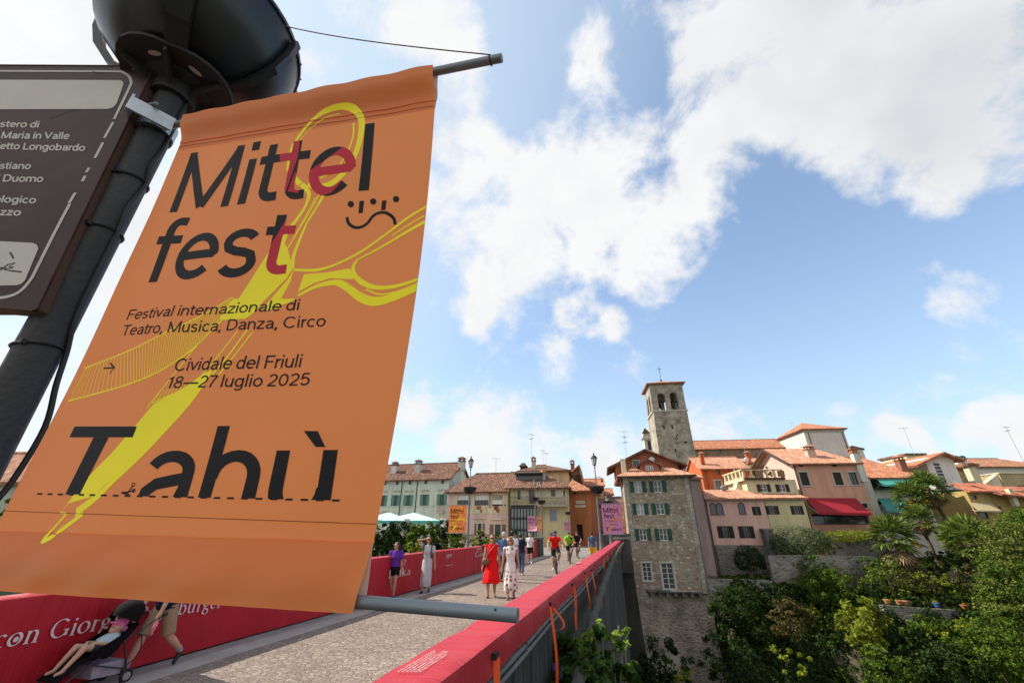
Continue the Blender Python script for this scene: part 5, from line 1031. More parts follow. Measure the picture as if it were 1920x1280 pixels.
for sgn, uu in ((0, u0-.1), (n_, u1+.1)):
    b = len(mb.v); mb.add([(vs[j*(n_+1)+sgn][0], vs[j*(n_+1)+sgn][1], vs[j*(n_+1)+sgn][2]) for j in range(25)]+[(uu, 9, zl*j/24) for j in range(25)], [(j, j+1, 25+j+1, 25+j) for j in range(24)])
mb.add([vs[24*(n_+1)+i] for i in range(n_+1)]+[(u0-.1+(u1-u0+.2)*i/n_, .3, zl) for i in range(n_+1)], [(i, i+1, n_+2+i, n_+1+i) for i in range(n_)]); mb.build('foundation', M_rock, h, True)
mb = MB(); w = RC(f, B2, 400,1218,830,1232); mb.box((w[0],-.75,w[2]),(w[1],.0,w[3])); 
for k in range(7): mb.box((w[0]+.2+k*(w[1]-w[0]-.6)/6,-.7,w[2]-.35),(w[0]+.45+k*(w[1]-w[0]-.6)/6,0,w[2]))
mb.build('ledge', M_conc2, h)
for q_ in (((u0-.06,-.05,zl+5),(u0+.45,.3,ze)), ((u1-.45,-.05,zl),(u1+.05,.3,ze))): mb = MB(); mb.box(*q_); mb.build('quoins', rubble('pale quoin stone', [(.36,.34,.29),(.45,.42,.36),(.3,.28,.23)], .55, (.3,.28,.24), .05, .04, .3), h)
yr = 4.5; zr = f.uz(*B2(560,225), 3.2)[1]; a, b = u0-.8, u1+.8; mb = MB(); oh = .7
roof_plane(mb, [(a,-oh,ze-.25),(b,-oh,ze-.25),(b-2.6,yr-1.2,zr),(a+2.6,yr-1.2,zr)]); roof_plane(mb, [(b,-oh,ze-.25),(b,9.6,ze-.25),(b-2.6,9.6,zr),(b-2.6,yr-1.2,zr)]); roof_plane(mb, [(a,9.6,ze-.25),(a,-oh,ze-.25),(a+2.6,yr-1.2,zr),(a+2.6,9.6,zr)]); ro = mb.build('roof', M_T3, h); mb = MB(); mb.tube([(a,-oh-.06,ze-.3),(b,-oh-.06,ze-.3)], .08, 6); mb.build('gutter', M_WOOD, ro)
M_ar = plaster('brick red attic render', (.42,.16,.1), .2); yb = 3.; L_, Rr = f.uz(*B2(145,250), yb)[0], f.uz(*B2(645,235), yb)[0]; zt = f.uz(*B2(145,262), yb)[1]; zpk = f.uz(*B2(375,98), yb)[1]; zel, zer = f.uz(*B2(120,222), yb)[1], f.uz(*B2(680,200), yb)[1]; um = f.uz(*B2(375,98), yb)[0]
at = MB(); at.slab([(L_,yb,ze-.5),(Rr,yb,ze-.5),(Rr,yb,zer),(um,yb,zpk-.2),(L_,yb,zel)], (0,6,0)); atb = at.build('attic', M_ar, h)
mb = MB(); roof_plane(mb, [(L_-1.,9.6,zel-.35),(L_-1.,yb-.7,zel-.35),(um,yb-.7,zpk),(um,9.6,zpk)]); roof_plane(mb, [(Rr+1.,yb-.7,zer-.35),(Rr+1.,9.6,zer-.35),(um,9.6,zpk),(um,yb-.7,zpk)]); mb.build('attic_roof', M_T1, h)
w = RC(f, B2, 285,185,335,232, yb-.02); mb = MB(); mb.box((w[0]-.1,yb-.08,w[2]-.1),(w[1]+.1,yb-.03,w[3]+.1)); aw = mb.build('window', M_stonetrim, atb); mb = MB(); mb.box((w[0],yb-.12,w[2]),(w[1],yb-.085,w[3])); mb.build('pane', GLASS, aw)
yb2 = 1.1; w = RC(f, B2, 340,188,490,265, yb2); zz = w[2]-.3; dz = f.uz(*B2(412,180), yb2)[1]; dm = MB(); dm.slab([(w[0],yb2,zz),(w[1],yb2,zz),(w[1],yb2,w[3]-.35),((w[0]+w[1])/2,yb2,dz-.1),(w[0],yb2,w[3]-.35)], (0,2.4,0)); d_ = dm.build('dormer', M_ar, ro); mb = MB(); xm = (w[0]+w[1])/2
roof_plane(mb, [(w[0]-.35,yb2+2.4,w[3]-.5),(w[0]-.35,yb2-.35,w[3]-.5),(xm,yb2-.35,dz),(xm,yb2+2.4,dz)], .1); roof_plane(mb, [(w[1]+.35,yb2-.35,w[3]-.5),(w[1]+.35,yb2+2.4,w[3]-.5),(xm,yb2+2.4,dz),(xm,yb2-.35,dz)], .1); mb.build('dormer_roof', M_T1, d_)
w = RC(f, B2, 386,225,446,262, yb2); window(d_, w, y=yb2-.15, nx=3, nz=2, fm=WHITEP, rec=.06)
w = RC(f, B2, 194,178,228,272, .9); mb = MB(); mb.box((w[0],.9,w[2]-.3),(w[1],1.6,w[3])); mb.box((w[0]-.08,.85,w[3]),(w[1]+.08,1.65,w[3]+.12)); mb.build('chimney', M_cream, ro)
u, z = f.uz(*B2(235,155), 4); antenna(ro, (u,4,z-.3), 3.6, 3, .2); u, z = f.uz(*B2(432,172), 3); mb = MB(); mb.ball((u,2.6,z-.1), (.35,.15,.3), 10, 6); mb.build('satellite_dish', WHITEP, ro, True)
downpipe(h, [(f.uz(*B2(182,300))[0],-.1,ze-.3),(f.uz(*B2(182,300))[0],-.1,zl+6)], .05, mat('copper downpipe', (.16,.1,.08), .5, .2, metal=.3)); downpipe(h, [(u1+.1,-.1,ze-.3),(u1+.1,-.1,zl-2)], .05, mat('grey downpipe', (.12,.11,.1), .6))
# ---- 9 bell tower
f = F(1268, 104, 7.); h = house('bell_tower', 'tall square stone bell tower with paired arched openings and a low tiled roof', f, 'tower'); M_tw = rubble('grey tower ashlar', [(.37,.34,.28),(.46,.42,.35),(.32,.295,.24),(.42,.38,.315)], .75, (.36,.33,.27), .05, .03, .55)
zc = f.uz(*B1(790,465))[1]; zt = f.uz(*B1(760,162))[1]; wb = f.uz(*B1(665,915))[0], f.uz(*B1(1040,915))[0]; wt = f.uz(*B1(608,470))[0], f.uz(*B1(975,465))[0]; wt2 = f.uz(*B1(577,175))[0], f.uz(*B1(936,165))[0]; dp = 9.
cx_ = sum(wt)/2; hw = (wt[1]-wt[0])/2; zb_ = f.uz(*B1(850,915))[1]; hwb = (wb[1]-wb[0])/2
def box4(mb, c, hw0, z0, hw1, z1, dp0, off=0): mb.hexa([(c-hw0,-off,z0),(c+hw0,-off,z0),(c+hw0,dp0+off,z0),(c-hw0,dp0+off,z0)], [(c-hw1,-off*.9,z1),(c+hw1,-off*.9,z1),(c+hw1,dp0+off*.9,z1),(c-hw1,dp0+off*.9,z1)])
mb = MB(); dp = hw*2; box4(mb, cx_, hw*1.07, 0, hw, zc-.15, dp, .25); sh_ = mb.build('shaft', M_tw, h)
mb = MB(); mb.box((cx_-hw-.25,-.3,zc-.15),(cx_+hw+.25,dp+.3,zc+.2)); mb.build('cornice', M_stonetrim, h)
ops = [RC(f, B1, 663,268,748,465), RC(f, B1, 797,262,883,463)]; oc = [((o[0]+o[1])/2-cx_, (o[1]-o[0])/2) for o in ops]; hz0 = zc+.2; hzt = ops[0][3]
def belfry_side(mb, P, wd):
    """a wall with two round-headed openings; P(u,y,z) places it"""
    def quad(a, b, c, d): mb.add([P(a,0,c),P(b,0,c),P(b,0,d),P(a,0,d),P(a,.9,c),P(b,.9,c),P(b,.9,d),P(a,.9,d)], [(0,1,2,3),(7,6,5,4),(0,4,5,1),(1,5,6,2),(2,6,7,3),(3,7,4,0)])
    xs_ = [-wd]; 
    for c, r_ in oc: xs_ += [c-r_, c+r_]
    xs_.append(wd); zsp = hzt-oc[0][1]
    for k in (0,2,4): quad(xs_[k], xs_[k+1], hz0, zsp)
    for k in (0,2,4): quad(xs_[k], xs_[k+1], zsp, zt)
    for c, r_ in oc:
        n_ = 12
        for i in range(n_):
            a0, a1 = math.pi*i/n_, math.pi*(i+1)/n_; x0, z0, x1, z1 = c-r_*math.cos(a0), zsp+r_*math.sin(a0), c-r_*math.cos(a1), zsp+r_*math.sin(a1)
            mb.add([P(x0,0,z0),P(x1,0,z1),P(x1,0,zt),P(x0,0,zt),P(x0,.9,z0),P(x1,.9,z1),P(x1,.9,zt),P(x0,.9,zt)], [(0,1,2,3),(7,6,5,4),(0,4,5,1)])
mb = MB(); hw2 = (wt2[1]-wt2[0])/2; cy = dp/2
belfry_side(mb, lambda u, y, z: (cx_+u, y, z), hw2); belfry_side(mb, lambda u, y, z: (cx_-u, dp-y, z), hw2); 
belfry_side(mb, lambda u, y, z: (cx_-hw2+y, cy-u, z), cy-.9); belfry_side(mb, lambda u, y, z: (cx_+hw2-y, cy+u, z), cy-.9); mb.build('belfry', M_tw, h)
mb = MB(); mb.box((cx_-hw2+.9,.9,zt-.4),(cx_+hw2-.9,dp-.9,zt-.1)); mb.tube([(cx_-hw2+.9,cy,zc+3.6),(cx_+hw2-.9,cy,zc+3.6)], .15, 6); mb.build('bell_frame', M_WOOD, h)
for s_ in (-1.6, 1.6): mb = MB(); mb.lathe([(.75,zc+1.9),(.6,zc+2.2),(.48,zc+2.9),(.3,zc+3.35),(.05,zc+3.5)], (cx_+s_,cy,0), 14); mb.build('bell', mat('bronze bell', (.07,.06,.04), .4, .2, metal=.8), h, True)
mb = MB(); a, b, y0, y1 = cx_-hw2-.8, cx_+hw2+.8, -.8, dp+.8; ap = (cx_, cy, zt+1.9); z = zt-.05
roof_plane(mb, [(a,y0,z),(b,y0,z),ap], .25, .4); roof_plane(mb, [(b,y0,z),(b,y1,z),ap], .25, .4); roof_plane(mb, [(b,y1,z),(a,y1,z),ap], .25, .4); roof_plane(mb, [(a,y1,z),(a,y0,z),ap], .25, .4); ro = mb.build('roof', M_T2, h); mb = MB(); mb.tube([ap, (ap[0],ap[1],ap[2]+4.6)], .06, 5); mb.box((ap[0]-.6,ap[1]-.04,ap[2]+3.6),(ap[0]+.6,ap[1]+.04,ap[2]+3.72)); mb.ball((ap[0],ap[1],ap[2]+.3), .3, 8, 6); mb.build('cross', DARKM, ro)
mb = MB()                                                              # putlog holes, slots and a clock stain
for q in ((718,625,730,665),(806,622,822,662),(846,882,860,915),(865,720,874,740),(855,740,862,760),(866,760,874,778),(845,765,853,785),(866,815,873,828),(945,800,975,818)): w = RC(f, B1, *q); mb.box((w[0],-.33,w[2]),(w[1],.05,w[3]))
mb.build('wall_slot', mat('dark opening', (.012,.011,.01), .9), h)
mb = MB(); w = RC(f, B1, 700,874,980,880); mb.box((w[0],-.34,w[2]),(w[1],.0,w[3])); w = RC(f, B1, 655,525,960,531); mb.box((w[0],-.3,w[2]),(w[1],.0,w[3])); mb.build('string_course', M_stonetrim, h)
# ---- 10 church: facade top, nave, transept, apse
f = F(1400, 112, 8.); h = house('church', 'long church nave with pale orange roof and a stone clerestory beside the bell tower', f, 'church'); u0 = f.uz(1296, 835)[0]; u1 = f.uz(1507, 833)[0]; ze = f.uz(1390, 838)[1]; sl_ = [RC(f, B3, q-14,432,q+14,500) for q in (235,497,762)]+[RC(f, B4, 632,362,652,386), RC(f, B4, 432,372,452,392)]
walls(h, u0, u1, 0, ze, 14, rubble('brown clerestory stone', [(.24,.18,.125),(.3,.23,.16),(.2,.15,.11)], .6, (.24,.19,.14), .06, .03, .4), sl_)
for w in sl_: window(h, w, fm=DARKM, nx=1, nz=1, fw=.05)
zr = f.uz(1390, 824.5, 4)[1]; ro, g = gable_roof(h, u0, u1, ze, 4, zr, 14, M_T2, .6, .3, hipR=5); g.build('gable', M_cream, h)
mb = MB(); za = f.uz(1390,858)[1]; roof_plane(mb, [(u0,-6,za-2.2),(u1,-6,za-2.2),(u1,-.01,za),(u0,-.01,za)]); mb.build('aisle_roof', M_T3, h); mb = MB(); mb.box((u0,-5.6,0),(u1,-.02,za-2.5)); mb.build('aisle_wall', M_cream, h)
f = F(1215, 125, 8.); h2 = house('church_pediment', 'pale stone church front with pediment peeping out left of the bell tower', f, 'church'); M = plaster('pale church stone', (.58,.55,.5), .2); w = RC(f, B1, 512,680,640,900); mb = MB(); mb.box((w[0],0,0),(w[1],3,w[3]-2)); mb.slab([(w[0]-.6,-.2,w[3]-2.2),(w[1],-.2,w[3]-2.2),(w[0]+ (w[1]-w[0])*.25,-.2,w[3]+.6)], (0,3.4,0)); mb.box((w[0]-.6,-.5,w[3]-2.6),(w[1],0,w[3]-2.2)); mb.build('wall', M, h2); w = RC(f, B1, 552,790,600,890); mb = MB(); mb.box((w[0],-.06,w[2]),(w[1],-.005,w[3])); mb.build('window', GLASS, h2)
mb = MB(); w = RC(f, B1, 490,655,570,720); mb.slab([(w[0]-.3,-.7,w[2]),(w[1],-.7,w[2]+.3),(w[0]+.7,-.7,w[3])], (0,.3,0)); mb.build('pediment', M_T1, h2)
f = F(1560, 100, 10.); h = house('white_transept', 'white block with a pyramid roof standing above the pink house', f, 'church'); M = plaster('white transept render', (.66,.6,.56), .12); u0 = f.uz(*B4(730,300))[0]; u1 = f.uz(*B4(1155,300))[0]; ze = f.uz(*B4(900,190))[1]; walls(h, u0, u1, 0, ze, 12, M); a, b, y0, y1 = u0-.7, u1+.7, -.7, 12.7; ap = ((u0+u1)/2-1, 6, f.uz(*B4(800,125), 6)[1]); mb = MB(); z = ze
for P in ([(a,y0,z),(b,y0,z),ap], [(b,y0,z),(b,y1,z),ap], [(b,y1,z),(a,y1,z),ap], [(a,y1,z),(a,y0,z),ap]): roof_plane(mb, P, .25, .35)
ro = mb.build('roof', M_T2, h)
mb = MB(); mb.box((u0-.05,-.2,ze-.7),(u1+.05,12.2,ze-.2)); mb.build('cornice', M_stonetrim, h)
for px in (745, 1100): u = f.uz(*B4(px,210))[0]; downpipe(h, [(u,-.1,ze-.3),(u+.1,-.1,0)], .09)
u, z = f.uz(*B4(640,185), 1); antenna(ro, (u,3,z-2.), 4., 1, .1); u, z = f.uz(*B4(1245,330), 1); mb = MB()
f2 = F(1617, 101, 10.); h3 = house('church_apse', 'low round white apse with a flat tiled roof right of the white block', f2, 'church'); w = RC(f2, B4, 1212,400,1375,480); r_ = (w[1]-w[0])/2; mb = MB(); mb.lathe([(r_,0),(r_,w[3]),(r_-.1,w[3])], ((w[0]+w[1])/2,r_,0), 24); mb.build('wall', M, h3, True); mb = MB(); mb.lathe([(r_+.4,w[3]),(r_+.4,w[3]+.25),(.1,w[3]+1.2)], ((w[0]+w[1])/2,r_,0), 24); mb.build('roof', M_T1, h3); antenna(h3, (w[0]+1,2,w[3]), 5, 1, .1)
# ---- 11 orange-red house
f = F(1360, 66, 9., -2.); h = house('red_house', 'vivid orange red house under a pale tiled roof left of the pink gable', f); M = plaster('vivid orange red render', (.56,.135,.045), .15); u0 = f.uz(*B3(258,780))[0]; u1 = f.uz(*B3(880,780))[0]; ze = f.uz(*B3(540,680))[1]; hl = [RC(f, B3, 447,712,495,774), RC(f, B3, 735,705,770,760), RC(f, B3, 437,860,520,1000)]
walls(h, u0, u1, 0, ze, 8, M, hl); window(h, hl[0], fm=DARKM, nx=1, nz=1); window(h, hl[1], fm=DARKM, nx=1, nz=1); window(h, hl[2], fm=mat('grey blind frame', (.3,.28,.28), .6), nx=1, nz=1, glass=mat('grey closed blind', (.2,.18,.18), .7)); surround(h, hl[2], M_stonetrim, w=.2, bottom=False)
zr = f.uz(*B3(540,548), 4)[1]; ro, g = gable_roof(h, u0, u1, ze, 4, zr, 8, M_T3, .5, .3); g.build('gable', M, h)
u, z = f.uz(*B3(262,600), 1.2); chimney(ro, (u,1.2,z-.4), .55, f.uz(*B3(262,500),1.2)[1]-z, M, M_T2); u, z = f.uz(*B3(882,600), 2); chimney(ro, (u,2,z-.4), .6, 1.3, M, M_T2)
downpipe(h, [(f.uz(*B3(297,690))[0],-.08,ze),(f.uz(*B3(297,690))[0],-.08,0)], .06); u, z = f.uz(*B3(840,585), .8); mb = MB(); mb.ball((u,.5,z), (.38,.12,.38), 12, 6); mb.tube([(u,.6,z),(u,.8,z-.6)], .04, 5); mb.build('satellite_dish', WHITEP, ro, True); u, z = f.uz(*B3(838,500), 3); antenna(ro, (u,3,z-1.5), 3.2, 1, .2)
u, z = f.uz(*B3(700,700), -1.); mb = MB(); mb.tube([(u,-.5,z-1.5),(u,-.5,z)], .09, 6); mb.build('flue_pipe', WHITEP, h)
# ---- 12 narrow mauve house and arched pink house
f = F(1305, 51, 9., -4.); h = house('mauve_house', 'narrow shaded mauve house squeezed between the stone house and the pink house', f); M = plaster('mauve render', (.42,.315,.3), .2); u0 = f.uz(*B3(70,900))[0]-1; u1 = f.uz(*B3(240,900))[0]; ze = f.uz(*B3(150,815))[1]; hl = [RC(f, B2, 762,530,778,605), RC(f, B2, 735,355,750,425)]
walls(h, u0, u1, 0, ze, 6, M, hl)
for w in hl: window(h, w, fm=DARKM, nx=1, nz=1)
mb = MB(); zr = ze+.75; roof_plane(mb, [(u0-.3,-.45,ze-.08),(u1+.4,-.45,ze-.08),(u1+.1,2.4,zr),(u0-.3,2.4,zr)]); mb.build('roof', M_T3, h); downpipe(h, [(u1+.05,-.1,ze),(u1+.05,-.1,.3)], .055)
f = F(1370, 52.5, 10.5, -4.); h = house('pink_house', 'rose pink house with arched windows and black shutters above a stone base', f); M = plaster('rose pink render', (.66,.42,.355), .14); u0 = f.uz(*B3(262,1150))[0]; u1 = f.uz(*B3(975,1150))[0]+.9; ze = f.uz(*B3(560,1088))[1]; zb_ = f.uz(*B6(300,305))[1]
hl = [RC(f, B6, 207,172,250,257), RC(f, B6, 355,172,396,258)]; sq = RC(f, B6, 440,35,458,95); ar = [RC(f, B6, 120,10,160,88), RC(f, B6, 165,10,207,88), RC(f, B6, 320,8,362,83)]
walls(h, u0, u1, zb_, ze, 8, M, hl+[sq]); mb = MB(); walls(h, u0, u1, -.2, zb_-.004, 8, rubble('weathered base stone', [(.2,.175,.15),(.26,.23,.2),(.16,.14,.12)], .5, (.25,.225,.2), .2, .05, .5), [], -.12, 'stone_base')
BLK = mat('black shutters', (.012,.016,.016), .6)
for w in hl: window(h, w, fm=DARKM, nx=2, nz=2); sw = (w[1]-w[0])*.82; shutter(h, (w[0]-sw,w[0],w[2],w[3]), BLK); shutter(h, (w[1],w[1]+sw,w[2],w[3]), BLK)
w = RC(f, B6, 17,172,66,256); shutter(h, (w[0],(w[0]+w[1])/2-.05,w[2],w[3]), BLK); shutter(h, ((w[0]+w[1])/2+.05,w[1],w[2],w[3]), BLK); window(h, sq, fm=DARKM, nx=1, nz=2); sw = (sq[1]-sq[0]); shutter(h, (sq[0]-sw*1.3,sq[0],sq[2],sq[3]), BLK); shutter(h, (sq[1],sq[1]+sw*.9,sq[2],sq[3]), BLK)
for w in ar:
    r_ = (w[1]-w[0])/2; c = (w[0]+w[1])/2; zs_ = w[3]-r_; P = [(w[0],zs_)]+[(c-r_*math.cos(math.pi*k/12), zs_+r_*math.sin(math.pi*k/12)) for k in range(1,12)]+[(w[1],zs_)]; outl = [(w[0],w[2])]+P+[(w[1],w[2])]
    mb = MB(); mb.slab([(x,-.012,z) for x, z in outl], (0,.01,0)); aw = mb.build('arched_window', mat('dark blue window glass', (.03,.05,.09), .1, .2, spec=.7), h); mb = MB()
    for (x0, z0), (x1, z1) in zip(outl, outl[1:]): mb.tube([(x0,-.03,z0),(x1,-.03,z1)], .06, 5)
    mb.box((w[0]-.1,-.12,w[2]-.09),(w[1]+.1,.002,w[2])); mb.build('frame', mat('brown arch frame', (.14,.09,.08), .7), aw)
zr = f.uz(*B3(600,980), 2.8)[1]; mb = MB(); um = f.uz(*B3(580,1000))[0]
roof_plane(mb, [(u0-.4,-.5,ze-.1),(u1+.2,-.5,ze-.1),(u1-.8,2.8,zr),(u0+1.4,2.8,zr)]); ro = mb.build('roof', M_T3, h)
u, z = f.uz(*B3(530,960), 2.6); mb = MB(); mb.ball((u,2.2,z), (.42,.15,.35), 10, 6); mb.build('satellite_dish', mat('grey dish', (.25,.23,.22), .6), ro, True)
downpipe(h, [(f.uz(*B6(90,20))[0],-.1,ze),(f.uz(*B6(90,20))[0],-.1,zb_),(f.uz(*B6(95,20))[0],-.18,zb_-.3),(f.uz(*B6(95,20))[0],-.2,0)], .06)
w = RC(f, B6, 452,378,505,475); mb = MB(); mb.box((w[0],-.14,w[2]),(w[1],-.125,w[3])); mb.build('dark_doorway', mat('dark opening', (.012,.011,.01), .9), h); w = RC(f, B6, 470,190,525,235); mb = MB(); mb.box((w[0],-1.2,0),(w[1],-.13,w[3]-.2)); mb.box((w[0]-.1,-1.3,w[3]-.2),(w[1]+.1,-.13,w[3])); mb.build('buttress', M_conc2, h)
# ---- 13 cream house with roof terrace
f = F(1470, 53, 10., -2.); h = house('cream_house', 'cream stepped house with a balustraded roof terrace of plants', f); M = plaster('cream yellow render', (.66,.58,.38), .14); M_ol = plaster('olive cream render', (.6,.53,.31), .12)
v0, v1 = f.uz(*B4(195,800))[0], f.uz(*B4(600,800))[0]; zt = f.uz(*B4(350,700))[1]; zm = f.uz(*B4(450,868))[1]; ze = f.uz(*B4(500,905))[1]; u0 = f.uz(*B4(325,1050))[0]; u1 = f.uz(*B4(740,1050))[0]
up_ = [RC(f, B4, 255,765,325,845, 2.), RC(f, B4, 450,765,520,845, 2.)]; dn_ = [RC(f, B4, 345,990,412,1080), RC(f, B4, 605,990,670,1080)]
walls(h, v0, v1+1.5, ze-.5, zt, 6, M, up_, 2., 'upper_wall'); walls(h, u0, u1, -.5, ze, 7.9, M_ol, dn_)
for w, y in [(w, 2.) for w in up_]+[(w, 0.) for w in dn_]:
    window(h, w, y, fm=WHITEP if y else DARKM, nx=2, nz=2); sw = (w[1]-w[0])*.5; shutter(h, (w[0]-sw,w[0],w[2],w[3]), M_dbrn, y); shutter(h, (w[1],w[1]+sw,w[2],w[3]), M_dbrn, y)
mb = MB(); roof_plane(mb, [(u0-1.2,-.5,ze-.05),(u1+.3,-.5,ze-.05),(u1+.3,1.99,zm+.2),(u0-2.2,1.99,zm+.2)]); mb.build('roof', M_T3, h)
mb = MB(); mb.hexa([(u0-1.6,.0,-1),(u0-.01,.0,-1),(u0-.01,7.8,-1),(u0-1.6,7.8,-1)], [(u0-2.,1.,zm),(u0-.01,.1,ze-.2),(u0-.01,7.8,ze-.2),(u0-2.6,7.8,zm)]); mb.build('side_wall', M, h)
mb = MB(); mb.box((v0-.3,1.6,zt),(v1+.2,8,zt+.22)); mb.build('terrace_slab', M_WOOD, h); mb = MB(); w = RC(f, B4, 195,640,530,690, 1.7)
for x in np.linspace(v0-.2, v1, 6): mb.box((x-.12,1.65,zt+.22),(x+.12,1.95,zt+1.15))
mb.box((v0-.3,1.62,zt+1.15),(v1+.1,1.98,zt+1.25)); mb.build('parapet', M, h); mb = MB(); wv_ = plaster('woven planter', (.3,.19,.11), .3)
for a, b in ((205,280),(435,505)): x0, x1 = f.uz(*B4(a,660), 1.6)[0], f.uz(*B4(b,660), 1.6)[0]; m2 = MB(); m2.box((x0,1.5,zt+.3),(x1,1.63,zt+1.05)); m2.build('planter_screen', wv_, h)
mb = MB(); L_ = f.uz(*B3(690,860), 4)[0]
for k in range(5): x = v0-.3; y = 2.2+k*1.3; mb.box((x-.12,y,zt+.2),(x+.12,y+.35,zt+1.15))
mb.box((v0-.5,1.62,zt+1.15),(v0-.15,8,zt+1.3)); mb.box((v0-.42,1.62,zt-.1),(v0-.2,8,zt+.35)); mb.build('balustrade', M, h)
mb = MB(); x0 = f.uz(*B3(590,970), 5)[0]; mb.slab([(x0,3.5,ze),(v0+.02,3.5,ze),(v0+.02,3.5,zt+1.2),(f.uz(*B3(690,790), 5)[0],3.5,zt+.8)], (0,1.2,0)); mb.build('stepped_wall', M, h)
LG = leafmat('terrace plant leaves', (.03,.06,.012), (.12,.19,.04))
for a, lab in (((345,640),'round green shrub potted on the roof terrace'),((215,600),'leafy climbing plant at the left of the roof terrace')):
    u, z = f.uz(*B4(*a), 2.6); c = h.matrix_basis @ Vector((u, 2.6, z)); plant('potted_shrub', lab, 'plant', c, [((0,0,0),(.65,.5,.5))]+([((.8,0,.1),(.8,.5,.6))] if a[0] < 300 else []), 500, .16, LG)
# ---- 14 big pink house with the red awning
f = F(1550, 56, 11., -2.); h = house('pink_house', 'large salmon pink house with a wide red awning and closed dark shutters', f); M = plaster('salmon pink render', (.64,.35,.25), .12); M_lp = plaster('pale pink gable render', (.62,.43,.36), .12)
u0 = f.uz(*B4(632,700))[0]; u1 = f.uz(*B4(1310,700))[0]; ze = f.uz(*B4(900,528))[1]; hl = [RC(f, B4, 672,640,757,778), RC(f, B4, 1022,642,1108,773), RC(f, B4, 1187,643,1268,770), RC(f, B4, 1320,965,1372,1010)]
lg = RC(f, B4, 800,1075,1395,1185); walls(h, u0, u1, -.5, ze, 11, M, hl+[(max(lg[0], u0+.4), min(lg[1], u1-.3), lg[2], lg[3])], rec=.5)
for i, w in enumerate(hl):
    surround(h, w, M_stonetrim, w=.18)
    if i < 2: shutter(h, (w[0],(w[0]+w[1])/2-.01,w[2],w[3]), M_dbrn, .12); shutter(h, ((w[0]+w[1])/2+.01,w[1],w[2],w[3]), M_dbrn, .12)
    else: window(h, w, fm=DARKM, nx=2, nz=2)
window(h, (max(lg[0], u0+.4), min(lg[1], u1-.3), lg[2], lg[3]), fm=DARKM, nx=4, nz=1, rec=.45, name='loggia')
for px in (675, 1022): w = RC(f, B4, px-33,533,px+33,583); mb = MB(); c = ((w[0]+w[1])/2,0,(w[2]+w[3])/2); mb.ball(c, ((w[1]-w[0])/2,.06,(w[3]-w[2])/2), 16, 8); mb.build('attic_vent', mat('dark opening', (.012,.011,.01), .9), h, True)
# gable faces left: ridge runs along the facade, the roof slope towards us is lit
yr = 5.; zr = f.uz(*B4(600,397), yr)[1]; kk = (zr-ze)/yr; mb = MB(); ul = u0-.6
roof_plane(mb, [(ul-.3,-.6,ze-.6*kk),(u1+.5,-.6,ze-.6*kk),(u1-1.8,yr,zr),(ul-.3,yr,zr)]); roof_plane(mb, [(u1+.5,11.6,ze-.6*kk),(ul-.3,11.6,ze-.6*kk),(ul-.3,yr,zr),(u1-1.8,yr,zr)]); roof_plane(mb, [(u1+.5,-.6,ze-.6*kk),(u1+.5,11.6,ze-.6*kk),(u1-1.8,yr,zr)]); ro = mb.build('roof', M_T3, h)
mb = MB(); mb.slab([(u0-.02,0,ze-7),(u0-.02,11,ze-7),(u0-.02,11,ze),(u0-.02,yr,zr-.25),(u0-.02,0,ze)], (.2,0,0)); mb.build('gable', M_lp, h); mb = MB(); mb.slab([(ul-.34,-.65,ze-.6*kk-.25),(ul-.34,yr,zr-.25),(ul-.34,yr,zr+.05),(ul-.34,-.65,ze-.6*kk+.05)], (.14,0,0)); mb.slab([(ul-.34,11.6,ze-.6*kk-.25),(ul-.34,yr,zr-.25),(ul-.34,yr,zr+.05),(ul-.34,11.6,ze-.6*kk+.05)], (.14,0,0)); mb.build('bargeboard', M_WOOD, ro)
u, z = f.uz(*B4(785,480), 1.8); chimney(ro, (u,1.8,z-.5), 1.1, f.uz(*B4(785,385),1.8)[1]-z+.2, M_lp, M_T3, .8); w = RC(f, B4, 1225,480,1290,640, -.4); mb = MB(); mb.box((u1-.3,-.4,ze-2.6),(u1+.5,.3,ze+1.0)); cw_ = mb.build('chimney', plaster('white chimney render', (.68,.66,.6), .2), ro); mb = MB(); mb.box((u1-.4,-.5,ze+1.),(u1+.6,.4,ze+1.12)); mb.box((u1-.25,-.3,ze+1.12),(u1+.45,.2,ze+1.5)); mb.box((u1-.4,-.5,ze+1.5),(u1+.6,.4,ze+1.62)); mb.build('chimney_cap', M_T2, cw_)
downpipe(h, [(u0+.12,-.1,ze),(u0+.12,-.1,-.5)], .06)
t0 = f.uz(*B4(722,908)); t1 = f.uz(*B4(1245,910)); p0 = f.uz(*B4(850,1055), -2.2); p1 = f.uz(*B4(1408,1066), -2.2); mb = MB()
def awning(par, a, b, c, d, out, m_, name='awning', val=.3, nm=8):
    mb = MB(); n_ = nm; vs = []
    for j in range(n_+1):
        t = j/n_; vs += [(a[0]+(b[0]-a[0])*t,-.05,a[1]+(b[1]-a[1])*t), (c[0]+(d[0]-c[0])*t,-out,c[1]+(d[1]-c[1])*t), (c[0]+(d[0]-c[0])*t,-out-.02,c[1]+(d[1]-c[1])*t-val)]
    for o_2 in (0, 1):
        b_ = len(mb.v); mb.v += [(x, y, z-.03*o_2) for x, y, z in vs]
        for j in range(n_):
            for k in (0,1): mb.f.append((b_+j*3+k, b_+j*3+3+k, b_+j*3+4+k, b_+j*3+1+k)); mb.mi.append(0)
    aw = mb.build(name, m_, par, False, False); m2 = MB()
    for q0, q1 in ((a, c), (b, d)): m2.tube([(q0[0],-.05,q0[1]-.9),(q1[0],-out,q1[1]-.1)], .03, 5)
    m2.build('awning_arm', WHITEP, aw); return aw
awning(h, t0, t1, p0, p1, 2.2, mat('dark red awning cloth', (.27,.008,.018), .7, .08), val=.25)
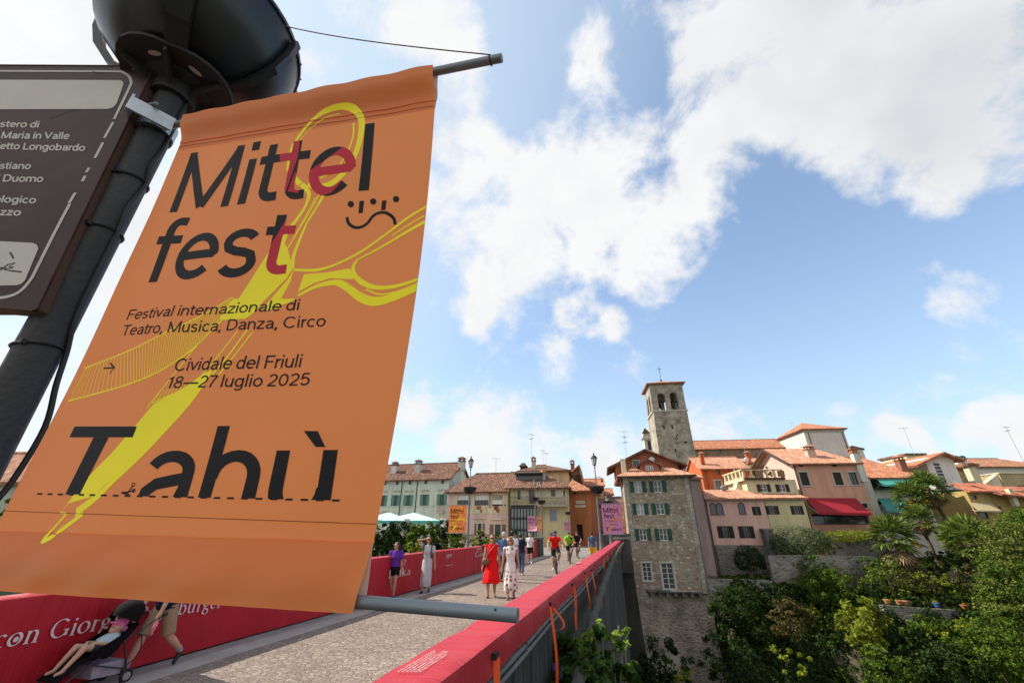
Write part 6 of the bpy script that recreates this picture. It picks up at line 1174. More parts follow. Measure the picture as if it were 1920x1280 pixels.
# ---- 15 tiled house with teal awnings
f = F(1680, 58, 11., -2.5); h = house('white_house', 'white balcony house with two teal awnings under an orange roof', f); M = plaster('white balcony render', (.6,.58,.53), .15); u0 = f.uz(*B5(85,700))[0]; u1 = f.uz(*B5(690,700))[0]; ze = f.uz(*B5(450,580))[1]
rc = [RC(f, B5, 200,600,640,715), RC(f, B5, 250,830,640,990)]; walls(h, u0, u1, -1, ze, 9, M, [(u0+1.2, u1-.2, q[2], q[3]-.15) for q in rc], rec=1.6)
for q in rc:
    window(h, (u0+1.2, u1-.2, q[2], q[3]-.15), fm=DARKM, nx=5, nz=1, rec=1.5, name='balcony_glazing'); mb = MB(); z = q[2]; mb.box((u0+1.1,-.5,z-.25),(u1-.1,.0,z-.02)); mb.box((u0+1.1,-.5,z+.95),(u1-.1,-.44,z+1.02))
    for k in range(30): x = u0+1.15+(u1-u0-1.3)*k/29; mb.box((x-.012,-.48,z-.02),(x+.012,-.455,z+.95))
    mb.build('balcony', mat('dark green railing', (.03,.06,.05), .6), h)
TE = mat('teal awning cloth', (.055,.3,.27), .7, .08); a0, a1, a2, a3 = f.uz(*B5(192,592)), f.uz(*B5(470,592)), f.uz(*B5(292,688), -1.5), f.uz(*B5(560,680), -1.5); awning(h, a0, a1, a2, a3, 1.5, TE, val=.15); awning(h, f.uz(*B5(490,592)), f.uz(*B5(640,592)), f.uz(*B5(580,680), -1.5), f.uz(*B5(900,672), -1.5), 1.5, TE, val=.15)
awning(h, f.uz(*B5(245,820)), f.uz(*B5(490,820)), f.uz(*B5(342,945), -1.6), f.uz(*B5(560,940), -1.6), 1.6, TE, val=.15)
mb = MB(); mb.box((u0-.2,-.6,-1),(u0+.9,.05,ze-.6)); mb.build('pilaster', M, h); zr = f.uz(*B5(300,412), 4.5)[1]; ro, g = gable_roof(h, u0, u1, ze, 4.5, zr, 9, M_T2, .8, .3, hipR=3.5); g.build('gable', M, h)
u, z = f.uz(*B5(500,545), 1.); chimney(ro, (u,1.,z-.3), .85, f.uz(*B5(480,420), 1.)[1]-z, plaster('brick chimney', (.3,.13,.09), .2), M_T2); u, z = f.uz(*B5(600,360), 6); antenna(ro, (u,6,zr-1), f.uz(*B5(520,115), 6)[1]-zr+1, 1, .1)
# ---- 16 white house with the ladder of stair windows
f = F(1770, 60, 14., -2.5); h = house('white_house', 'tall white gabled house with a vertical ladder of stair windows', f); M = plaster('bright white render', (.7,.69,.66), .1); u0 = f.uz(*B5(765,560))[0]; u1 = f.uz(*B5(1050,560))[0]; ze = f.uz(*B5(880,425))[1]; zp = f.uz(*B5(862,378))[1]; um = f.uz(*B5(862,378))[0]
hl = []
for k in range(6): y = 468+k*34.5; x = 810+k*12.5; hl.append(RC(f, B5, x, y, x+62, y+28))
hl = [(min(q[0] for q in hl), min(q[0] for q in hl)+(hl[0][1]-hl[0][0]), q[2], q[3]) for q in hl]; w2 = RC(f, B5, 985,895,1045,1010); walls(h, u0, u1, -1.5, ze, 10, M, hl+[w2])
for w in hl: window(h, w, fm=DARKM, nx=2, nz=1, fw=.05, name='stair_window')
window(h, w2, fm=M_stonetrim, nx=2, nz=1); surround(h, w2, M_stonetrim, w=.12)
gd = MB(); gd.slab([(u0,0,ze),(u1,0,ze),(um,0,zp)], (0,10,0)); gd.build('gable', M, h); mb = MB(); e0 = (ze-.35); roof_plane(mb, [(u0-2.2,10.5,ze-1.0),(u0-2.2,-.9,ze-1.0),(um,-.9,zp+.15),(um,10.5,zp+.15)], .22); roof_plane(mb, [(u1+.9,-.9,ze-.3),(u1+.9,10.5,ze-.3),(um,10.5,zp+.15),(um,-.9,zp+.15)], .22); ro = mb.build('roof', M_T2, h)
w = RC(f, B5, 880,735,1155,800, -1.2); mb = MB(); mb.box((w[0],-1.2,w[2]),(w[1],0,w[3])); mb.build('balcony', mat('dark green balcony', (.012,.04,.035), .6), h); w = RC(f, B5, 760,1000,1290,1090, -1.3); mb = MB(); mb.box((w[0],-1.3,w[2]),(w[1],0,w[2]+.2)); mb.box((w[0],-1.3,w[3]-.05),(w[1],-1.24,w[3]))
for k in range(44): x = w[0]+(w[1]-w[0])*k/43; mb.box((x-.012,-1.29,w[2]+.2),(x+.012,-1.265,w[3]))
mb.build('balcony', mat('grey railing', (.3,.32,.33), .6), h); u, z = f.uz(*B5(1030,680), -1.3); mb = MB(); mb.ball((u,-1.3,z), (.5,.15,.5), 14, 8); mb.tube([(u,-1.2,z),(u,-.6,z-.7)], .05, 5); mb.build('satellite_dish', WHITEP, h, True)
f = F(1722, 75, 12., -1.); h = house('grey_house', 'low flat roofed block just visible between the orange roof and the white gable', f); w = RC(f, B5, 525,372,710,420); mb = MB(); mb.box((w[0],0,0),(w[1],6,w[3]-.3)); mb.build('wall', M_cream, h); mb = MB(); mb.box((w[0]-.3,-.3,w[3]-.3),(w[1]+.3,6.3,w[3])); mb.build('roof', M_T1, h)
# ---- 17 ochre and far right houses
f = F(1808, 66, 14., -2.); h = house('ochre_house', 'rough ochre stone gable tucked right of the white stair house', f); w = RC(f, B5, 1000,500,1160,640); walls(h, w[0], w[1], 0, w[3], 6, rubble('ochre rough stone', [(.34,.24,.13),(.42,.31,.18),(.28,.2,.11)], .4, (.36,.27,.17), .08, .04, .3)); mb = MB(); roof_plane(mb, [(w[0]-.3,-.4,w[3]),(w[1]+.3,-.4,w[3]-.8),(w[1]+.3,5,w[3]+.4),(w[0]-.3,5,w[3]+1.)]); mb.build('roof', M_T1, h)
f = F(1880, 76, 15., -1.5); h = house('white_house', 'white house with a wide weathered brown roof at the far right', f); u0 = f.uz(*B5(1150,560))[0]; u1 = f.uz(1960,880)[0]; ze = f.uz(*B5(1450,492))[1]; w = RC(f, B5, 1440,545,1490,578); walls(h, u0, u1, 0, ze, 9, plaster('bright white render', (.7,.69,.66), .1)); zr = f.uz(*B5(1520,425), 4.5)[1]; ro, g = gable_roof(h, u0, u1, ze, 4.5, zr, 9, tiles('weathered brown roof tiles', (.34,.16,.1), (.24,.115,.075), (.13,.1,.07), .6), .7, 1., hipL=3.5, hipR=3.5)
for px, hh, w_ in ((1130,1.6,.6),(1060,1.6,.7)): u, z = f.uz(*B5(px,500), 1.5); chimney(ro, (u,1.5,z-.8), w_, hh+.4, plaster('white chimney render', (.68,.66,.6), .2), DARKM)
u, z = f.uz(*B5(1690,430), 5); antenna(ro, (u,5,z-1.), f.uz(*B5(1690,105), 5)[1]-z+1, 2, .1, .035)
f = F(1880, 62, 14., -2.); h = house('beige_house', 'beige house with a tall cream chimney and flat parapet at the far right', f); u0 = f.uz(*B5(1490,650))[0]; u1 = f.uz(1990,910)[0]; zt = f.uz(*B5(1600,575))[1]; w = RC(f, B5, 1655,690,1720,750); M = plaster('beige render', (.45,.36,.2), .15); walls(h, u0, u1, 0, zt, 8, M, [w]); window(h, w, fm=DARKM, nx=1, nz=1); mb = MB(); mb.hexa([(u0-4.5,.2,zt-5),(u0-.02,.2,zt-5),(u0-.02,1,zt-5),(u0-4.5,1,zt-5)], [(u0-4.2,.2,zt-2.4),(u0-.02,.2,zt-.05),(u0-.02,1,zt-.05),(u0-4.2,1,zt-2.4)]); mb.build('sloping_wall', M_cream, h)
mb = MB(); mb.box((u0-.1,-.15,zt),(u1,8,zt+.15)); mb.build('roof', M_cream, h); q = RC(f, B5, 1190,500,1265,680, -.5); mb = MB(); mb.box((q[0],-.5,q[2]-1.5),(q[1],.4,q[3])); cc_2 = mb.build('chimney', M_cream, h); mb = MB(); mb.box((q[0]-.3,-.8,q[3]),(q[1]+.3,.7,q[3]+.3)); mb.build('chimney_cap', M_T1, cc_2)
f = F(1860, 55, 14., -3.); h = house('ochre_house', 'dark ochre house with a beige awning and low red roofs at the far right', f); u0 = f.uz(*B5(1150,800))[0]; u1 = f.uz(1990,950)[0]; ze = f.uz(*B5(1400,745))[1]; ws = [RC(f, B5, 1180,788,1235,830), RC(f, B5, 1270,955,1345,1025), RC(f, B5, 1440,900,1490,975)]; M = plaster('dark ochre render', (.45,.33,.13), .2); walls(h, u0, u1, -2, ze, 8, M, ws)  # ochre set darker than the street row's render
for w in ws: window(h, w, fm=DARKM, nx=1, nz=1)
zr = f.uz(*B5(1300,665), 3)[1]; mb = MB(); roof_plane(mb, [(u0-.3,-.7,ze-.1),(f.uz(*B5(1480,745))[0],-.7,ze-.1),(f.uz(*B5(1560,710))[0],3,zr-.2),(u0+1,3,zr)]); xa = f.uz(*B5(1430,770), -1)[0]; roof_plane(mb, [(xa,-1.6,ze-.5),(u1,-1.6,ze-1.4),(u1,2.,ze+.7),(xa-.5,2.,ze+.7)]); mb.build('roof', tiles('weathered red roof tiles', (.4,.15,.085), (.3,.11,.07), (.2,.1,.07), .5), h)
awning(h, f.uz(*B5(1152,862)), f.uz(*B5(1380,866)), f.uz(*B5(1240,940), -1.3), f.uz(*B5(1490,946), -1.3), 1.3, mat('beige awning cloth', (.4,.33,.2), .7), val=.12)
mb = MB(); q = f.uz(*B5(1630,790), -1.5); mb.box((q[0]-.25,-1.2,q[1]-1.2),(q[0]+.25,-.7,q[1]+.8)); mb.build('chimney', M_cream, h)
# ---- 18 far left house glimpsed between the post and the banner
f = F(20, 24, 12., -1.2); h = house('grey_house', 'pale grey house with a brown roof glimpsed between the lamp post and the banner', f); C9 = crop(0,780,3.765); u0 = f.uz(-120, 920)[0]; u1 = f.uz(*C9(165,440))[0]; ze = f.uz(*C9(130,435))[1]; w = RC(f, C9, 25,508,52,530); walls(h, u0, u1, 0, ze, 6, plaster('pale grey render', (.5,.49,.45), .2), [w]); window(h, w, fm=DARKM, nx=1, nz=1); zr = f.uz(*C9(200,265), 2.5)[1]; ro, g = gable_roof(h, u0, u1, ze, 2.5, zr, 6, M_T3, .4, .3); g.build('gable', M_cream, h)
# ------------------------------------------------------------------ vegetation and garden walls
L_dark = leafmat('dark ivy leaves', (.005,.014,.003), (.034,.07,.008), .25)  # dark greens, taken near black so cliff shade sits in the colour
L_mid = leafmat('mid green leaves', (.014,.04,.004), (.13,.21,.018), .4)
L_lit = leafmat('yellow green leaves', (.07,.105,.008), (.34,.38,.035), .48)  # yellow greens, brightened so sunlit patches sit in the colour
L_oliv = leafmat('olive grey leaves', (.035,.055,.01), (.2,.24,.04), .38)
L_brn = leafmat('bronze creeper leaves', (.035,.035,.01), (.15,.12,.035), .35)
L_hedge = leafmat('silver hedge leaves', (.025,.05,.02), (.17,.21,.1), .3)
L_fig = leafmat('glossy fig leaves', (.012,.035,.008), (.075,.15,.02), .35, (.25,.36,.07))
def pt_f(px, py, yc): return on_fwd(px, py, yc)
def scl(yc, px): return px/FPX*yc*1.02
def bank_leaves(name, label, n, mt, size, lift, keep, cat='creeper', kind='stuff', xr=(11.5, 62), yr=(30, 47.4)):
    xc = xr[0]+(xr[1]-xr[0])*rng.random(n); yc = yr[0]+(yr[1]-yr[0])*rng.random(n); P = []; N = []
    for x, y in zip(xc, yc):
        l = noise.noise(Vector((x*.55, y*.55, 5.)))+.5*noise.noise(Vector((x*1.5, y*1.5, 2.)))
        if not keep(x, y, l) or (x > 27.5 and 38.6 < y < 43.2 and n != 210000 and kind == 'stuff'): continue
        z = bank_z(x, y); e = .15; gx = bank_z(x+e, y)-z; gy = bank_z(x, y+e)-z; nv = Vector((-gx, -gy, e)).normalized(); h = lift*(max(0, .35+l))*random.random()**.6
        q = cw(x+nv.x*h, y+nv.y*h, z+nv.z*h); P.append(q); w = cw(nv.x, nv.y, nv.z); N.append(w+Vector((0,0,.3)))
    o = link(name, leaf_mesh(name, np.array(P), np.array(N), size), mt); return tag(o, label, cat, None, kind)
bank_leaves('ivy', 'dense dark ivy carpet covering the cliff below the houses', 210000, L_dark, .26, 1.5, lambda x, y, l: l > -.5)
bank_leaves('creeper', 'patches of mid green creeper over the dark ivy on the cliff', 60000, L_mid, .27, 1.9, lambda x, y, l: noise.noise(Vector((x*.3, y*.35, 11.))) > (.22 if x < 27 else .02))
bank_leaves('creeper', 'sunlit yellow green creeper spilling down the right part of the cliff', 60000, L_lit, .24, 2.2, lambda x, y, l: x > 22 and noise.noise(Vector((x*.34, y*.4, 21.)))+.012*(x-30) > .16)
bank_leaves('creeper', 'bronze brown creeper hanging below the garden wall', 26000, L_brn, .22, 2., lambda x, y, l: x > 24 and noise.noise(Vector((x*.4, y*.5, 31.))) > .2)
bank_leaves('ground_cover', 'low ground cover on the garden terraces below the houses', 40000, L_mid, .2, .5, lambda x, y, l: l > -.35, 'ground cover', 'stuff', (15.8, 75), (46.4, 58))
M_gw = rubble('mossy garden wall stone', [(.26,.245,.215),(.34,.32,.28),(.2,.185,.16),(.12,.13,.08)], .6, (.28,.265,.23), .2, .06, .55)
def wall_px(name, label, pts, yc0, yc1, zb, cap=False):
    """wall through photo points along its top, running from depth yc0 to yc1"""
    n = len(pts); T = [pt_f(p[0], p[1], yc0+(yc1-yc0)*i/(n-1)) for i, p in enumerate(pts)]; back = cw(0, 1)*.45; r = empty(name, T[0], 0, label, 'wall'); mb = MB()
    for a, b in zip(T, T[1:]):
        a, b = a-T[0], b-T[0]; mb.hexa([(a.x,a.y,zb-T[0].z),(b.x,b.y,zb-T[0].z),(b.x+back.x,b.y+back.y,zb-T[0].z),(a.x+back.x,a.y+back.y,zb-T[0].z)], [a, b, b+back, a+back])
    mb.build('masonry', M_gw, r)
    if cap:
        mb = MB(); f_ = -cw(0, 1)*.12
        for a, b in zip(T, T[1:]):
            a, b = a-T[0], b-T[0]; mb.hexa([a+f_+Vector((0,0,.003)), b+f_+Vector((0,0,.003)), b+back*1.1+Vector((0,0,.003)), a+back*1.1+Vector((0,0,.003))], [a+f_+Vector((0,0,.14)), b+f_+Vector((0,0,.14)), b+back*1.1+Vector((0,0,.14)), a+back*1.1+Vector((0,0,.14))])
        mb.build('coping', mat('pale coping stone', (.5,.44,.37), .85, .2, 4), r)
    return T
wall_px('garden_wall', 'grey mossy retaining wall holding up the garden of the cream house', [(1440,1041),(1500,1040),(1560,1041),(1640,1043)], 48.3, 48.3, -4.8)
T = wall_px('garden_wall', 'low terrace wall with pale coping and flower pots at the right', [(1655,1134),(1720,1139),(1790,1143),(1856,1147)], 41.6, 41.6, -8)
wall_px('garden_wall', 'dark red brick garden wall below the awning of the salmon pink house', [(1548,1006),(1600,1006),(1660,1009)], 51., 51., -2.5)
wall_px('garden_wall', 'stone terrace edge in front of the rose pink house', [(1322,1084),(1400,1086),(1446,1088)], 47.2, 46.6, -6)
M_pot = mat('terracotta pot', (.42,.17,.08), .8, .15, 6); M_potb = mat('glazed blue pot', (.05,.14,.3), .4, .1)
for k, (px, py, w_, lb) in enumerate(((1664,1129,9,'terracotta trough pot at the left end of the low terrace wall'),(1686,1131,8,'small terracotta pot second from the left on the low terrace wall'),(1698,1131,9,'wide terracotta trough third from the left on the low terrace wall'),(1757,1135,8,'blue glazed pot with orange flowers on the low terrace wall'),(1809,1140,11,'terracotta bowl of yellow flowers on the right half of the low terrace wall'))):
    p = pt_f(px, py, 41.6); p.z = pt_f(px, 1134+(px-1655)*.065, 41.6).z+.12; r_ = scl(41.6, w_)*.5; t = empty('flower_pot', p, 0, lb, 'flower pot', 'pots on the low terrace wall')
    mb = MB(); mb.lathe([(r_*.65,0),(r_*.95,.26),(r_*1.05,.27),(r_*1.05,.33),(r_*.9,.33)], n=14); mb.build('pot', M_potb if k == 3 else M_pot, t, True)
    p_, n_ = crown_points([((0,0,.4),(r_*.8,r_*.8,.16))], 70, .3); link('flowers', leaf_mesh('flowers', p_, n_, .09), leafmat('flowers yellow' if k > 2 else 'pot greens', (.5,.3,.02) if k > 2 else (.03,.07,.01), (.7,.5,.05) if k > 2 else (.12,.18,.03)), t)
def shrub(px, py, yc, rx, ry, label, n=900, size=.22, m_=None, cat='shrub', name='shrub', group='shrubs on the gorge side', hollow=.45, depth=None, trunk=True, extra=(), foot=None, clump=None):
    """crown centre at photo point, half sizes in photo pixels"""
    c = pt_f(px, py, yc); a, b = scl(yc, rx), scl(yc, ry); d = depth or min(a, 2.5)
    zg = foot if foot is not None else c.z-b*1.15
    base = Vector((c.x, c.y, zg)); o = c-base; bl = [((o.x,o.y,o.z),(a*.8,d*.8,b*.85)), ((o.x-a*.4,o.y,o.z-b*.2),(a*.5,d*.6,b*.6)), ((o.x+a*.42,o.y-.1,o.z+b*.1),(a*.5,d*.6,b*.6))]+[((o.x+a*e[0],o.y,o.z+b*e[1]),(a*e[2],d*e[2],b*e[2])) for e in extra]
    tr = None
    if trunk: 
        h_ = o.z; rr = max(.03, a*.05); tr = [([(0,0,-.3),(.05,0,h_*.5),(o.x,o.y,h_*.9)], [rr,rr*.8,rr*.4]), ([(.05,0,h_*.45),(a*.35,.1,h_*1.05)], [rr*.6,rr*.3]), ([(.03,0,h_*.4),(-a*.35,-.1,h_*.95)], [rr*.6,rr*.3])]
    return plant(name, label, cat, base, bl, n, size, m_ or L_mid, group, tr, None, hollow, clump)
t = shrub(1402, 1046, 49., 22, 22, 'clipped round topiary tree in front of the stone base of the rose pink house', 6000, .12, L_dark, 'topiary tree', 'topiary_tree', None, .86, None, False, foot=-3.2, clump=900)
c = pt_f(1402, 1046, 49.); mb = MB(); mb.tube([(0,0,-.2),(0,0,c.z+3.2)], .14, 7); mb.lathe([(.55,-.1),(.5,.25),(.2,.3)], n=12); mb.build('trunk', mat('tree bark', (.11,.085,.06), .95, .4, 9, bmp=.6, stretch=(1,1,.3)), t, True)
SH = [(1497,1015,50,50,27,'big silvery green hedge bush in front of the cream house',9000,.15,L_hedge),(1540,1024,49.5,16,14,'small yellow green shrub at the right end of the silvery hedge bush',500,.16,L_lit),(1590,1004,50.4,44,10,'low trimmed hedge on top of the dark red garden wall',4000,.14,L_lit),(1535,1078,47.5,34,34,'green creeper hanging over the middle of the grey retaining wall',3600,.17,L_mid),(1640,1062,46.5,22,20,'dark green creeper at the right end of the grey retaining wall',1600,.17,L_mid),
 (1562,1028,49.6,14,10,'small green shrub at the foot of the dark red garden wall',380,.16,L_mid),(1663,1078,45,36,38,'rounded olive green shrub below the left fan palm',2000,.2,L_oliv),(1630,1092,44.5,22,24,'bright green shrub left of the rounded olive shrub',1000,.2,L_mid),
 (1742,1080,43.5,28,16,'small light green tree with two thin trunks above the low terrace wall',1000,.17,L_lit),(1766,1052,46,32,24,'very dark evergreen shrub between the two lower fan palms',1500,.19,L_dark),(1818,1086,43.5,34,24,'oleander with reddish buds below the right fan palm',1600,.18,leafmat('oleander leaves', (.03,.045,.012), (.13,.15,.045), .3, (.3,.09,.05))),
 (1782,1108,43,18,14,'small dark shrub under the oleander',450,.17,L_mid),(1835,1128,42.2,16,10,'low clipped dome shrub at the right end of the low terrace wall',500,.14,L_mid),
 (1618,1172,39.5,38,44,'tall yellow green bamboo like clump left of the low terrace wall',2600,.3,L_lit),(1478,1158,40,34,30,'bronze creeper mound hanging over the dark cliff',2200,.2,L_brn),(1480,1245,35.5,36,24,'loose light green shrub low on the cliff near the bottom edge',420,.2,L_lit),
 (1560,1205,37,26,30,'slender dark shrub in the shaded middle of the cliff',900,.2,L_dark),(1655,1250,35,40,32,'rambling green shrub at the bottom right of the cliff',1700,.22,L_mid),(1740,1196,39.5,52,34,'wide green shrub below the low terrace wall',3200,.22,L_mid),(1802,1192,39,44,34,'bright green shrub below the right end of the low terrace wall',1700,.24,L_lit),
 (1780,1250,35.5,50,36,'dark green shrub near the lower right corner',2600,.22,L_dark),(1375,1140,43,40,40,'dark green ivy bush beside the corner of the stone house',4200,.2,L_dark),(1440,1110,44.5,36,24,'dark leafy bush spilling over the stone terrace edge',2400,.18,L_dark),(1545,1100,45,44,34,'green creeper bush covering the middle of the grey retaining wall',2200,.2,L_mid),
 (1245,1250,31,44,40,'dark shrub growing from the foot of the stone house',2200,.2,L_dark),(1275,1262,29.5,16,14,'pale twiggy sapling in front of the dark shrub below the stone house',180,.2,L_lit),(1360,1230,36,44,40,'dark overgrown bush in the shaded bottom of the cliff',1600,.24,L_dark)]
for s_ in SH: shrub(*s_[:5], s_[5], s_[6], s_[7], s_[8], trunk=(s_[1] < 1100), clump=(700 if 'hedge' in s_[5] else None), hollow=(.7 if 'hedge' in s_[5] else .45))
big = [(1903,1030,40,46,52),(1892,1105,38,42,64),(1930,1155,37,66,84),(1880,1225,35,50,64),(1925,990,42,42,34)]
for i, (px, py, yc, rx, ry) in enumerate(big): shrub(px, py, yc, rx, ry, ['tall leafy tree at the right edge rising past the ochre houses','dense bush tree in the middle of the right edge','large spreading tree cut by the right edge','dark green tree in the lower right corner','highest tree top at the right edge in front of the far roofs'][i], 8000, .19, [L_oliv,L_mid,L_oliv,L_mid,L_mid][i], 'tree', 'broadleaf_tree', 'trees at the right edge', .5, None, True, (), -11 if i != 4 else -4)
# fan palms
M_ptr = mat('fibrous palm trunk', (.1,.07,.05), .95, .5, 6, bmp=.8, bscale=20, stretch=(1,1,.4)); L_palm = leafmat('palm fronds', (.03,.06,.012), (.2,.27,.05), .3); M_dead = leafmat('dead palm fronds', (.12,.085,.05), (.3,.21,.12), .15); M_flow = leafmat('palm flowers', (.55,.32,.02), (.8,.55,.04), .3)
def palm(label, px, py, yc, rad, foot_z, lean=0., skirt=1.2, nf=40, flowers=2):
    c = pt_f(px, py, yc); r_ = scl(yc, rad); base = Vector((c.x+lean, c.y, foot_z)); o = c-base; t = empty('fan_palm', base, 0, label, 'palm', 'fan palms in the garden')
    mb = MB(); pts = [(0,0,-.4),(o.x*.3,0,o.z*.35),(o.x*.75,0,o.z*.7),(o.x,0,o.z*.98)]; pts = spline(pts, 5); mb.tube(pts, [.17+.02*math.sin(i*2.1) for i in range(len(pts))], 9); mb.build('trunk', M_ptr, t, True)
    def fronds(n, lo, hi, L, m_, name, droop):
        mb = MB()
        for k in range(n):
            az = k*2.399+.3*random.random(); el = R(lo+(hi-lo)*((k+.5)/n)**.8); d = Vector((math.cos(az)*math.cos(el), math.sin(az)*math.cos(el), math.sin(el))); s0 = Vector((o.x,o.y,o.z)); l1 = L*(.5+.15*random.random()); h = s0+d*l1+Vector((0,0,-droop*l1*.3)); 
            mb.tube([s0, s0+d*l1*.6, h], [.025,.018,.012], 4); side = d.cross(Vector((0,0,1)));
            if side.length < .1: side = Vector((1,0,0))
            side.normalize(); upv = side.cross(d).normalized(); nb = 13
            for j in range(nb):
                a = R(-105+210*j/(nb-1)); w = d*math.cos(a)+side*math.sin(a); w = (w+upv*.15*random.uniform(-1,1)+Vector((0,0,-droop*(.25+.35*abs(math.sin(a)))))).normalized(); Lb = L*(.5+.12*random.random()); tip_ = h+w*Lb+Vector((0,0,-.12*Lb*droop)); q = w.cross(upv).normalized()*L*.05; m2 = h+w*Lb*.55
                b = len(mb.v); mb.v += [tuple(h), tuple(m2+q), tuple(tip_), tuple(m2-q)]; mb.f.append((b,b+1,b+2,b+3)); mb.mi.append(0)
        mb.build(name, m_, t, False, False)
    fronds(int(nf*.85), -40, 85, r_*1.15, L_palm, 'crown', .5); fronds(int(nf*.7), -88, -45, r_*.9*skirt, M_dead, 'dead_fronds', .9)
    for k in range(flowers):
        a = random.uniform(3.6, 5.8); p_, n_ = crown_points([((o.x+math.cos(a)*r_*.7, o.y-r_*.75, o.z-r_*(.35+.22*k)),(r_*.24,r_*.2,r_*.22))], 260, .2); link('flower_cluster', leaf_mesh('flower_cluster', p_, n_, .1), M_flow, t)
    return t
palm('taller fan palm of the twin pair in front of the teal awnings', 1738, 914, 52, 27, -2.2, 1.6, 1.1, 40, 2); palm('lower fan palm of the twin pair with yellow flower clusters', 1706, 930, 51.5, 26, -2.2, 2.2, 1.2, 38, 3); palm('broad fan palm on the left with a shaggy grey skirt', 1672, 1004, 47.5, 33, -4.4, .3, 1.3, 42, 2); palm('broad fan palm on the right with a big orange flower cluster', 1818, 1014, 46, 38, -4.6, .8, 1.3, 46, 3); palm('small fan palm half hidden under the twin palms', 1722, 972, 50, 22, -2.4, .3, 1., 30, 3)
# fig bush growing out of the wall near the camera
fig = empty('fig_bush', (-.55,6.6,-2.2), 0, 'glossy fig bush growing out of the bridge wall at the bottom centre', 'bush'); bl = []
for px, py, y, r_ in ((1085,1245,6.2,.33),(1120,1225,6.4,.32),(1095,1280,5.9,.36),(1140,1265,6.3,.34),(1068,1270,5.8,.28),(1150,1300,6.2,.4),(1105,1320,6.,.45)): p = on_y(px, py, y)-Vector((-.55,6.6,-2.2)); bl.append((tuple(p), (r_,r_,r_*.85)))
p_, n_ = crown_points(bl, 1150, .35, 90); link('crown', leaf_mesh('crown', p_, n_, .15, .62, .3, .6), L_fig, fig); tips = []; mb = MB()
for px, py, y in ((1114,1182,6.6),(1126,1170,6.6),(1160,1172,6.7),(1172,1185,6.7),(1146,1190,6.6),(1100,1192,6.4),(1165,1205,6.6),(1085,1205,6.2),(1150,1215,6.5)):
    p = on_y(px, py, y)-Vector((-.55,6.6,-2.2)); mb.tube(spline([(0,0,-.2),(p.x*.5,p.y*.4,p.z*.5),tuple(p)], 4), [.025-.0018*i for i in range(9)], 6); tips.append((tuple(p-Vector((0,0,.03))), (.1,.1,.09)))
mb.build('branch', mat('grey fig bark', (.2,.18,.15), .8, .3, 10), fig, True); p_, n_ = crown_points(tips, 95, .2, 26); link('young_leaves', leaf_mesh('young_leaves', p_, n_+np.array([-.6,0,.6]), .135, .5, .3, .5), leafmat('young fig leaves', (.1,.2,.02), (.32,.42,.08), .5), fig)
hg = []
for k in range(26): x = -8.6-k*.9; hg.append(((x,34.6+.5*math.sin(k*1.7)+.12*k,.75+.3*math.sin(k*2.3)),(.8,.7,.85)))
plant('hedge', 'long dark hedge behind the left cover below the lilac and mint houses', 'hedge', (0,0,0), hg, 7000, .17, L_dark, None, [([(x_[0][0],x_[0][1],-.2),(x_[0][0],x_[0][1],.8)], [.05,.03]) for x_ in hg[::3]])
# ---- left bank: shrubs behind the red cover, terrace with umbrellas
LSH = [(712,1010,26,34,36,'dark evergreen shrub closest to the banner edge',3400,.16,L_dark),(752,1004,29,36,32,'dark leafy shrub behind the girl in purple',3400,.16,L_dark),(792,1012,25,30,32,'dark green shrub behind the woman shading her eyes',3200,.15,L_mid),(778,1026,22,16,14,'bright green young shrub between the girl and the woman',450,.13,L_lit),(830,1002,28,32,28,'dark shrub right of the woman shading her eyes',3200,.16,L_dark),(852,1010,26,22,26,'mixed green shrub below the small orange banner',900,.15,L_mid),(905,1014,30,26,18,'light green bush at the foot of the lilac house terrace',800,.16,L_lit),(868,1020,27,14,14,'thin yellow green shrub beside the left lamp post',350,.14,L_lit),(798,979,46,20,12,'bright green bush in front of the umbrellas',600,.2,L_lit),(736,1034,19,24,12,'low dark shrub just behind the left cover',500,.12,L_dark)]
for s_ in LSH: shrub(*s_[:5], s_[5], s_[6], s_[7], s_[8], group='shrubs behind the left cover', foot=-1.2)
p = on_x(40, 1107, -8.6); plant('shrub', 'yellow green bush top showing under the banner above the near left cover', 'shrub', (p.x,p.y,-1.6), [((0,.2,p.z+1.3),(.7,1.6,.5)),((-.2,1.8,p.z+1.1),(.7,1.2,.5)),((0,-1.2,p.z+1.2),(.7,1.2,.45))], 1500, .1, L_lit, 'shrubs behind the left cover', [([(0,0,0),(0,.2,p.z+1.2)], [.05,.03])])
shrub(5, 955, 22, 34, 26, 'dark green tree under the far grey house at the left edge', 1400, .16, L_mid, 'tree', 'broadleaf_tree', None, foot=-1.2)
M_umb = mat('pale teal canvas', (.42,.66,.6), .7, .05); M_umbd = mat('teal canvas valance', (.09,.4,.35), .7, .05)
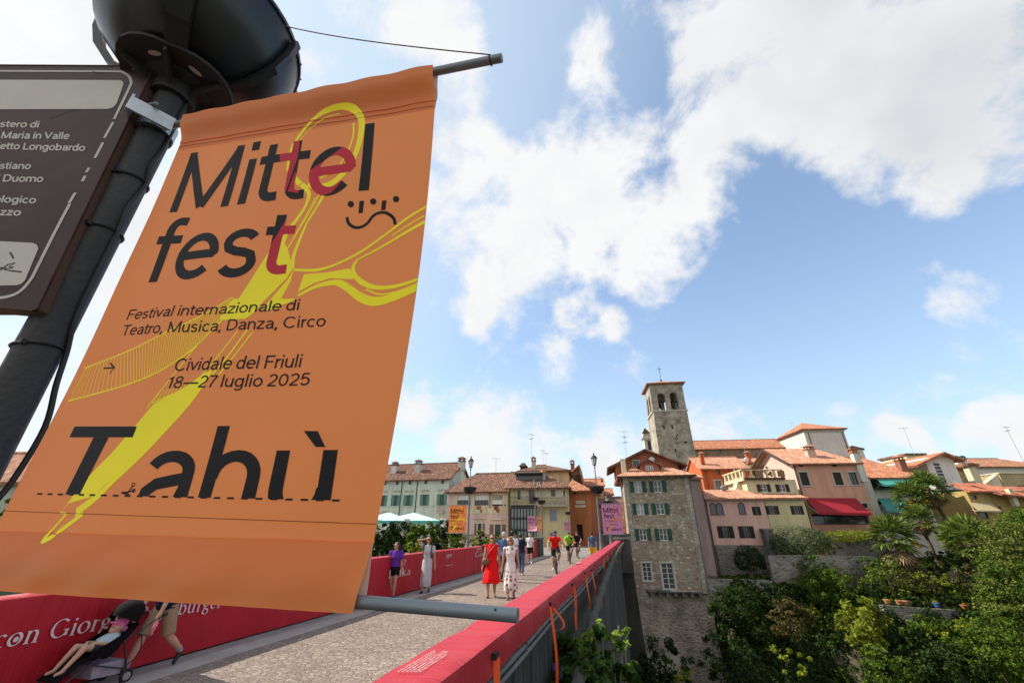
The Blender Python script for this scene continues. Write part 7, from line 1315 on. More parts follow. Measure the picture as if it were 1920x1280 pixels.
for (cx, cyp, hw, yc, lb) in ((727,969,36,47,'left teal garden umbrella half hidden by the banner'),(775,970,44,46,'right teal garden umbrella in front of the mint green house')):
    c = pt_f(cx, cyp+6, yc); r_ = scl(yc, hw); t = empty('garden_umbrella', (c.x,c.y,0), PSI, lb, 'umbrella', 'teal garden umbrellas on the terrace'); z = c.z; mb = MB(); mb.hexa([(-r_,-r_*.8,z),(r_,-r_*.8,z),(r_,r_*.8,z),(-r_,r_*.8,z)], [(-.15,-.1,z+.75),(.15,-.1,z+.75),(.15,.1,z+.75),(-.15,.1,z+.75)]); mb.build('canopy', M_umb, t)
    mb = MB(); mb.box((-r_,-r_*.8-.01,z-.28),(r_,-r_*.8,z-.002)); mb.box((-r_,r_*.8,z-.28),(r_,r_*.8+.01,z-.002)); mb.box((-r_-.01,-r_*.8,z-.28),(-r_,r_*.8,z-.002)); mb.box((r_,-r_*.8,z-.28),(r_+.01,r_*.8,z-.002)); mb.build('valance', M_umbd, t); mb = MB(); mb.tube([(0,0,0),(0,0,z+.8)], .05, 8); mb.build('pole', M_galv, t)
for px, lb in ((761,'stone gate post with a white urn behind the girl in purple'),(830,'stone gate post with a white urn left of the small orange banner')):
    c = pt_f(px, 995, 42); t = empty('gate_post', (c.x,c.y,0), 0, lb, 'gate post', 'stone gate posts of the terrace'); mb = MB(); mb.box((-.25,-.25,-.5),(.25,.25,1.9)); mb.box((-.33,-.33,1.9),(.33,.33,2.05)); mb.build('post', mat('weathered gate stone', (.4,.34,.27), .9, .3, 4), t); mb = MB(); mb.lathe([(.1,2.05),(.08,2.2),(.26,2.45),(.3,2.7),(.24,2.72)], n=12); mb.build('urn', WHITEP, t, True)
# ------------------------------------------------------------------ people
def skinmat(name, c): return mat(name, c, .55, .12, 20, spec=.3)
SK = skinmat('light skin', (.5,.29,.2)); SK2 = skinmat('tanned skin', (.4,.21,.135))
def cloth(name, c, **k): return mat('cloth '+name, c, .85, k.pop('var', .14), k.pop('scale', 9), spec=.15, bmp=.35, bscale=k.pop('bscale', 14), **k)
HAIR = {'brown': mat('dark brown hair', (.025,.015,.01), .5, .3, 30), 'black': mat('black hair', (.01,.008,.008), .45, .3, 30), 'blonde': mat('dark blonde hair', (.24,.13,.05), .5, .35, 30), 'grey': mat('grey hair', (.4,.38,.36), .6, .2, 30)}
class Blob(MB):
    def limb(s, a, b, ra, rb, n=10, k=None):
        a, b = Vector(a), Vector(b); s.tube([a, b], [ra, rb], n); s.ball(a, ra, n, 7); s.ball(b, rb, n, 7); return s
    def ring(s, secs, n=22):
        """secs: (cx,cy,z,rx,ry) bottom to top"""
        vs = []; fs = []
        for c in secs:
            for k in range(n): q = 2*math.pi*k/n; vs.append((c[0]+c[3]*math.cos(q), c[1]+c[4]*math.sin(q), c[2]))
        for i in range(len(secs)-1):
            for k in range(n): fs.append((i*n+k, i*n+(k+1)%n, (i+1)*n+(k+1)%n, (i+1)*n+k))
        fs.append(tuple(range(n-1,-1,-1))); fs.append(tuple((len(secs)-1)*n+k for k in range(n))); return s.add(vs, fs)
    def merged(s, name, m_, par, vox=.011, sm=2):
        """union of all shapes as one continuous surface"""
        me = s.mesh(name); bm = bmesh.new(); bm.from_mesh(me); bmesh.ops.recalc_face_normals(bm, faces=bm.faces); bm.to_mesh(me); bm.free()
        o = link(name, me, m_, par); md = o.modifiers.new('r', 'REMESH'); md.mode = 'VOXEL'; md.voxel_size = vox; md.use_smooth_shade = True
        if sm: m2 = o.modifiers.new('s', 'SMOOTH'); m2.iterations = sm; m2.factor = .5
        dg = bpy.context.evaluated_depsgraph_get(); ev = o.evaluated_get(dg); nm = bpy.data.meshes.new_from_object(ev); o.modifiers.clear(); o.data = nm; nm.name = name
        nm.polygons.foreach_set('use_smooth', [True]*len(nm.polygons)); return o
def ik(a, t, l1, l2, hint):
    a, t, hint = Vector(a), Vector(t), Vector(hint); d = t-a; L = min(d.length, (l1+l2)*.999); d.normalize(); x = (l1*l1-l2*l2+L*L)/(2*L); h = math.sqrt(max(0, l1*l1-x*x)); p = hint-d*hint.dot(d)
    if p.length < 1e-5: p = Vector((0,-1,0))
    p.normalize(); return a+d*x+p*h, a+d*L
def person(label, pos, yaw, H, footL=(.055,0,0), footR=(-.055,0,0), handL=None, handR=None, eL=(.3,.6,-.4), eR=(-.3,.6,-.4), skin=SK, wear=(), hair=('brown','short'), lean=0., sh=.104, hipz=.52, female=False, group='people on the bridge', shoes=None, headyaw=0., glasses=False, nod=0., kL=None, kR=None, hipy=0., heelL=0., heelR=0.):
    """local frame: faces -Y, +X is the person's left; lengths in body heights. wear = list of (kind, material, options)"""
    t = empty('person', pos, yaw, label, 'person', group); S = lambda *p: Vector(p)*H
    hip = S(0, hipy, hipz); up = Vector((0, -math.sin(lean), math.cos(lean))); fw = Vector((0, -math.cos(lean), -math.sin(lean)))
    def T(x, f, z): return hip+Vector((x*H,0,0))+fw*(f*H)+up*((z-.52)*H)          # torso frame
    hw = .05 if not female else .053; B = Blob(); J = {}
    # trunk
    def tor(secs, M_, n=22):
        vs = []; fs = []
        for z, rx, ry, f in secs:
            for k in range(n): q = 2*math.pi*k/n; vs.append(T(rx*math.cos(q), f-ry*math.sin(q), z))
        for i in range(len(secs)-1):
            for k in range(n): fs.append((i*n+k, i*n+(k+1)%n, (i+1)*n+(k+1)%n, (i+1)*n+k))
        fs.append(tuple(range(n-1,-1,-1))); fs.append(tuple((len(secs)-1)*n+k for k in range(n))); M_.add(vs, fs)
    ws = .068 if female else .078; cs = .083 if female else .092
    TS = [(.465,.07,.05,0),(.5,.093 if female else .088,.062,0),(.54,.092 if female else .085,.062,0),(.6,ws,.05,.004),(.66,ws+.006,.052,.006),(.72,cs,.06,.01 if not female else .016),(.78,sh*.92,.052,.004),(.815,sh*.72,.04,0),(.84,.04,.034,0)]
    tor(TS, B)
    nb = T(0,0,.83); hc = T(0,.012,.928); B.limb(nb, T(0,.004,.88), .031*H, .029*H)
    ca, sa = math.cos(headyaw), math.sin(headyaw)
    def Hd(x, f, z): x, f = x*ca-f*sa*-1*-1 if False else x*ca+f*sa, -x*sa+f*ca; f2 = f*math.cos(nod)+z*math.sin(nod)*-1 if nod else f; z2 = z*math.cos(nod)+f*math.sin(nod)*-1 if nod else z; return hc+Vector((x*H,0,0))+Vector((0,-1,0))*(f2*H)+Vector((0,0,1))*(z2*H)
    def head_ball(M_, x, f, z, rx, ry, rz, n=14):
        mb = MB(); mb.ball((0,0,0), (1,1,1), n, 9); M_.add([Hd(x+v[0]*rx, f+v[1]*ry, z+v[2]*rz) for v in mb.v], mb.f)
    head_ball(B, 0,-.006,.014,.0445,.053,.054); head_ball(B, 0,.014,-.028,.034,.036,.038); head_ball(B, 0,.05,-.008,.0075,.013,.011); head_ball(B, 0,.046,-.033,.014,.008,.004); head_ball(B, 0,.038,-.052,.014,.012,.01)
    for s_ in (-1,1): head_ball(B, s_*.045,-.004,-.004,.006,.012,.018); head_ball(B, s_*.018,.044,.013,.014,.008,.005)
    # arms and hands
    for side, hd, eh, nm in ((1, handL, eL, 'L'), (-1, handR, eR, 'R')):
        s0 = T(side*sh, 0, .8); hd = hd or (side*(sh+.035), -.02, .42); tgt = S(*(hd[0], -hd[1], hd[2])); e, w = ik(s0, tgt, .172*H, .15*H, Vector((eh[0], eh[1], eh[2])))
        J['s'+nm], J['e'+nm], J['w'+nm] = s0, e, w; B.limb(s0, e, .031*H, .023*H); B.limb(e, w, .0225*H, .0155*H); d = (w-e).normalized(); sd = d.cross(Vector((0,1,0)) if abs(d.y) < .8 else Vector((1,0,0))).normalized(); pn = d.cross(sd).normalized(); pc = w+d*.03*H
        B.limb(w, w+d*.048*H, .0155*H, .02*H); 
        for k in range(4):
            o = (k-1.5)*.0105*H; b0 = w+d*.05*H+pn*o; l = (.024,.028,.027,.021)[k]*H; curl = Vector((-side*.5, -.25, 0)); b1 = b0+d*l+curl*.008*H; b2 = b1+(d*.8+curl*.5).normalized()*l*.85; B.limb(b0, b1, .0062*H, .0057*H, 7); B.limb(b1, b2, .0057*H, .0047*H, 7)
        th0 = w+d*.018*H-pn*.017*H; th1 = th0+(d*.8-pn*.6).normalized()*.026*H; B.limb(th0, th1, .0075*H, .0065*H, 7); B.limb(th1, th1+(d*.95-pn*.1).normalized()*.02*H, .0065*H, .0052*H, 7)
    # legs and feet
    SH_ = Blob()
    for side, ft, kh, nm, heel in ((1, footL, kL, 'L', heelL), (-1, footR, kR, 'R', heelR)):
        h0 = hip+Vector((side*hw*H,0,-.01*H)); an = S(ft[0], -ft[1], ft[2]+.045); k, a = ik(h0, an, .245*H, .235*H, Vector(kh or (side*.08,-1,.1))); J['h'+nm], J['k'+nm], J['a'+nm] = h0, k, a
        B.limb(h0, k, .052*H if not female else .053*H, .032*H, 12); B.limb(k, k+(a-k)*.35, .031*H, .034*H, 12); B.limb(k+(a-k)*.35, a, .034*H, .0185*H, 12)
        fd = Vector((side*.12, -math.cos(heel), -math.sin(heel))).normalized(); toe = a+fd*.085*H+Vector((0,0,-.03*H*math.cos(heel))); he = a-fd*.022*H+Vector((0,0,-.026*H)); F_ = B if shoes is None else SH_
        B.limb(a, he.lerp(toe, .5), .019*H, .016*H)
        F_.limb(he, toe, .0225*H, .019*H); F_.limb(a+Vector((0,0,-.008*H)), toe, .021*H, .017*H)
        if shoes is not None: B.limb(he, toe, .012*H, .01*H)
    B.merged('body', skin, t, .0085*H/1.7 if H > 1.2 else .007)
    if shoes is not None: SH_.merged('shoes', shoes, t, .008)
    # hair
    hb = Blob(); hm, hs = hair; 
    if hs != 'none':
        head_ball(hb, 0,-.016,.026,.0485,.052,.05); head_ball(hb, 0,-.03,.0,.046,.034,.05)
        if hs == 'bob':
            for s_ in (-1,1): head_ball(hb, s_*.042,-.008,-.02,.021,.034,.056)
            head_ball(hb, 0,-.036,-.025,.046,.026,.055); head_ball(hb, 0,.018,.05,.04,.03,.022)
        if hs == 'long':
            hb.limb(Hd(0,-.045,-.02), Hd(.0,-.06,-.15), .036*H, .03*H); 
            for s_ in (-1,1): hb.limb(Hd(s_*.042,-.015,0), Hd(s_*.05,-.02,-.13), .017*H, .016*H)
        if hs == 'tail': hb.limb(Hd(0,-.06,.0), Hd(0,-.085,-.05), .02*H, .017*H); hb.limb(Hd(0,-.085,-.05), Hd(0,-.07,-.14), .017*H, .008*H)
        if hs == 'bun': head_ball(hb, 0,-.07,.0,.024,.022,.024)
        hb.merged('hair', HAIR[hm], t, .008)
    if glasses:
        g = MB()
        for s_ in (-1,1):
            head = MB(); head.ball((0,0,0), (1,1,1), 10, 6); g.add([Hd(s_*.0195+v[0]*.0165, .049+v[1]*.006-abs(v[0])*.003, .008+v[2]*.0125) for v in head.v], head.f); g.tube([Hd(s_*.034,.04,.012), Hd(s_*.047,-.005,.012)], .0022*H, 5)
        g.tube([Hd(-.01,.05,.012), Hd(.01,.05,.012)], .002*H, 5); g.build('sunglasses', mat('black sunglasses', (.008,.008,.009), .15, .1), t)
    else:
        g = MB()
        for s_ in (-1,1): g.ball(Hd(s_*.0185,.0455,.006), .0055*H, 8, 6)
        g.build('eyes', mat('dark eyes', (.02,.012,.01), .3, .1), t)
    g = MB(); g.tube([Hd(-.013,.0505,-.0335), Hd(0,.0545,-.033), Hd(.013,.0505,-.0335)], .0026*H, 6); g.build('mouth', mat('lips', (.3,.09,.08), .5, .1), t)
    # clothes
    for kind, m_, op in wear:
        c = Blob(); g = .011
        if kind in ('tshirt','sleeveless'):
            lo = op.get('lo', .5); fl = op.get('flare', .0); secs = [(z, rx+g+(fl if z < .62 else 0), ry+g+(fl*.6 if z < .62 else 0), f) for z, rx, ry, f in TS if z >= lo and z < .83]; secs.insert(0, (lo, secs[0][1]+fl*.3, secs[0][2]+fl*.3, secs[0][3])); secs.append((.842,.046,.042,0)); tor(secs, c)
            for nm in 'LR':
                s0, e = J['s'+nm], J['e'+nm]; q = op.get('sleeve', .62 if kind == 'tshirt' else .06); r_ = op.get('sr', .037 if kind == 'tshirt' else .034); c.ball(s0, r_*H*1.02, 12, 8)
                if q > .1: c.tube([s0, s0.lerp(e, q)], [r_*H, r_*.95*H*op.get('sw', 1.)], 14)
            c.merged(kind if kind != 'sleeveless' else 'top', m_, t, .0095, 2)
        if kind in ('shorts','trousers'):
            tor([(.47,.08,.062,0),(.5,.1,.073,0),(.545,.094,.07,0),(op.get('hi', .585),ws+.014,.06,.003)], c)
            for nm in 'LR':
                h0, k, a = J['h'+nm], J['k'+nm], J['a'+nm]; r0 = .061
                if kind == 'shorts': q = op.get('len', .8); w = op.get('w', 1.); end = h0.lerp(k, q) if q <= 1 else k.lerp(a, q-1); c.tube([h0+Vector((0,0,.02*H)), end], [r0*H, (.061-.022*min(q,1))*H*w*1.12], 14)
                else: c.tube([h0+Vector((0,0,.02*H)), k, k.lerp(a, .96)], [r0*H, .041*H, .031*H], 14); c.ball(k, .041*H, 12, 8)
            c.merged(kind, m_, t, .0095, 1)
        if kind == 'dress':
            hem = op.get('hem', .17); fl = op.get('flare', .12); tor([(.5,.105,.078,0),(.545,.1,.073,0)]+[(z, rx+g, ry+g, f) for z, rx, ry, f in TS if .58 < z < .83]+[(.842,.05,.045,0)], c)
            n = 40; secs = 14; vs = []; fs = []; kx = (J['kL']+J['kR'])/2; ax = (J['aL']+J['aR'])/2
            for i in range(secs+1):
                u = i/secs; z = (.52-(.52-hem)*u)*H; cen = hip.lerp(kx, min(1, u*1.3)) if u < .77 else kx.lerp(ax, (u-.77)*1.2); rx = (.103+(fl-.103)*u**.9)*H; ry = (.076+(fl*.86-.076)*u)*H
                for k in range(n): q = 2*math.pi*k/n; f_ = 1+.085*u*math.sin(q*op.get('folds', 7)+.8*math.sin(3*u))+.03*u*math.sin(q*13+2); vs.append((cen.x+rx*f_*math.cos(q), cen.y+ry*f_*math.sin(q), z+(.012*H*math.sin(q*3+1) if i == secs else 0)))
            for i in range(secs):
                for k in range(n): fs.append((i*n+k, (i+1)*n+k, (i+1)*n+(k+1)%n, i*n+(k+1)%n))
            fs.append(tuple(range(n))); fs.append(tuple(secs*n+n-1-k for k in range(n))); c.add(vs, fs)
            for nm in 'LR':
                s0, e = J['s'+nm], J['e'+nm]; c.ball(s0, .034*H, 12, 8)
                if op.get('sleeve'): c.tube([s0, s0.lerp(e, op['sleeve'])], [.036*H, .036*H], 14)
            c.merged('dress', m_, t, .0095, 1)
        if kind == 'helmet':
            head_ball(c, 0,-.006,.034,.055,.064,.044); c.merged('helmet', m_, t, .008, 1)
        if kind == 'mask': head_ball(c, 0,.028,-.028,.034,.034,.026); c.merged('face_mask', m_, t, .007, 1)
        if kind == 'cap': head_ball(c, 0,-.004,.036,.05,.057,.036); c.add(*(lambda mb: (mb.v, mb.f))(MB().slab([Hd(-.04,.04,.03), Hd(.04,.04,.03), Hd(.03,.085,.022), Hd(-.03,.085,.022)], (0,0,.006*H)))); c.merged('sun_hat', m_, t, .007, 1)
        if kind == 'cuffs':
            for nm in 'LR': s0, e = J['s'+nm], J['e'+nm]; c.tube([s0.lerp(e, .6), s0.lerp(e, .74)], [.0365*H,.0355*H], 14)
            c.build('cuffs', m_, t, True)
        if kind == 'socks':
            for nm in 'LR': k, a = J['k'+nm], J['a'+nm]; c.tube([k.lerp(a, op.get('from', .75)), a+Vector((0,0,-.01*H))], [.0275*H,.0235*H], 12)
            c.build('socks', m_, t, True)
        if kind == 'patch': tor([(z, rx+g+.0035, ry+g+.0035, f) for z, rx, ry, f in [(op['z0'],.0,.0,0)]], c) if False else None
    t['J'] = 0; del t['J']
    return t, J, T, Hd
def foot(px, py): return on_z(px, py, 0)
def patterned(name, c, c2, scale, lo, hi):
    m_ = cloth(name, c); t = m_.node_tree; b = t.nodes['Principled BSDF']
    tcn = t.nodes.new('ShaderNodeTexCoord'); v = tnode(t, 'ShaderNodeTexVoronoi', Scale=scale, Randomness=.6); t.links.new(tcn.outputs['Object'], v.inputs['Vector']); n = tnode(t, 'ShaderNodeTexNoise', Scale=scale*1.6, Detail=3); t.links.new(tcn.outputs['Object'], n.inputs['Vector'])
    f = ramp(t, v.outputs['Distance'], [(.3, (1,1,1)), (.42, (0,0,0))]); sx_ = t.nodes.new('ShaderNodeSeparateXYZ'); t.links.new(tcn.outputs['Object'], sx_.inputs[0])
    band = tnode(t, 'ShaderNodeMapRange'); t.links.new(sx_.outputs['Z'], band.inputs['Value']); band.inputs['From Min'].default_value = hi; band.inputs['From Max'].default_value = lo
    b2 = tnode(t, 'ShaderNodeMapRange'); t.links.new(sx_.outputs['Z'], b2.inputs['Value']); b2.inputs['From Min'].default_value = 1.1; b2.inputs['From Max'].default_value = 1.25
    ad = tnode(t, 'ShaderNodeMath', operation='MAXIMUM'); t.links.new(band.outputs[0], ad.inputs[0]); t.links.new(b2.outputs[0], ad.inputs[1]); ml = tnode(t, 'ShaderNodeMath', operation='MULTIPLY'); t.links.new(f, ml.inputs[0]); t.links.new(ad.outputs[0], ml.inputs[1])
    mx = tnode(t, 'ShaderNodeMix', data_type='RGBA'); t.links.new(ml.outputs[0], mx.inputs['Factor']); old = b.inputs['Base Color'].links[0].from_socket; t.links.new(old, mx.inputs['A'])
    t.links.new(ramp(t, n.outputs['Fac'], [(.4, c2), (.6, (.35,.16,.13))]), mx.inputs['B']); t.links.new(mx.outputs['Result'], b.inputs['Base Color']); return m_
SHOE_B = mat('black sneakers', (.015,.015,.016), .6, .2, 20); SHOE_W = mat('white sneakers', (.6,.6,.6), .6, .1, 20); SANDAL = mat('tan sandals', (.22,.1,.05), .6, .2, 20)
toCam = lambda p, off=0: math.atan2(p.x, -p.y)+off                      # yaw that makes -Y point at the camera
# girl in purple, walking towards us, looking to her right
p = foot(735, 1114)*(6.82/7.17); p.z = 0; person('girl in a purple t-shirt and black shorts walking beside the left red cover', p, R(14), 1.46, (.05,.09,.0), (-.045,-.1,.015), (.165,.03,.41), (-.16,-.03,.41), wear=[('tshirt', cloth('purple', (.1,.03,.28)), dict(lo=.545, flare=.014, sleeve=.75, sr=.044)), ('shorts', cloth('black', (.008,.008,.009)), dict(len=.5))], hair=('brown','tail'), female=True, shoes=SHOE_B, headyaw=R(-48), heelR=.4, skin=SK2)
# woman in the long grey dress shading her eyes
p = foot(797, 1111); person('woman in a long pale grey dress shading her sunglasses with one hand', p, R(12), 1.6, (.05,-.08,.01), (-.045,.1,0), (.17,.02,.43), (-.055,.075,.945), eR=(-1,.1,-.3), wear=[('dress', cloth('pale grey', (.42,.44,.47), scale=30), dict(hem=.115, flare=.105, sleeve=.6))], hair=('black','long'), female=True, shoes=SHOE_B, glasses=True, skin=SK2, heelL=.35)
q = p; bp_ = MB(); c_, s_ = math.cos(R(12)), math.sin(R(12))
def loc(x, y, z): return (x*c_-y*s_, x*s_+y*c_, z)
for sx_ in (-.13,.13): bp_.tube(spline([loc(sx_,.1,1.05), loc(sx_,.12,1.3), loc(sx_,-.02,1.39), loc(sx_,-.125,1.25), loc(sx_,-.1,1.02), loc(sx_,.05,.98)], 5), .016, 6)
bp_.hexa([loc(-.13,.1,.98),loc(.13,.1,.98),loc(.12,.22,.98),loc(-.12,.22,.98)], [loc(-.13,.1,1.36),loc(.13,.1,1.36),loc(.1,.2,1.36),loc(-.1,.2,1.36)]); o = bp_.build('backpack', mat('black nylon bag', (.012,.012,.014), .6, .2)); o.location = q; tag(o, 'black backpack with straps worn by the woman shading her eyes', 'backpack')
# woman in the red dress with a brown cross-body bag
p = foot(921, 1118); yw = R(17); person('woman in a bright red sleeveless midi dress with sunglasses', p, yw, 1.66, (.055,-.03,.0), (-.06,.1,.005), (.155,.0,.415), (-.175,.02,.41), wear=[('dress', cloth('bright red', (.62,.006,.008)), dict(hem=.22, flare=.155, folds=6))], hair=('brown','bun'), female=True, shoes=SANDAL, glasses=True, skin=SK2)
c_, s_ = math.cos(yw), math.sin(yw); mb = Blob(); mb.ball(loc(-.19,-.12,.93), (.12,.06,.1), 12, 8); mb.ball(loc(-.19,-.12,.9), (.125,.06,.08), 12, 8); o = mb.merged('handbag', mat('brown leather', (.14,.075,.045), .55, .3, 12), None, .01, 2); o.location = p; st2 = MB(); st2.tube(spline([loc(-.2,-.06,1.), loc(-.06,-.125,1.2), loc(.1,-.1,1.38), loc(.13,.02,1.42), loc(.02,.12,1.25), loc(-.17,.08,1.)], 5), .011, 6); st2.build('strap', mat('brown leather', (.14,.075,.045), .55, .3, 12), o); tag(o, 'brown leather crossbody bag worn by the woman in red', 'handbag')
# woman in the white patterned dress
p = foot(957, 1122); person('woman in a long white dress with dark pattern and blonde bob', p, R(16), 1.6, (.06,-.1,.015), (-.045,.1,0), (.17,-.03,.415), (-.165,.03,.41), wear=[('dress', patterned('white patterned', (.66,.62,.6), (.03,.022,.02), 9., .55, .85), dict(hem=.13, flare=.125))], hair=('blonde','bob'), female=True, shoes=SANDAL, glasses=True, skin=SK2, heelL=.3)
# walkers going away
NAVY = cloth('navy', (.012,.018,.04)); JEAN = cloth('jeans', (.06,.11,.2), scale=20)
p = foot(977, 1078); person('person in a navy t-shirt and blue jeans walking away', p, R(178), 1.66, (.05,.07,0), (-.05,-.06,.0), (.16,.0,.42), (-.16,.05,.43), wear=[('tshirt', NAVY, dict(lo=.52, flare=.01)), ('trousers', JEAN, {})], hair=('brown','short'), shoes=SHOE_W)
p = Vector((on_y(945, 1010, 17.).x, 17., 0)); person('grey haired person in a blue shirt half hidden behind the two women', p, R(180), 1.72, wear=[('tshirt', cloth('mid blue', (.05,.12,.24)), dict(lo=.5)), ('trousers', cloth('dark', (.03,.03,.035)), {})], hair=('grey','short'), shoes=SHOE_B)
p = Vector((on_y(961, 1010, 18.).x, 18., 0)); person('dark haired person in a white t-shirt behind the blonde woman', p, R(176), 1.76, wear=[('tshirt', cloth('white', (.62,.62,.62)), dict(lo=.5)), ('trousers', cloth('dark', (.03,.03,.035)), {})], hair=('black','short'), shoes=SHOE_B)
p = foot(994, 1056); person('man in a white t-shirt and black shorts walking towards us', p, R(10), 1.62, (.05,.06,0), (-.05,-.06,0), wear=[('tshirt', cloth('white', (.62,.62,.62)), dict(lo=.52, flare=.008)), ('shorts', cloth('black', (.008,.008,.009)), dict(len=.78, w=1.15)), ('socks', cloth('white socks', (.6,.6,.6)), dict())], hair=('black','short'), shoes=SHOE_W)
p = foot(985, 1068); mb = MB(); mb.hexa([(-.14,-.05,.3),(.14,-.05,.3),(.14,.05,.3),(-.14,.05,.3)], [(-.16,-.06,.68),(.16,-.06,.68),(.16,.06,.68),(-.16,.06,.68)]); o = mb.build('shopping_bag', mat('pale pink bag', (.55,.35,.36), .6, .1)); o.location = (p.x, p.y, 0); m2 = MB(); m2.tube(spline([(-.1,0,.68),(-.05,0,.86),(.05,0,.86),(.1,0,.68)], 4), .008, 5); m2.build('handle', M_wht, o); tag(o, 'pale pink carrier bag hanging beside the person in navy', 'bag')
p = on_z(1111, 1040, 0); p = Vector((-2.9,27.,0)); p = Vector((on_y(1110, 1010, 27).x, 27, 0)); person('man in a blue t-shirt and yellow shorts walking away near the right parapet', p, R(185), 1.68, (.05,.07,0), (-.05,-.07,0), wear=[('tshirt', cloth('steel blue', (.05,.1,.19)), dict(lo=.51, flare=.008)), ('shorts', cloth('yellow', (.65,.42,.02)), dict(len=.8, w=1.15))], hair=('brown','short'), shoes=SHOE_W)
# ------------------------------------------------------------------ cyclists
M_tyre = mat('black tyre', (.012,.012,.012), .8, .2, 20); M_rim = mat('dark rim', (.05,.05,.055), .4, .2, metal=.6); M_bf = mat('bicycle frame paint', (.03,.032,.036), .3, .1, spec=.6)
def torus(mb, c, r_, t_, n=36, ax=0): mb.tube([(c[0], c[1]+r_*math.cos(2*math.pi*k/n), c[2]+r_*math.sin(2*math.pi*k/n)) for k in range(n+1)], t_, 8, False)
def bicycle(label, pos, yaw, mtb=True):
    t = empty('bicycle', pos, yaw, label, 'bicycle', 'bicycles coming over the bridge'); r_ = .34; tw = .028 if mtb else .016
    for y in (-.53,.53):
        mb = MB(); torus(mb, (0,y,r_), r_-tw, tw); w = mb.build('wheel', M_tyre, t, True); mb = MB(); torus(mb, (0,y,r_), r_-tw*2.1, .012); mb.tube([(-.05,y,r_),(.05,y,r_)], .025, 8)
        for k in range(12): a = math.pi*2*k/12; mb.tube([(0,y,r_),(0,y+math.cos(a)*(r_-.05),r_+math.sin(a)*(r_-.05))], .0022, 4)
        mb.build('rim', M_rim, w)
    mb = MB(); st_, bb, ht, hb2 = (0,.2,.82), (0,.08,.3), (0,-.36,.88), (0,-.4,.76)
    for a, b, r0 in ((bb,st_,.018),(bb,hb2,.024),(st_,ht,.02),(bb,(.05,.53,r_),.011),(bb,(-.05,.53,r_),.011),(st_,(.05,.53,r_),.01),(st_,(-.05,.53,r_),.01),(ht,hb2,.024),(hb2,(.055,-.53,r_),.018),(hb2,(-.055,-.53,r_),.018)): mb.tube([a, b], r0, 8)
    mb.build('frame', M_bf, t, True); mb = MB(); mb.tube([ht,(0,-.4,.98)], .018, 8)
    if mtb: mb.tube([(-.36,-.34,1.),(-.1,-.42,.99),(.1,-.42,.99),(.36,-.34,1.)], .013, 8); mb.tube([(-.36,-.34,1.),(-.25,-.37,.995)], .019, 8); mb.tube([(.36,-.34,1.),(.25,-.37,.995)], .019, 8)
    else:
        mb.tube([(-.2,-.42,.98),(.2,-.42,.98)], .013, 8)
        for s_ in (-1,1): mb.tube(spline([(s_*.2,-.42,.98),(s_*.21,-.52,.97),(s_*.21,-.53,.88),(s_*.21,-.44,.85)], 5), .014, 8)
    mb.build('handlebar', M_bf, t, True); mb = MB(); mb.tube([st_,(0,.23,.95)], .014, 8); mb.build('seat_post', M_bf, t); mb = Blob(); mb.ball((0,.28,.97), (.07,.09,.03), 10, 6); mb.ball((0,.16,.97), (.03,.13,.025), 10, 6); mb.merged('saddle', M_tyre, t, .01)
    mb = MB(); mb.tube([(-.07,.08,.3),(-.07,-.02,.17)], .011, 6); mb.tube([(.07,.08,.3),(.07,.18,.43)], .011, 6); mb.box((-.16,-.07,.155),(-.07,.03,.18)); mb.box((.07,.13,.42),(.16,.23,.445)); mb.lathe([(.09,-.004),(.09,.004)], (0,0,0), 18); mb.build('crank', M_rim, t); return t
def rider(label, blabel, pos, yaw, H, jersey, extra, shorts, mtb=True, shoes=SHOE_B, skin=SK2):
    bicycle(blabel, pos, yaw, mtb); hx = (.33 if mtb else .2)/H; hy = (.34 if mtb else .46)/H; hz_ = 1.0/H
    return person(label, pos, yaw, H, (.115/H,-.16/H,.4/H), (-.115/H,.04/H,.13/H), (hx,hy+.0,hz_+.015), (-hx,hy,hz_+.015), eL=(.9,.3,-.5), eR=(-.9,.3,-.5), wear=[('tshirt', jersey, dict(lo=.52, flare=.006)), ('shorts', shorts, dict(len=.88))]+list(extra), hair=('none','none'), lean=R(30 if mtb else 40), hipz=1.0/H, hipy=.24/H, shoes=shoes, skin=skin, group='cyclists coming over the bridge', kL=(.25,-1,.2), kR=(-.25,-1,.2))
BLKC = cloth('black', (.008,.008,.009)); DH = mat('dark helmet', (.02,.022,.026), .35, .2, 8)
p = foot(1043, 1074); rider('cyclist in a red jersey with yellow cuffs, dark helmet and blue face cover', 'dark mountain bike ridden by the cyclist in red', p, R(12), 1.78, cloth('red jersey', (.62,.015,.01)), [('helmet', DH, {}), ('mask', cloth('blue mask', (.03,.05,.25)), {}), ('cuffs', cloth('yellow cuff', (.62,.5,.1)), {})], BLKC, True, SHOE_W)
p = on_z(1069, 1056, 0); rider('cyclist in a black and neon green jersey behind the red one', 'road bike ridden by the cyclist in neon green', p, R(11), 1.76, patterned('neon green jersey', (.2,.55,.02), (.01,.012,.01), 3., 1.5, 1.3), [('helmet', DH, {})], BLKC, False)
p = on_z(1084, 1046, 0); rider('cyclist in a black jersey last of the three riders', 'road bike ridden by the last cyclist in black', p, R(9), 1.76, cloth('black plum jersey', (.03,.012,.02)), [('helmet', DH, {})], BLKC, False)
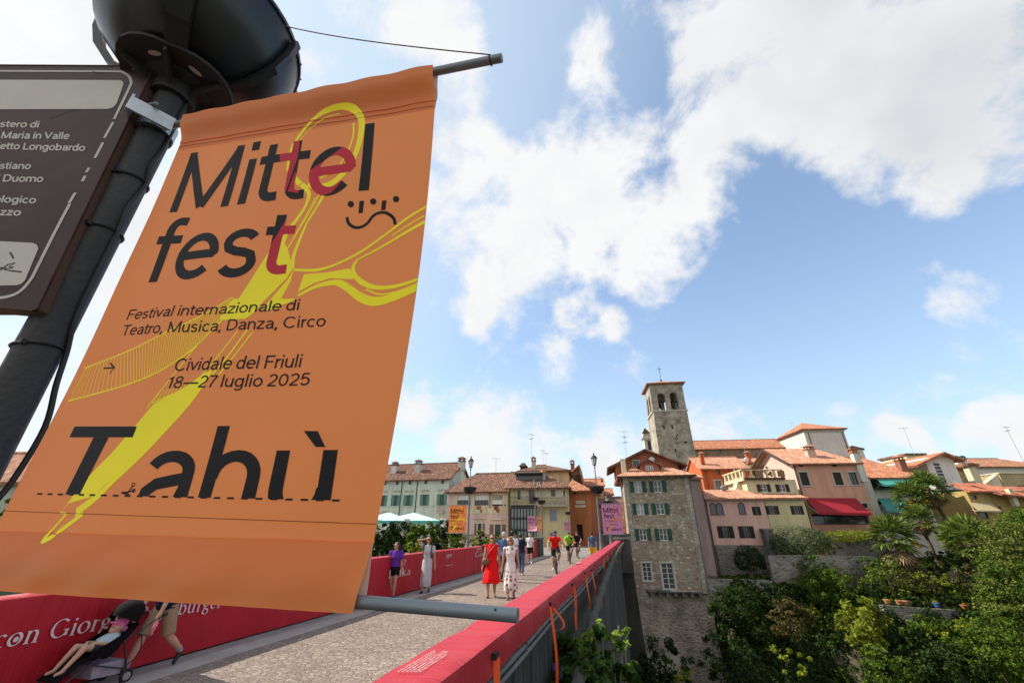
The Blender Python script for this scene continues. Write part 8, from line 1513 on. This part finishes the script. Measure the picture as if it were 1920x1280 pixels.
# ------------------------------------------------------------------ man pushing a pushchair
XS = -6.78
person('man in a navy shirt and khaki shorts pushing the pushchair along the left cover', Vector((XS,5.45,0)), 0, 1.52, (.05,-.235,.075), (-.05,.185,0.), (.09,.115,.462), (-.1,.17,.475), eL=(.8,.9,-.3), eR=(-.8,.9,-.3), wear=[('tshirt', NAVY, dict(lo=.5, flare=.012, sleeve=.6)), ('shorts', cloth('khaki', (.3,.22,.14)), dict(len=.97, w=1.25, hi=.56)), ('socks', cloth('grey socks', (.3,.3,.31)), {'from': .8})], hair=('brown','short'), lean=R(9), shoes=SHOE_B, heelL=1.0, heelR=-.25)
PC = empty('pushchair', (XS,4.75,0), 0, 'black folding pushchair with a raised canopy pushed by the man in khaki shorts', 'pushchair'); y0 = 4.75
def Y(y): return y-y0
mb = MB()
for s_ in (-.2,.2):
    mb.tube(spline([(s_,Y(5.27),.69),(s_,Y(5.1),.62),(s_,Y(4.7),.4),(s_,Y(4.25),.12)], 5), .011, 8); mb.tube([(s_,Y(4.85),.49),(s_,Y(5.02),.1)], .01, 8); mb.tube(spline([(s_,Y(4.98),.2),(s_,Y(5.1),.3),(s_,Y(5.06),.5),(s_,Y(4.95),.55)], 5), .008, 7); mb.tube([(s_,Y(4.55),.3),(s_,Y(5.0),.16)], .008, 7)
for y, z in ((4.25,.14),(5.02,.12),(4.72,.41)): mb.tube([(-.2,Y(y),z),(.2,Y(y),z)], .009, 7)
mb.build('frame', mat('black tube frame', (.014,.014,.015), .4, .1), PC, True); mb = MB(); mb.tube([(-.2,Y(5.27),.69),(-.2,Y(5.33),.71)], .018, 8); mb.tube([(.2,Y(5.27),.69),(.2,Y(5.33),.71)], .018, 8); mb.build('handle', M_tyre, PC, True)
for s_ in (-.2,.2):
    for y in (4.24,5.02):
        w = MB(); torus(w, (s_,Y(y),.08), .064, .016, 24); w2 = w.build('wheel', M_tyre, PC, True); h_ = MB(); h_.tube([(s_-.02,Y(y),.08),(s_+.02,Y(y),.08)], .045, 14); h_.build('hub', mat('grey hub plastic', (.25,.25,.26), .5), w2)
NY = mat('matt black canvas', (.006,.006,.007), .9, .2, spec=.08); mb = MB(); mb.slab([(-.19,Y(4.98),.66),(.19,Y(4.98),.66),(.19,Y(4.73),.35),(-.19,Y(4.73),.35)], (0,.02,-.012)); mb.slab([(-.19,Y(4.73),.35),(.19,Y(4.73),.35),(.19,Y(4.47),.37),(-.19,Y(4.47),.37)], (0,0,-.02))
for s_ in (-.2,.2): mb.slab([(s_,Y(4.97),.64),(s_,Y(4.73),.35),(s_,Y(4.47),.38),(s_,Y(4.6),.47)], (.012,0,0))
mb.slab([(-.17,Y(4.47),.36),(.17,Y(4.47),.36),(.17,Y(4.27),.2),(-.17,Y(4.27),.2)], (0,.01,-.01)); mb.build('seat', NY, PC); mb = MB(); vs = []; n1, n2 = 12, 10
for i in range(n1+1):
    a = R(62+88*i/n1)
    for j in range(n2+1): q = R(-90+180*j/n2); vs.append((.22*math.sin(q), Y(4.93)-.26*math.cos(a)*(.55+.45*math.cos(q))*-1*-1 if False else Y(4.95)+.25*math.cos(a)*math.cos(q)*.9+.0, .6+.33*math.sin(a)*(.35+.65*math.cos(q))))
mb.add(vs, [(i*(n2+1)+j, i*(n2+1)+j+1, (i+1)*(n2+1)+j+1, (i+1)*(n2+1)+j) for i in range(n1) for j in range(n2)])
mb.build('canopy', NY, PC, True); mb = MB(); mb.hexa([(-.17,Y(4.62),.14),(.17,Y(4.62),.14),(.17,Y(4.95),.12),(-.17,Y(4.95),.12)], [(-.18,Y(4.6),.28),(.18,Y(4.6),.28),(.18,Y(4.97),.27),(-.18,Y(4.97),.27)]); mb.build('basket', mat('blue grey basket bag', (.12,.16,.24), .7, .5, 12, c2=(.35,.3,.3)), PC)
ch = empty('person', (XS,4.75,0), 0, 'small child in a pink sun hat reclining in the pushchair', 'person'); B = Blob(); hd = Vector((0,Y(4.86),.625)); B.ball(hd, (.07,.075,.085), 14, 9); B.ball(hd+Vector((0,-.05,-.03)), (.045,.04,.04), 12, 8); B.ball(hd+Vector((0,-.085,-.012)), (.011,.014,.012), 8, 6); B.limb(hd+Vector((0,.02,-.07)), (0,Y(4.84),.53), .035, .04)
for s_ in (-1,1): B.ball(hd+Vector((s_*.07,.01,0)), (.012,.02,.026), 8, 6)
B.limb((0,Y(4.84),.5), (0,Y(4.72),.42), .075, .08, 14)
for s_ in (-1,1):
    B.limb((s_*.05,Y(4.71),.42), (s_*.075,Y(4.5),.475), .05, .036); B.limb((s_*.075,Y(4.5),.475), (s_*.07,Y(4.36),.29), .038, .024); B.limb((s_*.07,Y(4.36),.275), (s_*.075,Y(4.29),.26), .024, .018)
    B.limb((s_*.09,Y(4.83),.52), (s_*.13,Y(4.73),.47), .028, .022); B.limb((s_*.13,Y(4.73),.47), (s_*.07,Y(4.62),.5), .022, .017); h0 = Vector((s_*.07,Y(4.62),.5)); B.limb(h0, h0+Vector((-s_*.02,-.03,0)), .017, .018)
    for k in range(4): B.limb(h0+Vector((-s_*.02+(k-1.5)*.009,-.035,0)), h0+Vector((-s_*.03+(k-1.5)*.01,-.06,-.012)), .0055, .0045, 6)
    B.limb(h0+Vector((0,-.02,.008)), h0+Vector((-s_*.012,-.045,.018)), .006, .005, 6)
B.merged('body', SK, ch, .0065); c = Blob(); c.limb((0,Y(4.84),.505), (0,Y(4.73),.43), .087, .09, 16)
for s_ in (-1,1): c.limb((s_*.08,Y(4.83),.525), (s_*.115,Y(4.76),.485), .037, .034)
c.merged('tshirt', cloth('pale blue', (.4,.5,.56)), ch, .008); c = Blob()
for s_ in (-1,1): c.limb((s_*.05,Y(4.72),.42), (s_*.065,Y(4.6),.445), .06, .05)
c.merged('shorts', cloth('dark', (.03,.03,.035)), ch, .008); c = Blob(); c.ball(hd+Vector((0,.016,.035)), (.082,.086,.07), 14, 9); c.ball(hd+Vector((0,-.045,.06)), (.07,.06,.014), 14, 6); c.limb(hd+Vector((-.05,.06,-.03)), hd+Vector((.05,.06,-.03)), .035, .035); c.merged('sun_hat', cloth('pink hat', (.6,.17,.36)), ch, .0075)
g = MB()
for s_ in (-1,1): g.ball(hd+Vector((s_*.027,-.069,.006)), .008, 8, 6)
g.build('eyes', mat('dark eyes', (.02,.012,.01), .3, .1), ch); g = MB(); g.tube([hd+Vector((-.016,-.086,-.042)), hd+Vector((0,-.091,-.043)), hd+Vector((.016,-.086,-.042))], .004, 6); g.build('mouth', mat('lips', (.3,.09,.08), .5, .1), ch)
mb = MB(); L = [(XS+.2+.01*math.sin(k), 5.2+.012*math.sin(k*1.3), .66-.035*k) for k in range(6)]; mb.tube(L, [.012,.02,.024,.026,.022,.014], 8); tag(mb.build('ribbon_cloth', cloth('pink cloth', (.6,.2,.28)), None, True), 'small pink cloth hanging from the pushchair handle', 'cloth')
